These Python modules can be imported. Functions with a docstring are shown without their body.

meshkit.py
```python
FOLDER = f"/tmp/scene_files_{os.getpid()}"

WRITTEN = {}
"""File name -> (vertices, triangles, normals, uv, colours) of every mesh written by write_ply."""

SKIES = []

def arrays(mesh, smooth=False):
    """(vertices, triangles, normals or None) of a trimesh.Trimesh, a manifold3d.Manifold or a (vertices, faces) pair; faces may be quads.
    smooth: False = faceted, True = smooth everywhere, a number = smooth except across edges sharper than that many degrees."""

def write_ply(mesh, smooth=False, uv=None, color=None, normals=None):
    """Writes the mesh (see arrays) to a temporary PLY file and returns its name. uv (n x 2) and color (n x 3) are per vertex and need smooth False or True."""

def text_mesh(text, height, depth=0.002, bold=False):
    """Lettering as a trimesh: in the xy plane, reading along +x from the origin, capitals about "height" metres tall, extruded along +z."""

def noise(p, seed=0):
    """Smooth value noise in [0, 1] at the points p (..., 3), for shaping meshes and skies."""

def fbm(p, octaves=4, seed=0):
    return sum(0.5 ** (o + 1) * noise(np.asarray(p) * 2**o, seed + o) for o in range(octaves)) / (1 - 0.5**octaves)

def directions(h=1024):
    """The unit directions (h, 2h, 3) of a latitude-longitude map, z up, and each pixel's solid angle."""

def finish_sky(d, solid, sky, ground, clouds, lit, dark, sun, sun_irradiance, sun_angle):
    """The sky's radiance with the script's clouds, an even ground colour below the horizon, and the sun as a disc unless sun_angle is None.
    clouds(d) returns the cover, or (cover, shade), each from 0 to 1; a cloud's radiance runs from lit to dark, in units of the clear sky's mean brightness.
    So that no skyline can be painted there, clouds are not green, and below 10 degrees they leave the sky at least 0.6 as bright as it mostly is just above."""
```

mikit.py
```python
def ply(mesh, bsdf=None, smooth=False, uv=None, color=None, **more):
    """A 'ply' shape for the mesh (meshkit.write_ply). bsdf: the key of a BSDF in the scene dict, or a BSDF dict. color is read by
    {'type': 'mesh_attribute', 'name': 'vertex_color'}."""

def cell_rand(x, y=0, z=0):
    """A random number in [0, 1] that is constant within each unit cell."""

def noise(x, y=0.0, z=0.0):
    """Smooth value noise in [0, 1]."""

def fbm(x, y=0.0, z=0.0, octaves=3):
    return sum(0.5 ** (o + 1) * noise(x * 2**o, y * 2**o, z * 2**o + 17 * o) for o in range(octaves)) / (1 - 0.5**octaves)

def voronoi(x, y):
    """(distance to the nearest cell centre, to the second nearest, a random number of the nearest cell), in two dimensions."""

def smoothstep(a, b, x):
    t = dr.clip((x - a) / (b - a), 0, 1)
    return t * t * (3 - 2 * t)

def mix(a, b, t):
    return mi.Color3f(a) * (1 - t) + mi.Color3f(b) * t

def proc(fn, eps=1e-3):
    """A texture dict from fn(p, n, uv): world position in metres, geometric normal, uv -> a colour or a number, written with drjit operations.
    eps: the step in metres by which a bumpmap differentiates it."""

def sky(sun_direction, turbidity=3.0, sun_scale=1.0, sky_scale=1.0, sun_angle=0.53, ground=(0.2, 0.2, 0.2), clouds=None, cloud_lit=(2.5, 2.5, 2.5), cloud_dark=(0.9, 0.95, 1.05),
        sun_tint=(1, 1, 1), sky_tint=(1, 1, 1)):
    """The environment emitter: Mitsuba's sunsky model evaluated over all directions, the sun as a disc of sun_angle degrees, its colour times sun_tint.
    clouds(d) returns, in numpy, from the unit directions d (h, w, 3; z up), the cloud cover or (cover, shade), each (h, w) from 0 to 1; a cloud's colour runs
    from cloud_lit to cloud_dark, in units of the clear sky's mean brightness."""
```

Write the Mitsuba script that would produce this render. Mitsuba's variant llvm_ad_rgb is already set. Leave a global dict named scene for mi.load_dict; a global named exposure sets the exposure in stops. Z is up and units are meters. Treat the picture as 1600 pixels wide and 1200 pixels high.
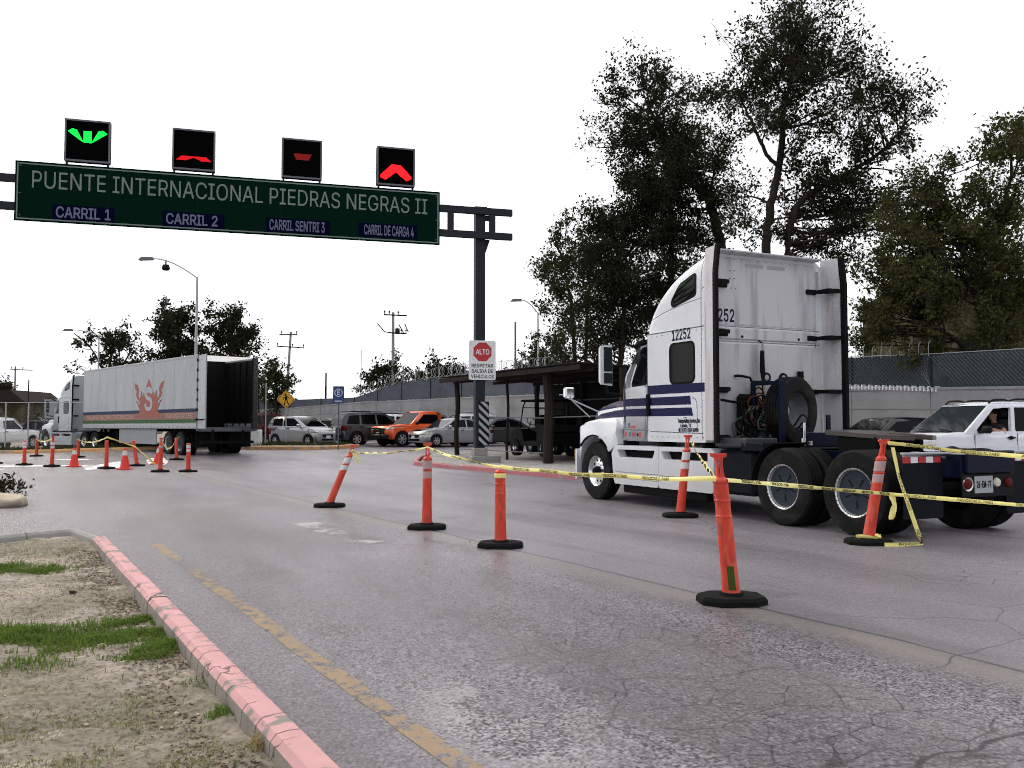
import math, random
import numpy as np
import trimesh
import drjit as dr
import mitsuba as mi
import mikit, meshkit
import manifold3d as m3
from mikit import noise, fbm, voronoi, cell_rand, smoothstep, mix
from shapely.geometry import Polygon, Point, LineString
from shapely import affinity

scene, labels = {}, {}
TF = mi.ScalarTransform4f
# ------------------------------------------------------------------ camera, sky, exposure
EYE = 1.32
PITCH = math.atan(67 / 1400)
scene['camera'] = {
    'type': 'perspective', 'fov_axis': 'x', 'fov': math.degrees(2 * math.atan(800 / 1400)),
    'near_clip': 0.05, 'far_clip': 2000.0,
    'to_world': TF().look_at(origin=[0, 0, EYE], target=[0, math.cos(PITCH), EYE + math.sin(PITCH)], up=[0, 0, 1])}
SUN = np.array([-0.55, 0.62, 0.75]); SUN /= np.linalg.norm(SUN)


def overcast(d):
    return 1.0, np.clip(.5 - .62 * (d @ SUN), 0, 1)          # thinnest round the sun ahead, thicker behind


scene['sky'] = mikit.sky(SUN.tolist(), turbidity=3, sun_scale=0.16, sun_angle=14, clouds=overcast, cloud_lit=(3.3, 3.3, 3.38), cloud_dark=(1.75, 1.77, 1.9), sky_scale=1.0, ground=(0.16, 0.155, 0.16))
exposure = 2.2

# ------------------------------------------------------------------ mesh helpers: a mesh is (vertices, triangles)
RNG = np.random.default_rng(7)


def cat(*ms):
    vs, fs, n = [], [], 0
    for m in ms:
        if isinstance(m, list):
            m = cat(*m)
        if m is None or len(m[0]) == 0:
            continue
        vs.append(m[0]); fs.append(m[1] + n); n += len(m[0])
    return np.vstack(vs), np.vstack(fs)


def mv(m, x=0, y=0, z=0):
    return m[0] + np.array([x, y, z]), m[1]


def rot(axis, deg):
    a = math.radians(deg); c, s = math.cos(a), math.sin(a)
    return np.array({'x': [[1, 0, 0], [0, c, -s], [0, s, c]], 'y': [[c, 0, s], [0, 1, 0], [-s, 0, c]], 'z': [[c, -s, 0], [s, c, 0], [0, 0, 1]]}[axis], float)


def tr(m, R=None, t=(0, 0, 0)):
    v = m[0] if R is None else m[0] @ np.asarray(R).T
    f = m[1] if R is None or np.linalg.det(R) > 0 else m[1][:, ::-1]
    return v + np.asarray(t, float), f


def flip_y(m):
    return tr(m, np.diag([1, -1, 1.0]))


def frame(x, y, z=0.0, yaw=0.0):
    M = np.eye(4); M[:3, :3] = rot('z', yaw); M[:3, 3] = (x, y, z)
    return M


def hull(pts):
    return man(m3.Manifold.hull_points(np.asarray(pts, float)))


def man(m):
    k = m.to_mesh()
    return np.array(k.vert_properties[:, :3], float), np.array(k.tri_verts, int)


def box(x0, x1, y0, y1, z0, z1, c=0.0):
    """A box, chamfered by c."""
    x0, x1 = min(x0, x1), max(x0, x1); y0, y1 = min(y0, y1), max(y0, y1); z0, z1 = min(z0, z1), max(z0, z1)
    if c <= 0:
        v = np.array([[x, y, z] for z in (z0, z1) for y in (y0, y1) for x in (x0, x1)], float)
        f = np.array([[0, 2, 1], [1, 2, 3], [4, 5, 6], [5, 7, 6], [0, 1, 4], [1, 5, 4], [2, 6, 3], [3, 6, 7], [0, 4, 2], [2, 4, 6], [1, 3, 5], [3, 7, 5]])
        return v, f
    c = min(c, .49 * (x1 - x0), .49 * (y1 - y0), .49 * (z1 - z0))
    p = []
    for x, sx in ((x0, 1), (x1, -1)):
        for y, sy in ((y0, 1), (y1, -1)):
            for z, sz in ((z0, 1), (z1, -1)):
                p += [[x, y + sy * c, z + sz * c], [x + sx * c, y, z + sz * c], [x + sx * c, y + sy * c, z]]
    return hull(p)


def tube(pts, r, n=8, cap=True):
    p = np.asarray(pts, float); k = len(p)
    r = np.broadcast_to(np.asarray(r, float), (k,))
    t = np.gradient(p, axis=0); t /= np.linalg.norm(t, axis=1, keepdims=True) + 1e-12
    ref = np.array([0, 0, 1.0]) if abs(t[:, 2]).mean() < .8 else np.array([1.0, 0, 0])
    a = np.cross(t, ref); a /= np.linalg.norm(a, axis=1, keepdims=True) + 1e-12
    b = np.cross(t, a); an = np.arange(n) * 2 * np.pi / n
    v = (p[:, None] + r[:, None, None] * (np.cos(an)[None, :, None] * a[:, None] + np.sin(an)[None, :, None] * b[:, None])).reshape(-1, 3)
    i, j = np.meshgrid(np.arange(k - 1), np.arange(n), indexing='ij')
    q = np.stack([i * n + j, i * n + (j + 1) % n, (i + 1) * n + (j + 1) % n, (i + 1) * n + j], -1).reshape(-1, 4)
    f = np.vstack([q[:, [0, 2, 1]], q[:, [0, 3, 2]]])
    if cap:
        v = np.vstack([v, p[:1], p[-1:]]); j = np.arange(n); m = len(v)
        f = np.vstack([f, np.stack([j * 0 + m - 2, j, (j + 1) % n], 1), np.stack([j * 0 + m - 1, (k - 1) * n + (j + 1) % n, (k - 1) * n + j], 1)])
    return v, f[:, ::-1]


def lathe(prof, n=24, axis='z'):
    """prof: (radius, height) from one end to the other; closed with fans where radius is 0."""
    p = np.asarray(prof, float); k = len(p); an = np.arange(n) * 2 * np.pi / n
    v = np.stack([p[:, None, 0] * np.cos(an), p[:, None, 0] * np.sin(an), np.broadcast_to(p[:, None, 1], (k, n))], -1).reshape(-1, 3)
    i, j = np.meshgrid(np.arange(k - 1), np.arange(n), indexing='ij')
    q = np.stack([i * n + j, i * n + (j + 1) % n, (i + 1) * n + (j + 1) % n, (i + 1) * n + j], -1).reshape(-1, 4)
    f = np.vstack([q[:, [0, 1, 2]], q[:, [0, 2, 3]]])
    if axis == 'y':
        v = v[:, [0, 2, 1]] * np.array([1, 1, 1]); f = f[:, ::-1]
    elif axis == 'x':
        v = v[:, [2, 0, 1]]
    return v, f


def orient(poly):
    p = np.asarray(poly, float)
    s = np.sum(p[:, 0] * np.roll(p[:, 1], -1) - np.roll(p[:, 0], -1) * p[:, 1])
    return p if s > 0 else p[::-1]


def solid(poly, axis, a, b):
    """Manifold of a polygon extruded from a to b. axis y: polygon in (x, z); axis x: in (y, z); axis z: in (x, y)."""
    a, b = min(a, b), max(a, b)
    m = m3.CrossSection([orient(poly)]).extrude(b - a)
    if axis == 'z':
        return m.translate((0, 0, a))
    if axis == 'x':
        return m.transform(np.array([[0, 0, 1, a], [1, 0, 0, 0], [0, 1, 0, 0]], float))
    return m.transform(np.array([[1, 0, 0, 0], [0, 0, 1, a], [0, 1, 0, 0]], float))


def prism(poly, axis, a, b):
    return man(solid(poly, axis, a, b))


def rnd(poly, r, res=4):
    """The polygon with every corner rounded by r."""
    g = Polygon(poly).buffer(-r, quad_segs=res).buffer(2 * r, quad_segs=res).buffer(-r, quad_segs=res)
    return np.array(g.exterior.coords)[:-1]


def rrect(x0, x1, y0, y1, r, res=4):
    return rnd([(x0, y0), (x1, y0), (x1, y1), (x0, y1)], r, res)


def curve(pts, n=6):
    """Catmull-Rom through the points."""
    p = np.asarray(pts, float); q = np.vstack([2 * p[0] - p[1], p, 2 * p[-1] - p[-2]]); out = []
    for i in range(1, len(q) - 2):
        for s in np.linspace(0, 1, n, endpoint=False):
            out.append(.5 * (2 * q[i] + (q[i + 1] - q[i - 1]) * s + (2 * q[i - 1] - 5 * q[i] + 4 * q[i + 1] - q[i + 2]) * s**2 + (3 * q[i] - q[i - 1] - 3 * q[i + 1] + q[i + 2]) * s**3))
    return np.array(out + [p[-1]])


def text(txt, height, width=None, bold=False, depth=.003):
    t = meshkit.text_mesh(txt, 1.0, depth=1.0, bold=bold)
    v = np.array(t.vertices); v[:, 0] -= v[:, 0].min()
    w = v[:, 0].max()
    sx = height if width is None else width / w
    return v * np.array([sx, height, depth]), np.array(t.faces)


def on_plane(m, o, ex, ey):
    ex, ey = np.asarray(ex, float), np.asarray(ey, float)
    ex /= np.linalg.norm(ex); ey /= np.linalg.norm(ey)
    return tr(m, np.stack([ex, ey, np.cross(ex, ey)], 1), o)


# ------------------------------------------------------------------ scene bookkeeping
USED = set()


def uniq(key):
    k, i = key, 1
    while k in USED:
        k = f'{key}_{i:03d}'; i += 1
    USED.add(k)
    return k


def add(key, mesh, bsdf, smooth=35, M=None, label=None, kind=None, raw=False):
    key = key if raw else uniq(key)
    if isinstance(mesh, m3.Manifold):
        mesh = man(mesh)
    if M is not None:
        mesh = tr(mesh, M[:3, :3], M[:3, 3])
    scene[key] = mikit.ply(mesh, 'mat_' + bsdf, smooth=smooth)
    if label or kind:
        labels[key] = {}
        if label: labels[key]['label'] = label
        if kind: labels[key]['kind'] = kind
    return key


def thing(name, label, category, group=None, kind=None):
    key = uniq(name)
    labels[key] = {'label': label, 'category': category}
    if group: labels[key]['group'] = group
    if kind: labels[key]['kind'] = kind
    return key


def struct(name, mesh, bsdf, label, smooth=False, kind='structure'):
    key = add(name, mesh, bsdf, smooth)
    labels[key] = {'label': label, 'kind': kind}
    return key


# ------------------------------------------------------------------ materials
def mat(name, rgb, rough=.5, metallic=0., spec=.5, clearcoat=0., bump=None, bump_eps=1e-3, **more):
    base = mikit.proc(rgb) if callable(rgb) else {'type': 'rgb', 'value': list(rgb)}
    b = {'type': 'principled', 'base_color': base, 'roughness': mikit.proc(rough) if callable(rough) else rough, 'metallic': metallic, 'specular': spec, 'clearcoat': clearcoat, **more}
    if clearcoat: b['clearcoat_gloss'] = .95
    if bump is not None:
        b = {'type': 'bumpmap', 'arbitrary': mikit.proc(bump, eps=bump_eps), 'scale': 1.0, 'bsdf': b}
    scene['mat_' + name] = {'type': 'twosided', 'bsdf': b}


def leaf_mat(name, rgb, trans=.5):
    scene['mat_' + name] = {'type': 'principledthin', 'base_color': {'type': 'rgb', 'value': list(rgb)}, 'roughness': .6, 'diff_trans': trans, 'spec_trans': 0.0, 'eta': 1.33}


def ab(p):
    return -.5 * p.x + .866 * p.y, .866 * p.x + .5 * p.y


def asphalt(p, n, uv):
    a, b = ab(p)
    big = fbm(p.x * .3 + 3, p.y * .3, 1.0, 3)
    lane = fbm(a * .12 + 5, b * 1.6, 2.0, 3)
    mid = fbm(p.x * 2.3, p.y * 2.3, 3.0, 3)
    grit = noise(p.x * 95, p.y * 95)
    grit2 = noise(p.x * 48 + 9, p.y * 48)
    coarse = (.35 + .65 * smoothstep(1.55, 1.85, b)) * (1 - smoothstep(4.25, 4.75, b + .5 * (mid - .5))) * smoothstep(.25, .5, fbm(a * .35, b * .9, 7., 2) + .12)
    wr = b + .35 * (fbm(p.x * 1.3, p.y * 1.3, 21., 2) - .5)
    alli = smoothstep(2.45, 2.6, wr) * (1 - smoothstep(3.75, 4.0, wr)) * (1 - smoothstep(4.3, 5.1, a))
    coarse *= 1 - .55 * alli
    c = mi.Float(.102) * (.6 + .45 * big + .4 * lane + .15 * mid)
    c *= 1 + (.25 + .75 * coarse) * ((grit - .5) * 2.0 + (grit2 - .5) * .55)
    # the smoother, paler strip beyond the seam and the pale dusty band along it
    c *= 1 + .28 * smoothstep(4.8, 5.0, b)
    wob = b - 4.86 - .10 * (fbm(a * .8, 3., 1., 3) - .5)
    dust = dr.exp(-dr.square((wob + .17) / .16)) * (.35 + .65 * fbm(a * .5, b * 2, 4., 2))
    c *= 1 - .30 * dr.exp(-dr.square((b - 2.85 - .25 * (fbm(a * .4, 1., 1., 2) - .5)) / .26)) * smoothstep(.3, .6, fbm(a * .7, b * 2.5, 14., 2))
    c *= 1 + .16 * dr.exp(-dr.square((b - 3.85) / .45)) - .10 * dr.exp(-dr.square((b - 6.9) / .5))
    o1, o2, orr = voronoi(p.x * .55 + .3, p.y * .55)
    c *= 1 - .28 * (1 - smoothstep(.03, .03 + .12 * orr, o1 + .12 * (mid - .5))) * smoothstep(.6, .75, orr)
    col = mi.Color3f(c * 1.05, c * .955, c * 1.075)
    col = mix(col, mi.Color3f(.20, .17, .145), dr.clip(dust * .75, 0, 1))
    col = mix(col, mi.Color3f(.30, .285, .30), smoothstep(.70, .84, grit) * (.10 + .42 * coarse))
    col *= 1 - .55 * coarse * (1 - smoothstep(.16, .30, grit))
    # white scuffs and drips
    sc = dr.exp(-dr.square((b - 2.0 - .12 * (a - 3.6)) / .30) - dr.square((a - 3.55) / .62)) * smoothstep(.36, .60, mid + .30 * (grit - .5)) * 1.3 + .25 * smoothstep(.66, .78, fbm(p.x * 1.7 + 2., p.y * 1.7, 8., 2)) * smoothstep(.45, .62, mid + .25 * (grit - .5)) * coarse
    col = mix(col, mi.Color3f(.42, .41, .42), .45 * dr.clip(sc, 0, 1))
    stain = smoothstep(.58, .75, fbm(a * .45 + 11, b * 1.8, 6., 3))
    col *= 1 - .22 * stain
    brown = smoothstep(.6, .75, fbm(a * .5 + 31, b * 1.3, 9., 2)) * coarse
    col = mix(col, mi.Color3f(.085, .068, .06), .45 * brown)
    # seam and cracks
    seam = 1 - smoothstep(.006, .018 + .02 * noise(a * 2.1), dr.abs(wob))
    wx, wy = p.x + .25 * (fbm(p.x * 2, p.y * 2, 5., 2) - .5), p.y + .25 * (fbm(p.x * 2 + 7, p.y * 2, 5., 2) - .5)
    d1, d2, _ = voronoi(wx * 3.1, wy * 3.1)
    net = (1 - smoothstep(.012, .045, d2 - d1)) * smoothstep(.55, .68, fbm(p.x * .55 + 1.5, p.y * .55 + .2, 3., 2) + .40 * smoothstep(2.3, 2.7, b) * (1 - smoothstep(3.9, 4.3, b)) * (1 - smoothstep(4.5, 6.0, a)) - .06) * (1 - smoothstep(4.8, 6.2, a))
    e1, e2, _ = voronoi(wx * .62 + 3.3, wy * .62)
    long = (1 - smoothstep(.003, .010, e2 - e1)) * smoothstep(.5, .62, fbm(p.x * .5, p.y * .5, 12., 2))
    n1, n2, _ = voronoi(wx * 11 + 1.7, wy * 8)
    m1, m2, _ = voronoi(wx * 4.6 + 5.1, wy * 3.4)
    fine = alli * smoothstep(.3, .6, fbm(p.x * 1.9, p.y * 1.9, 4., 2)) * dr.clip((1 - smoothstep(.02, .10, n2 - n1)) * .45 + (1 - smoothstep(.008, .05, m2 - m1)) * .8, 0, 1)
    tq = dr.clip((p.x - 1.4) * .5445 + (p.y - 3.4) * .4455, 0, 1)
    perp = -.6335 * (p.x - 1.4) + .7738 * (p.y - 3.4) + .30 * (fbm(p.x * 1.8, p.y * 1.8, 8., 2) - .5) + .05 * (noise(p.x * 9, p.y * 9) - .5)
    big_crack = (1 - smoothstep(.004, .013 + .010 * noise(p.x * 9, p.y * 9), dr.abs(perp))) * dr.select((tq > .02) & (tq < .98), 1.0, 0.0)
    col = mix(col, mi.Color3f(.085, .075, .068), alli * .28 * smoothstep(.3, .7, mid))
    return col * (1 - .78 * dr.clip(seam * .9 + net * .8 + long * .7 + fine * .8 + big_crack, 0, 1))


def asphalt_rough(p, n, uv):
    a, b = ab(p)
    return .31 + .18 * fbm(a * .15 + 5, b * 1.2, 2.0, 2)


def asphalt_bump(p, n, uv):
    return .0035 * noise(p.x * 60, p.y * 60) + .004 * fbm(p.x * 9, p.y * 9, 0., 2)


def worn_yellow(p, n, uv):
    a, b = ab(p)
    w = fbm(p.x * 15, p.y * 15, 2., 3) + .15 * (fbm(a * 1.1, 2., 2., 2) - .5) + .2 * (noise(p.x * 70, p.y * 70) - .5)
    w = w - .22 * smoothstep(7.2, 8.0, a) * (1 - smoothstep(9.4, 9.8, a))
    return mix(asphalt(p, n, uv), mi.Color3f(.30, .20, .095), smoothstep(.30, .52, w) * .72)


def worn_white(p, n, uv):
    w = fbm(p.x * 3, p.y * 3, 2., 3) + .25 * (noise(p.x * 40, p.y * 40) - .5)
    return mix(asphalt(p, n, uv), mi.Color3f(.78, .78, .78), smoothstep(.30, .40, w) * .97)


def faint_white(p, n, uv):
    w = fbm(p.x * 5, p.y * 5, 2., 3) + .3 * (noise(p.x * 45, p.y * 45) - .5)
    return mix(asphalt(p, n, uv), mi.Color3f(.5, .5, .5), smoothstep(.50, .66, w) * .55)


def dirt(p, n, uv):
    big = fbm(p.x * .9, p.y * .9, 1., 3)
    mid = fbm(p.x * 6, p.y * 6, 2., 3)
    fine = noise(p.x * 60, p.y * 60)
    c = mix(mi.Color3f(.165, .140, .115), mi.Color3f(.37, .325, .275), dr.clip(.35 * big + .55 * mid + .1, 0, 1))
    green = smoothstep(.44, .62, fbm(p.x * 2.1 + 4, p.y * 2.1, 5., 3) + .10 * (1 - smoothstep(4.2, 5.0, p.y)))
    c = mix(c, mi.Color3f(.125, .118, .075), green * .5)
    litter = smoothstep(.70, .8, noise(p.x * 38 + 5, p.y * 38))
    c = mix(c, mi.Color3f(.09, .07, .05), litter * .5)
    return c * (.75 + .5 * fine)


def dirt_bump(p, n, uv):
    return .012 * fbm(p.x * 14, p.y * 14, 0., 3)


def concrete(p, n, uv):
    q = fbm(p.x * 1.3, p.y * 1.3, p.z * 1.3, 3); f = fbm(p.x * 14, p.y * 14, p.z * 14, 2)
    s = fbm(p.x * 3, p.y * 3, p.z * .5, 2)
    c = .26 * (.55 + .5 * q + .25 * f + .25 * s)
    return mi.Color3f(c, c * .975, c * .94)


def wall_grey(p, n, uv):
    q = fbm(p.x * .8, p.y * .8, p.z * 1.3, 3); s = fbm(p.x * 2.5, p.y * 2.5, p.z * .35, 3)
    c = .27 * (.6 + .45 * q + .35 * s)
    return mi.Color3f(c * .98, c * .98, c)


def kerb_paint(col, conc, wear):
    def fn(p, n, uv):
        f = fbm(p.x * 9, p.y * 9, p.z * 9, 3); g = noise(p.x * 45, p.y * 45, p.z * 45)
        side = smoothstep(.35, .7, n.z)                       # brushed on from above: the soil side stays bare
        road = smoothstep(.3, .6, .866 * n.x + .5 * n.y)
        pnt = dr.maximum(side, road) * smoothstep(wear - .1, wear + .03, f + .25 * (g - .5))
        c = mix(mi.Color3f(conc) * (.7 + .6 * f), mi.Color3f(col) * (.82 + .3 * f), pnt)
        red = smoothstep(.60, .66, fbm(p.x * 2.3, p.y * 2.3, p.z * 2, 3)) * pnt
        c = mix(c, mi.Color3f(col) * mi.Color3f(.75, .35, .4), red * .7)
        a, b = ab(p)
        d1, d2, _ = voronoi(a * 3.2 + .5 * f, b * 2.2 + .6 * f)
        crack = (1 - smoothstep(.015, .05, d2 - d1)) * smoothstep(.42, .55, fbm(p.x * 3, p.y * 3, 1., 2))
        return c * (1 - .7 * crack)
    return fn


def kerb_all(col, wear):
    def fn(p, n, uv):
        f = fbm(p.x * 4, p.y * 4, p.z * 9, 3); g = noise(p.x * 25, p.y * 25, p.z * 25)
        pnt = smoothstep(wear - .1, wear + .05, f + .25 * (g - .5))
        return mix(mi.Color3f(.27, .25, .23), mi.Color3f(col) * (.75 + .4 * f), pnt)
    return fn


def truck_white(p, n, uv):
    f = fbm(p.x * 2, p.y * 2, p.z * 2, 3)
    grime = (1 - smoothstep(.35, 1.15, p.z + .35 * (f - .5))) * .35 + .10 * smoothstep(.5, .75, fbm(p.x * 5, p.y * 5, p.z * .8, 2))
    return mix(mi.Color3f(.65, .675, .71), mi.Color3f(.33, .315, .30), dr.clip(grime, 0, 1))


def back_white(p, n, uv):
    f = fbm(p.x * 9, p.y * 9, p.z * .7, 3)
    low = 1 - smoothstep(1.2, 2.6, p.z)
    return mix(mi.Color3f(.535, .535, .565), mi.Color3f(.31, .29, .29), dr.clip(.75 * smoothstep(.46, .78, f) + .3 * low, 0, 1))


def bark(p, n, uv):
    f = fbm(p.x * 9, p.y * 9, p.z * 2.2, 3)
    return mix(mi.Color3f(.012, .010, .0085), mi.Color3f(.045, .037, .031), f)


def old_wood(p, n, uv):
    f = fbm(p.x * 14, p.y * 14, p.z * 1.5, 3)
    return mix(mi.Color3f(.009, .0075, .0065), mi.Color3f(.036, .030, .026), f)


def overgrown(p, n, uv):
    f = fbm(p.x * 1.4, p.y * 1.4, p.z * .6, 4); g = fbm(p.x * 11, p.y * 11, p.z * 11, 3)
    c = mix(mi.Color3f(.045, .042, .022), mi.Color3f(.12, .10, .062), smoothstep(.35, .7, f))
    return mix(c, mi.Color3f(.022, .026, .011), smoothstep(.40, .62, g) * .8)


def mesh_green(p, n, uv):
    q = fbm(p.x * 1.5, p.y * 1.5, p.z * 2, 3); c = noise(p.x * 22, p.y * 22, p.z * 3)
    return mi.Color3f(.045, .062, .066) * (.6 + .6 * q + .35 * c)


def mesh_grey(p, n, uv):
    q = fbm(p.x * 1.5, p.y * 1.5, p.z * 2, 3)
    return mi.Color3f(.088, .097, .118) * (.7 + .6 * q)


def rubber(p, n, uv):
    f = fbm(p.x * 7, p.y * 7, p.z * 7, 3)
    return mix(mi.Color3f(.005, .005, .0055), mi.Color3f(.017, .016, .0155), smoothstep(.45, .8, f))


def orange_plastic(p, n, uv):
    f = fbm(p.x * 16, p.y * 16, p.z * 5, 3)
    scuff = smoothstep(.56, .70, fbm(p.x * 40, p.y * 40, p.z * 9, 2))
    fade = smoothstep(.55, .7, fbm(p.x * 25 + 7, p.y * 25, p.z * 5, 2))
    c = mix(mi.Color3f(.52, .030, .012), mi.Color3f(.64, .050, .019), f)
    c = mix(c, mi.Color3f(.66, .20, .12), fade * .25)
    return mix(c, mi.Color3f(.16, .04, .028), scuff * .38)


def trailer_white(p, n, uv):
    f = fbm(p.x * 2, p.y * 2, p.z * .4, 3)
    return mix(mi.Color3f(.36, .385, .41), mi.Color3f(.26, .27, .28), f)


mat('asphalt', asphalt, asphalt_rough, spec=.62, bump=asphalt_bump, bump_eps=.004)
mat('yellow_line', worn_yellow, .6)
mat('white_marking', worn_white, .55)
mat('faint_marking', faint_white, .55)
mat('dirt', dirt, .9, spec=.2, bump=dirt_bump, bump_eps=.006)
mat('concrete', concrete, .8, spec=.3)
mat('wall_grey', wall_grey, .85, spec=.3)
mat('pink_kerb', kerb_paint((.52, .275, .28), (.22, .195, .175), .42), .65)
mat('red_kerb', kerb_all((.42, .13, .15), .38), .65)
mat('orange_kerb', kerb_all((.62, .34, .14), .40), .65)
mat('truck_white', truck_white, .28, spec=.5, clearcoat=.6)
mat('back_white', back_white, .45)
mat('trailer_white', trailer_white, .4)
mat('bark', bark, .9, spec=.2)
mat('old_wood', old_wood, .9, spec=.2)
mat('overgrown', overgrown, .95, spec=.1)
mat('mesh_green', mesh_green, .9, spec=.2)
mat('mesh_grey', mesh_grey, .9, spec=.2)
mat('rubber', rubber, .7, spec=.15)
mat('orange', orange_plastic, .42)
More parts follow.
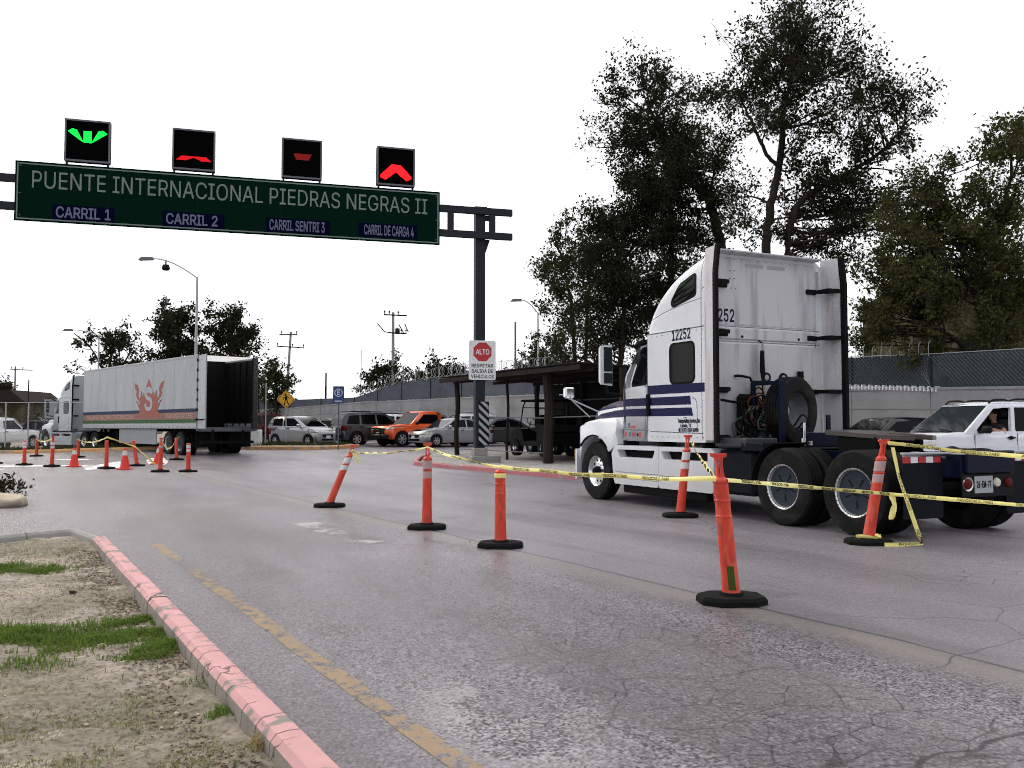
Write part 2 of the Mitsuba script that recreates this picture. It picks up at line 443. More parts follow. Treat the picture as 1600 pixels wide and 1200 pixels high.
for name, rgb, rough, metal in [
        ('black', (.007, .007, .0075), .5, 0), ('matt_black', (.007, .007, .0075), .85, 0), ('navy', (.0045, .006, .055), .4, 0), ('deep_navy', (.004, .007, .022), .35, 0), ('ink', (.010, .012, .045), .5, 0),
        ('grey_steel', (.11, .12, .14), .5, 0), ('pale_steel', (.34, .36, .39), .45, 0), ('galvanised', (.42, .43, .44), .5, .5), ('chrome', (.78, .79, .80), .16, 1), ('rim_ring', (.62, .63, .65), .35, .7),
        ('hub_disc', (.026, .036, .048), .45, 0), ('gantry', (.022, .026, .034), .5, .0), ('sign_green', (.0008, .0135, .0078), .6, 0), ('sign_white', (.16, .20, .185), .6, 0), ('sign_blue', (.001, .002, .020), .6, 0),
        ('sign_lilac', (.115, .13, .20), .6, 0), ('white_print', (.72, .73, .74), .55, 0), ('red_print', (.42, .02, .025), .5, 0), ('yellow_sign', (.72, .36, .02), .55, 0), ('blue_sign', (.02, .055, .19), .5, 0),
        ('tape', (.82, .74, .24), .35, 0), ('reflective', (.60, .58, .58), .35, 0), ('reflective_pink', (.42, .28, .27), .4, 0), ('cone_red', (.70, .035, .02), .5, 0), ('green_smear', (.05, .075, .012), .7, 0),
        ('dark_flap', (.004, .006, .010), .6, 0), ('deck_grey', (.03, .034, .04), .5, .1), ('grease', (.07, .06, .055), .35, .3), ('lamp_red', (.10, .006, .007), .3, 0), ('lamp_clear', (.62, .60, .52), .2, 0), ('amber', (.7, .25, .02), .3, 0),
        ('orange_paint', (.72, .10, .018), .3, 0), ('silver_paint', (.38, .39, .41), .3, .35), ('cascadia', (.40, .435, .47), .35, 0), ('white_paint', (.72, .73, .75), .3, 0), ('suv_white', (.70, .72, .77), .25, 0), ('red_paint', (.66, .055, .02), .3, 0), ('maroon', (.07, .010, .014), .3, 0), ('dark_grey_paint', (.040, .041, .044), .28, 0),
        ('grey_paint', (.14, .145, .15), .3, .2), ('black_paint', (.012, .013, .015), .18, 0), ('trim', (.010, .010, .0105), .6, 0), ('skin', (.36, .19, .13), .55, 0), ('shirt', (.035, .035, .04), .85, 0), ('hair', (.012, .010, .009), .7, 0), ('seat', (.05, .05, .052), .8, 0),
        ('flame', (.27, .055, .03), .5, 0), ('band_navy', (.014, .026, .065), .5, 0), ('band_orange', (.20, .085, .06), .5, 0), ('band_green', (.035, .095, .03), .5, 0), ('band_text', (.42, .27, .22), .5, 0),
        ('blue_panel', (.018, .042, .07), .6, 0), ('broom_yellow', (.24, .13, .03), .7, 0), ('hose_green', (.085, .105, .09), .5, 0), ('hose_red', (.12, .03, .015), .5, 0), ('pale_stone', (.44, .38, .29), .9, 0), ('box_grey', (.24, .26, .28), .6, 0),
        ('shed_roof', (.025, .022, .021), .8, 0), ('dark_red', (.16, .018, .02), .4, 0), ('tarp', (.010, .014, .012), .8, 0), ('dim_red', (.07, .005, .006), .6, 0), ('screen', (.001, .001, .0012), .6, 0), ('sticker_teal', (.06, .16, .22), .5, 0), ('sticker_red', (.5, .06, .06), .5, 0), ('sticker_grey', (.12, .16, .18), .5, 0)]:
    mat(name, rgb, rough, metal, spec=.02 if name in ('sign_green', 'sign_blue', 'screen') else .12 if max(rgb) < .13 and metal == 0 and not name.endswith('paint') else .5, clearcoat=(.8 if max(rgb) > .2 else .3) if name.endswith('paint') or name in ('suv_white', 'cascadia', 'maroon') else 0.)
mat('glass_dark', (.003, .0035, .004), .05, spec=.12)
mat('glass_grey', (.02, .027, .033), .05, spec=.6)
mat('rust', (.15, .06, .03), .8)
scene['mat_pane'] = {'type': 'thindielectric', 'int_ior': 1.52}
scene['mat_roof_fibre'] = {'type': 'principledthin', 'base_color': {'type': 'rgb', 'value': [.9, .9, .9]}, 'roughness': .5, 'diff_trans': 1.3, 'spec_trans': 0.0, 'eta': 1.4}
leaf_mat('leaf_dark', (.034, .036, .020), .45)
leaf_mat('leaf_olive', (.066, .072, .028), .65)
leaf_mat('leaf_mid', (.050, .060, .026), .6)
leaf_mat('grass_green', (.13, .20, .045), .6)
leaf_mat('grass_dry', (.34, .27, .13), .5)
leaf_mat('litter', (.30, .25, .19), .3)
leaf_mat('dead_leaf', (.085, .062, .042), .3)
leaf_mat('grass_olive', (.20, .19, .085), .5)
# ------------------------------------------------------------------ the ground: one sheet, and what lies on it
def sstep(a, b, x):
    t = np.clip((x - a) / (b - a), 0, 1)
    return t * t * (3 - 2 * t)


def gz(x, y):
    """Height of the road surface: level near the camera, rising gently to the car park beyond."""
    x, y = np.asarray(x, float), np.asarray(y, float)
    return .34 * sstep(29, 47, y) * sstep(-27, -13, x) + .0025 * (np.sin(x * .7) * np.sin(y * .45 + 1))


def xy(a, b):
    """Road coordinates (a along the lane, b across it) to x, y."""
    return -.5 * a + .866 * b, .866 * a + .5 * b


def sheet(poly, step, dz):
    v, f = trimesh.creation.triangulate_polygon(Polygon(poly), engine='earcut')
    v = np.column_stack([v, np.zeros(len(v))])
    if np.cross(v[f[0][1]] - v[f[0][0]], v[f[0][2]] - v[f[0][0]])[2] < 0:
        f = f[:, ::-1]
    if step:
        v, f = trimesh.remesh.subdivide_to_size(v, f, step, max_iter=14)
        v, inv = np.unique(np.round(v, 5), axis=0, return_inverse=True)
        f = inv.reshape(-1)[f]
    v = v.astype(float)
    v[:, 2] = gz(v[:, 0], v[:, 1]) + dz
    return v, f


struct('ground', sheet([(-600, -60), (600, -60), (600, 900), (-600, 900)], 25, -.06), 'dirt', 'dry bare ground around and beyond the road and car park', True)
struct('road', sheet([(-75, -14), (60, -14), (60, 62), (-75, 62)], 1.2, 0), 'asphalt', 'worn grey asphalt of the crossing road with cracks and patches', True)


def strip(a0, a1, b0, b1, dz=.002, n=40, jit=0.0, seed=1):
    r = np.random.default_rng(seed); t = np.linspace(a0, a1, n)
    p = [xy(a, b0 + jit * r.uniform(-1, 1)) for a in t] + [xy(a, b1 + jit * r.uniform(-1, 1)) for a in t[::-1]]
    return sheet(p, .6, dz)


struct('lane_line', strip(.5, 10.85, 1.555, 1.665, jit=.012), 'yellow_line', 'broken worn yellow line along the near edge of the road', True)
struct('crosswalk_stripe', sheet([(-14.27, 29.82), (-14.26, 30.82), (-14.5, 33.2), (-13.25, 30.82), (-12.65, 28.89), (-12.97, 27.4)][::-1], None, .005), 'white_marking', 'bright white painted patch between the far cones', True)
struct('crosswalk_stripe', sheet([(-13.69, 33.61), (-14.25, 35.3), (-13.72, 35.4), (-12.62, 33.01), (-11.89, 30.82), (-12.67, 31.34)][::-1], None, .005), 'white_marking', 'bright white painted patch in front of the trailer wheels', True)
for k, q in enumerate([[(-24, 27.0), (-13.2, 30.6), (-13.3, 31.2), (-24.2, 27.8)], [(-24, 31.3), (-15.2, 30.3), (-15.2, 30.7), (-24, 31.9)], [(-25, 35.0), (-16, 34.2), (-16, 34.8), (-25, 35.9)], [(-21, 25.4), (-15.6, 27.4), (-15.7, 27.8), (-21.2, 26.0)]]):
    struct('road_marking', sheet(q[::-1], None, .004), 'white_marking', 'worn white lane marking across the far side of the road', True)
struct('paint_wear', strip(9.6, 12.2, 3.55, 3.95, jit=.05, seed=4), 'faint_marking', 'faint scraped white lane paint beside the row of orange posts', True)


def kerb(name, label, line, w, h, bsdf, seg, noise_amp=.008, dz=0.0, seed=3, step=.14, close=False):
    """Cast kerb blocks along the line (its road edge); the blocks lie to the left of the line's direction."""
    r = np.random.default_rng(seed)
    L = LineString(line); n = max(2, int(L.length / step)); s = np.linspace(0, L.length, n)
    p = np.array([L.interpolate(q).coords[0] for q in s]); k = np.array([1, 2, 3, 2, 1.]) / 9
    if n > 9 and not close:
        p[2:-2] = np.stack([np.convolve(p[:, c], k, 'valid') for c in (0, 1)], 1)
    t = np.gradient(p, axis=0); t /= np.linalg.norm(t, axis=1, keepdims=True); nl = np.stack([-t[:, 1], t[:, 0]], 1)
    prof = np.array([(-.012, -.12), (0, h * .5), (.006, h - .03), (.03, h - .004), (w * .5, h), (w - .03, h - .004), (w - .006, h - .03), (w, h * .5), (w + .01, -.12)])
    m = len(prof); key = uniq(name)
    labels[key] = {'label': label, 'kind': 'structure'}
    i0 = 0
    while i0 < n - 2:
        i1 = min(n - 1, i0 + max(2, int(seg * r.uniform(.75, 1.3) / step)))
        if n - 1 - i1 < 3: i1 = n - 1
        idx = np.arange(i0, i1 + 1); q = p[idx].copy()
        q[0] += t[i0] * .006; q[-1] -= t[i1] * .006
        v = np.zeros((len(idx), m, 3))
        v[..., :2] = q[:, None] + prof[None, :, :1] * nl[idx][:, None]
        v[..., 2] = prof[None, :, 1] + gz(q[:, 0], q[:, 1])[:, None] + dz
        wob = (meshkit.fbm(v.reshape(-1, 3) * 5, 3, seed) - .5).reshape(len(idx), m, 1) * noise_amp * 2.5
        v[..., 2:] += wob; v[..., :2] += wob * nl[idx][:, None] * .8
        chip = (r.random((len(idx), m)) < .05)[..., None] * np.array([0, 0, -1.]) * noise_amp
        v += chip * (prof[:, 1] > h * .8)[None, :, None]
        v[..., 2] += r.uniform(-.3, .3) * noise_amp
        a, b = np.meshgrid(np.arange(len(idx) - 1), np.arange(m - 1), indexing='ij')
        c = np.stack([a * m + b, (a + 1) * m + b, (a + 1) * m + b + 1, a * m + b + 1], -1).reshape(-1, 4)
        f = np.vstack([c[:, [0, 1, 2]], c[:, [0, 2, 3]]]); e = (len(idx) - 1) * m
        ends = [[0, j, j + 1] for j in range(1, m - 1)] + [[e, e + j + 1, e + j] for j in range(1, m - 1)]
        add(key + '__block', (v.reshape(-1, 3), np.vstack([f, ends])), bsdf, 26)
        i0 = i1
    return key


# near planter, in which the photographer stands
K = [xy(a, 1.09) for a in np.linspace(.2, 10.6, 20)]
TIP = [(-4.98, 10.45), (-5.08, 10.66), (-5.27, 10.58), (-5.62, 10.02), (-6.4, 8.95), (-8.0, 7.0), (-10.5, 4.2)]
kerb('kerb', 'pink painted concrete kerb along the near planter, cracked and chipped', K, .155, .15, 'pink_kerb', 1.35)
kerb('kerb', 'bare concrete kerb closing the far end of the near planter', K[-1:] + TIP, .10, .13, 'concrete', 1.6, seed=5)


def soil_z(x, y):
    p = np.stack([x, y, x * 0], -1)
    return .045 + .07 * (meshkit.fbm(p * 1.2, 4, 3) - .5) + .05 * (meshkit.fbm(p * 5, 3, 4) - .5) + .018 * (meshkit.fbm(p * 22, 2, 6) - .5)


inside = Polygon(K + TIP + [(-12, 1), (-9, -2), (2, -2)]).buffer(-.06)
gx, gy = np.meshgrid(np.arange(-11, 1.6, .045), np.arange(1.2, 10.8, .045))
import shapely
ok = shapely.contains_xy(inside, gx, gy)
z = soil_z(gx, gy) + .03 * np.exp(-((.866 * gx + .5 * gy - .93) / .12) ** 2) * (meshkit.noise(np.stack([gx * 2, gy * 2, gx * 0], -1)) - .2)
ii = np.arange(gx.size).reshape(gx.shape)
q = np.stack([ii[:-1, :-1], ii[:-1, 1:], ii[1:, 1:], ii[1:, :-1]], -1)[(ok[:-1, :-1] & ok[1:, 1:] & ok[:-1, 1:] & ok[1:, :-1])]
struct('soil', (np.stack([gx, gy, z], -1).reshape(-1, 3), np.vstack([q[:, [0, 1, 2]], q[:, [0, 2, 3]]])), 'dirt', 'dry lumpy soil of the near planter with sparse weeds', True)


def blades(n, sampler, h0, h1, lean, w, seed, droop=.5):
    r = np.random.default_rng(seed); x, y = sampler(r, n); keep = shapely.contains_xy(inside, x, y) & (meshkit.fbm(np.stack([x * 5, y * 5, x * 0], -1), 3, 2) > r.uniform(.30, .66, n)); x, y = x[keep], y[keep]; n = len(x)
    z = soil_z(x, y) - .004; an = r.uniform(0, 2 * np.pi, n); h = r.uniform(h0, h1, n); ln = h * lean * r.uniform(.3, 1.4, n); ww = w * r.uniform(.6, 1.3, n)
    d = np.stack([np.cos(an), np.sin(an)], 1); s = np.stack([-d[:, 1], d[:, 0]], 1)
    v = np.zeros((n, 5, 3)); o = np.stack([x, y], 1)
    v[:, 0, :2] = o - s * ww[:, None]; v[:, 1, :2] = o + s * ww[:, None]
    v[:, 2, :2] = o + d * (ln * .4)[:, None] + s * ww[:, None] * .8; v[:, 3, :2] = o + d * (ln * .4)[:, None] - s * ww[:, None] * .8; v[:, 4, :2] = o + d * ln[:, None]
    v[:, :, 2] = z[:, None]; v[:, 2:4, 2] += (h * .6)[:, None]; v[:, 4, 2] += h * (1 - droop * r.uniform(0, .8, n))
    f = np.array([[0, 1, 2], [0, 2, 3], [3, 2, 4]])
    return v.reshape(-1, 3), (f[None] + (np.arange(n) * 5)[:, None, None]).reshape(-1, 3)


def blob(*spots):
    w = np.array([s[4] for s in spots], float); w /= w.sum()

    def fn(r, n):
        k = r.choice(len(spots), n, p=w); s = np.array([q[:4] for q in spots])[k]
        rad, an = r.random(n) ** .6 * r.uniform(.7, 1.35, n), r.uniform(0, 2 * np.pi, n)
        return s[:, 0] + s[:, 2] * rad * np.cos(an), s[:, 1] + s[:, 3] * rad * np.sin(an)
    return fn


def scatter(n, fn):
    return fn


def everywhere(r, n):
    x, y = r.uniform(-8, .5, 4 * n), r.uniform(2.0, 10.5, 4 * n)
    m = meshkit.fbm(np.stack([x * 1.3, y * 1.3, x * 0], -1), 3, 9) + .12 * (y < 5)
    k = np.flatnonzero(m > .50)[:n]
    return x[k], y[k]


def gtag(key, label, cat_):
    labels[key] = {'label': label, 'category': cat_, 'kind': 'stuff'}


gtag(add('grass', blades(42000, blob((-2.25, 5.8, .5, .40, 6), (-2.9, 5.55, .7, .22, 3), (-1.95, 5.25, .3, .3, 3), (-2.15, 6.15, .26, .22, 3), (-2.6, 5.2, .8, .45, 2)), .022, .062, .7, .0030, 21), 'grass_green', False), 'lush green grass patch against the pink kerb', 'grass')
gtag(add('grass', blades(14000, blob((-4.6, 8.15, .75, .22, 5), (-5.3, 8.0, .6, .2, 3)), .02, .05, .8, .0028, 22), 'grass_green', False), 'thin strip of short green grass across the soil near the planter tip', 'grass')
gtag(add('grass', blades(1600, blob((-1.25, 4.05, .11, .09, 3), (-1.5, 4.5, .12, .1, 1)), .02, .06, .8, .0026, 23), 'grass_green', False), 'small green tuft at the foot of the pink kerb', 'grass')
gtag(add('dry_grass', blades(15000, everywhere, .012, .045, 1.6, .0022, 24, .9), 'grass_dry', False), 'sparse straw coloured grass lying over the soil', 'dry grass')
gtag(add('dry_grass', blades(1300, blob((-.93, 3.62, .09, .10, 3), (-1.02, 3.85, .08, .08, 1), (-1.75, 4.98, .2, .08, 1)), .03, .075, .9, .0026, 25), 'grass_dry', False), 'golden dry tuft against the kerb at the lower edge', 'dry grass')
gtag(add('weeds', blades(16000, everywhere, .01, .035, 1.2, .0026, 26, .8), 'grass_green', False), 'low scattered green weeds in the soil', 'weeds')


def flakes(n, seed, s0, s1, region):
    r = np.random.default_rng(seed); x, y = region(r, n); keep = shapely.contains_xy(inside, x, y); x, y = x[keep], y[keep]; n = len(x)
    c = np.stack([x, y, soil_z(x, y) + .004], 1); an = r.uniform(0, 6.28, n); s = r.uniform(s0, s1, n)
    e1 = np.stack([np.cos(an), np.sin(an), r.uniform(-.35, .35, n)], 1) * s[:, None]; e2 = np.stack([-np.sin(an), np.cos(an), r.uniform(-.3, .3, n)], 1) * (s * r.uniform(.3, .6, n))[:, None]
    v = np.stack([c - e1, c + e2, c + e1, c - e2], 1); v[:, 1::2, 2] += s[:, None] * .3
    return v.reshape(-1, 3), (np.array([[0, 1, 2], [0, 2, 3]])[None] + (np.arange(n) * 4)[:, None, None]).reshape(-1, 3)


def allover(r, n):
    y = 2.4 + 8 * r.random(n) ** 1.6
    return r.uniform(-7, .6, n), y


def kerbside(r, n):
    a = 1.5 + 9 * r.random(n); b = .93 - np.abs(r.normal(0, .16, n))
    return xy(a, b)


def low(r, n):
    y = r.uniform(2.4, 5.6, 3 * n); x = r.uniform(-4.6, -.2, 3 * n)
    m = meshkit.fbm(np.stack([x * 1.6, y * 1.6, x * 0 + 3], -1), 3, 9) > r.uniform(.36, .62, 3 * n)
    return x[m][:n], y[m][:n]


gtag(add('thin_grass', blades(52000, low, .006, .026, 1.7, .0017, 27, .9), 'grass_olive', False), 'thin olive and straw coloured grass covering the soil at the lower left', 'grass')
gtag(add('leaf_litter', cat(flakes(4200, 31, .005, .016, allover), flakes(2400, 32, .007, .022, kerbside)), 'litter', False), 'pale dry leaves and chips scattered over the soil', 'leaf litter')
gtag(add('dark_litter', cat(flakes(3600, 36, .003, .011, allover), flakes(2600, 37, .004, .014, kerbside)), 'dead_leaf', False), 'dark dead leaves and twigs scattered over the soil and along the kerb', 'dead leaves')


def pebbles(n, seed, region, s0, s1):
    r = np.random.default_rng(seed); x, y = region(r, n); keep = shapely.contains_xy(inside, x, y); out = []
    ico = trimesh.creation.icosphere(1)
    for px, py in zip(x[keep], y[keep]):
        s = r.uniform(s0, s1)
        v = ico.vertices * (1 + .3 * r.uniform(-1, 1, (len(ico.vertices), 1))) * s * np.array([1, r.uniform(.6, 1), .6])
        out.append((v + [px, py, float(soil_z(np.array(px), np.array(py))) + s * .2], np.array(ico.faces)))
    return cat(out)


gtag(add('gravel', pebbles(260, 33, allover, .006, .017), 'pale_stone', 20), 'small pale pebbles lying on the soil', 'gravel')
r = np.random.default_rng(5)
for (sx, sy, ss, lb) in [(-2.36, 5.22, .028, 'white pebble lying in the green grass patch'), (-3.35, 6.9, .03, 'dark clod on the pale soil left of the kerb'), (-1.66, 4.6, .03, 'pale stone beside the small green tuft')]:
    k = pebbles(1, 40, lambda rr, n: (np.array([sx]), np.array([sy])), ss, ss * 1.05)
    kk = add('stone', k, 'pale_stone' if 'dark' not in lb else 'bark', 25); labels[kk] = {'label': lb, 'category': 'stone'}

# rough stone end of the next planter at the left edge of the frame
st = thing('planter_stone', 'rough pale stone kerb end at the left edge of the road', 'kerb stone')
v, f = trimesh.remesh.subdivide_loop(*(lambda b: (b[0], b[1]))(box(-3.2, 0, -.5, .5, -.1, .24, .12)), iterations=3)
v = v + (meshkit.fbm(v * 3, 4, 5)[:, None] - .5) * .16
add(st + '__stone', (v, f), 'pale_stone', True, frame(-8.15, 15.1, 0, 14))
pl = thing('weed_clump', 'dark green weed growing behind the rough stone kerb end', 'plant')
r = np.random.default_rng(8); c = r.normal(0, .12, (900, 3)) * [2.2, 1, .8] + [-9.0, 15.5, .30]; d = r.normal(0, 1, (900, 3)); d /= np.linalg.norm(d, axis=1, keepdims=True); e = np.cross(d, r.normal(0, 1, (900, 3))); e /= np.linalg.norm(e, axis=1, keepdims=True)
add(pl + '__leaves', (np.stack([c - d * .05, c + e * .018, c + d * .05, c - e * .018], 1).reshape(-1, 3), (np.array([[0, 1, 2], [0, 2, 3]])[None] + (np.arange(900) * 4)[:, None, None]).reshape(-1, 3)), 'leaf_dark', False, kind='stuff')

# the island on the right with its red kerb
ISL = [xy(15.5, 12.8), xy(28.2, 12.62), xy(28.6, 12.75), xy(30.9, 13.9), xy(33.2, 15.4), xy(33.6, 20.5), xy(15.5, 20.5)]
kerb('kerb', 'weathered red painted kerb of the island on the right', ISL[:5], .16, .15, 'red_kerb', 2.2, .01, seed=9, step=.2)
struct('pavement', sheet(Polygon(ISL).buffer(-.12).exterior.coords[:-1][::-1], 1.5, .135), 'concrete', 'grey concrete pavement of the island under the shelter', True)
# the yellow kerbed median behind the trailer
MED = [(-46, 43.2), (-26, 42.9), (-17, 42.3), (-9.9, 41.2), (-8.6, 41.5), (-7.4, 43.6), (-8.0, 45.2)]
kerb('kerb', 'faded orange painted kerb of the far median', MED[:6], .2, .17, 'orange_kerb', 3.2, .012, seed=11, step=.3)
struct('median', sheet(Polygon(MED + [(-46, 45.6)]).buffer(-.15).exterior.coords[:-1][::-1], 1.5, .15), 'dirt', 'earth strip of the far median behind the orange kerb', True)
r = np.random.default_rng(12); n = 9000; x, y = r.uniform(-40, -8, n), r.uniform(42.6, 45.2, n); kq = shapely.contains_xy(Polygon(MED + [(-46, 45.6)]).buffer(-.3), x, y); x, y = x[kq], y[kq]; n = len(x)
an = r.uniform(0, 6.28, n); h = r.uniform(.06, .28, n) * (.5 + .8 * meshkit.noise(np.stack([x * .6, y * .6, x * 0], -1))); z = gz(x, y) + .14
v = np.stack([np.stack([x - .03 * np.cos(an), y - .03 * np.sin(an), z], 1), np.stack([x + .03 * np.cos(an), y + .03 * np.sin(an), z], 1), np.stack([x + .4 * h * np.sin(an), y + .4 * h * np.cos(an), z + h], 1)], 1)
gtag(add('grass', (v.reshape(-1, 3), np.arange(3 * n).reshape(-1, 3)), 'leaf_mid', False), 'rough green grass on the far median by the parked hatchback', 'grass')

# ------------------------------------------------------------------ gantry: local x along the sign, y away from the traffic we see, z up
GE = np.array([.959, .284])
GM = np.eye(4); GM[:3, 0] = [.959, .284, 0]; GM[:3, 1] = [-.284, .959, 0]; GM[:3, 3] = [-1.1, 30, float(gz(-1.1, 30)) + .0]
GM[:2, :2] /= np.linalg.norm(GE)
g = thing('sign_gantry', 'dark steel overhead gantry with a square post on a concrete block', 'gantry')


def G(key, m, b, smooth=35, **k):
    return add(key, m, b, smooth, GM, **k)


G(g + '__post', cat(box(-.16, .16, -.16, .16, .5, 8.62, .012), box(-.21, .21, -.21, .21, 8.62, 8.72, .01)), 'gantry')
G(g + '__post', cat(box(-16.9, -16.55, -.16, .16, .1, 8.62, .012), box(-16.95, -16.5, -.21, .21, 8.62, 8.72, .01)), 'gantry')
G(g + '__beam', box(-17.5, 1.08, -.30, -.165, 8.44, 8.67, .01), 'gantry')
G(g + '__beam', box(-17.5, 1.08, -.30, -.165, 7.62, 7.85, .01), 'gantry')
for t in (.38, -1.05, -14.9, -3.5, -7, -10.5):
    G(g + '__strut', box(t - .1, t + .1, -.29, -.17, 7.84, 8.45), 'gantry')
G(g + '__bracket', prism([(.16, 7.62), (.34, 7.62), (.16, 7.1)], 'y', -.1, .1), 'gantry')
G(g + '__bracket', box(.16, .36, -.16, .0, 8.28, 8.44, .01), 'gantry')
G(g + '__footing', cat(box(-.36, .62, -.5, .45, 0, .36, .02), box(-.22, .24, -.22, .22, .36, .62, .015)), 'concrete')

s = thing('road_sign', 'long green overhead sign naming the bridge with four lane names below', 'road sign')
SY = -.36
G(s + '__panel', box(-14.0, -1.44, SY, SY + .05, 7.3, 9.06, .006), 'sign_green')
bw = .035
G(s + '__panel_joint', cat(*[box(x, x + .012, SY - .003, SY, 7.31, 9.05) for x in (-11.5, -9.0, -6.5, -4.0)]), 'black', False, kind='stuff')
G(s + '__rivet', cat(*[box(x + dx, x + dx + .03, SY - .006, SY, z_, z_ + .03) for x in (-13.9, -1.55) for dx in (-.03, .03) for z_ in (7.45, 8.1, 8.9)] + [box(x + dx, x + dx + .03, SY - .006, SY, 7.315, 7.34) for x in (-11.5, -9.0, -6.5, -4.0) for dx in (-.08, .06)]), 'grey_steel', False, kind='stuff')
G(s + '__border', cat(box(-13.95, -1.49, SY - .006, SY - .001, 9.0 - bw, 9.0), box(-13.95, -1.49, SY - .006, SY - .001, 7.35, 7.35 + bw), box(-13.95, -13.95 + bw, SY - .006, SY - .001, 7.35 + bw, 9.0 - bw), box(-1.49 - bw, -1.49, SY - .006, SY - .001, 7.35 + bw, 9.0 - bw)), 'sign_white')


def gtext(t0, t1, z, h, txt, bold=False, y=SY - .003):
    return on_plane(text(txt, h, t1 - t0, bold), (t0, y, z), (1, 0, 0), (0, 0, 1))


G(s + '__title', gtext(-13.55, -1.86, 8.29, .50, 'PUENTE INTERNACIONAL PIEDRAS NEGRAS II'), 'sign_white', False)
for t0, t1, x0, x1, txt, z in [(-12.9, -11.42, -13.0, -11.32, 'CARRIL 1', 7.44), (-9.88, -8.40, -9.98, -8.2, 'CARRIL 2', 7.45), (-6.86, -5.16, -6.96, -5.0, 'CARRIL SENTRI 3', 7.46), (-3.92, -2.31, -4.1, -2.2, 'CARRIL DE CARGA 4', 7.49)]:
    p = G(s + '__lane_plate', box(x0, x1, SY - .012, SY - .001, z - .05, z + .39), 'sign_blue')
    G(p + '__lettering', gtext(t0, t1, z + .02, .31, txt, True, SY - .014), 'sign_lilac', False)


def led(key, m, rgb):
    k = uniq(key); m = tr(m, GM[:3, :3], GM[:3, 3])
    scene[k] = mikit.ply(m, 'mat_screen', smooth=False, emitter={'type': 'area', 'radiance': {'type': 'rgb', 'value': rgb}})


def bars(polys, x, z, rows=16):
    """A lit shape built of rows of small lamps."""
    out = []
    g_ = Polygon(polys[0])
    for q in polys[1:]: g_ = g_.union(Polygon(q))
    for k in range(-28, 29):
        row = g_.intersection(shapely.box(-.7, k * .025 - .010, .7, k * .025 + .010))
        for c in getattr(row, 'geoms', [row]):
            if c.geom_type == 'Polygon' and c.area > 1e-5:
                out.append(prism(np.array(c.exterior.coords)[:-1] + [x, z], 'y', SY + .005, SY + .012))
    return cat(out)


UP = [(-.11, -.05), (.11, -.05), (.11, .30), (-.11, .30)]
SIG = [(-12.1, 'lane signal box over lane 1 with a lit green arrow', [UP, [(-.14, -.03), (-.54, .26), (-.42, .35), (-.30, .33), (-.12, -.02)][::-1], [(.14, -.03), (.54, .26), (.42, .35), (.30, .33), (.12, -.02)]], (.004, .44, .028)),
       (-9.12, 'lane signal box over lane 2 with a dim wide red chevron', [[(-.52, -.34), (-.36, -.20), (.36, -.20), (.52, -.34), (.24, -.34), (0, -.24), (-.24, -.34)]], (.20, .003, .005)),
       (-5.89, 'lane signal box over the third lane, showing only a faint red bar', [[(-.26, .16), (.30, .16), (.2, -.04), (-.18, -.04)]], (.05, .003, .003)),
       (-2.9, 'lane signal box over the cargo lane with a bright red chevron', [[(-.50, -.38), (-.50, -.30), (-.15, .06), (.15, .06), (.50, -.30), (.50, -.38), (.34, -.45), (0, -.18), (-.34, -.45)]], (1.15, .006, .008))]
for x, lb, pol, rgb in SIG:
    q = thing('lane_signal', lb, 'lane signal')
    w = .62
    G(q + '__housing', box(x - w, x + w, SY + .02, SY + .24, 9.17, 10.42, .01), 'screen')
    fr = .045
    G(q + '__frame', cat(box(x - w, x + w, SY - .01, SY + .02, 10.42 - fr, 10.425), box(x - w, x + w, SY - .01, SY + .02, 9.165, 9.17 + fr), box(x - w - .002, x - w + fr, SY - .01, SY + .02, 9.17 + fr, 10.42 - fr), box(x + w - fr, x + w + .002, SY - .01, SY + .02, 9.17 + fr, 10.42 - fr)), 'grey_steel')
    for sx in (-1, 1):
        G(q + '__bracket', box(x + sx * (w - .06) - .03, x + sx * (w - .06) + .03, SY + .06, SY + .12, 9.03, 9.17), 'gantry')
    led(q + '__lit_symbol', bars(pol, x, 9.79), list(rgb))

# stop sign and striped panel on the gantry post
s = thing('stop_sign', 'white stop sign with a red octagon reading ALTO on the gantry post', 'stop sign')
a0, a1, z0, z1 = -.40, .52, 2.88, 4.20
G(s + '__plate', prism(rrect(a0, a1, z0, z1, .06), 'y', -.20, -.175), 'white_print')
c = (.06, 3.82); an = np.radians(22.5 + 45 * np.arange(8))
G(s + '__octagon', prism(np.stack([c[0] + .335 * np.cos(an), c[1] + .335 * np.sin(an)], 1), 'y', -.206, -.199), 'red_print')
G(s + '__octagon_lettering', on_plane(text('ALTO', .17, .47, True), (c[0] - .235, -.2065, c[1] - .085), (1, 0, 0), (0, 0, 1)), 'white_print', False)
for tx, zz, ww in (('RESPETAR', 3.30, .74), ('SALIDA DE', 3.12, .74), ('VEHICULOS', 2.94, .78)):
    G(s + '__lettering', on_plane(text(tx, .115, ww, True), (.06 - ww / 2, -.2015, zz), (1, 0, 0), (0, 0, 1)), 'black', False)
h = thing('hazard_panel', 'black and white diagonally striped warning panel low on the gantry post', 'warning panel')
G(h + '__panel', box(-.07, .29, -.20, -.17, .70, 2.16, .006), 'black')
w_ = shapely.box(-.062, .708, .282, 2.152)
for k in range(7):
    zz = .62 + k * .262
    st_ = Polygon([(-.1, zz + .30), (-.1, zz + .43), (.33, zz + .03), (.33, zz - .10)]).intersection(w_)
    if not st_.is_empty and st_.geom_type == 'Polygon':
        G(h + '__stripe', prism(np.array(st_.exterior.coords)[:-1], 'y', -.206, -.199), 'pale_steel')

# ------------------------------------------------------------------ small signs and lamps
def post_sign(x, y, h, r=.03):
    z = float(gz(x, y)) - .05
    return tube([(x, y, z), (x, y, z + h)], r, 8)


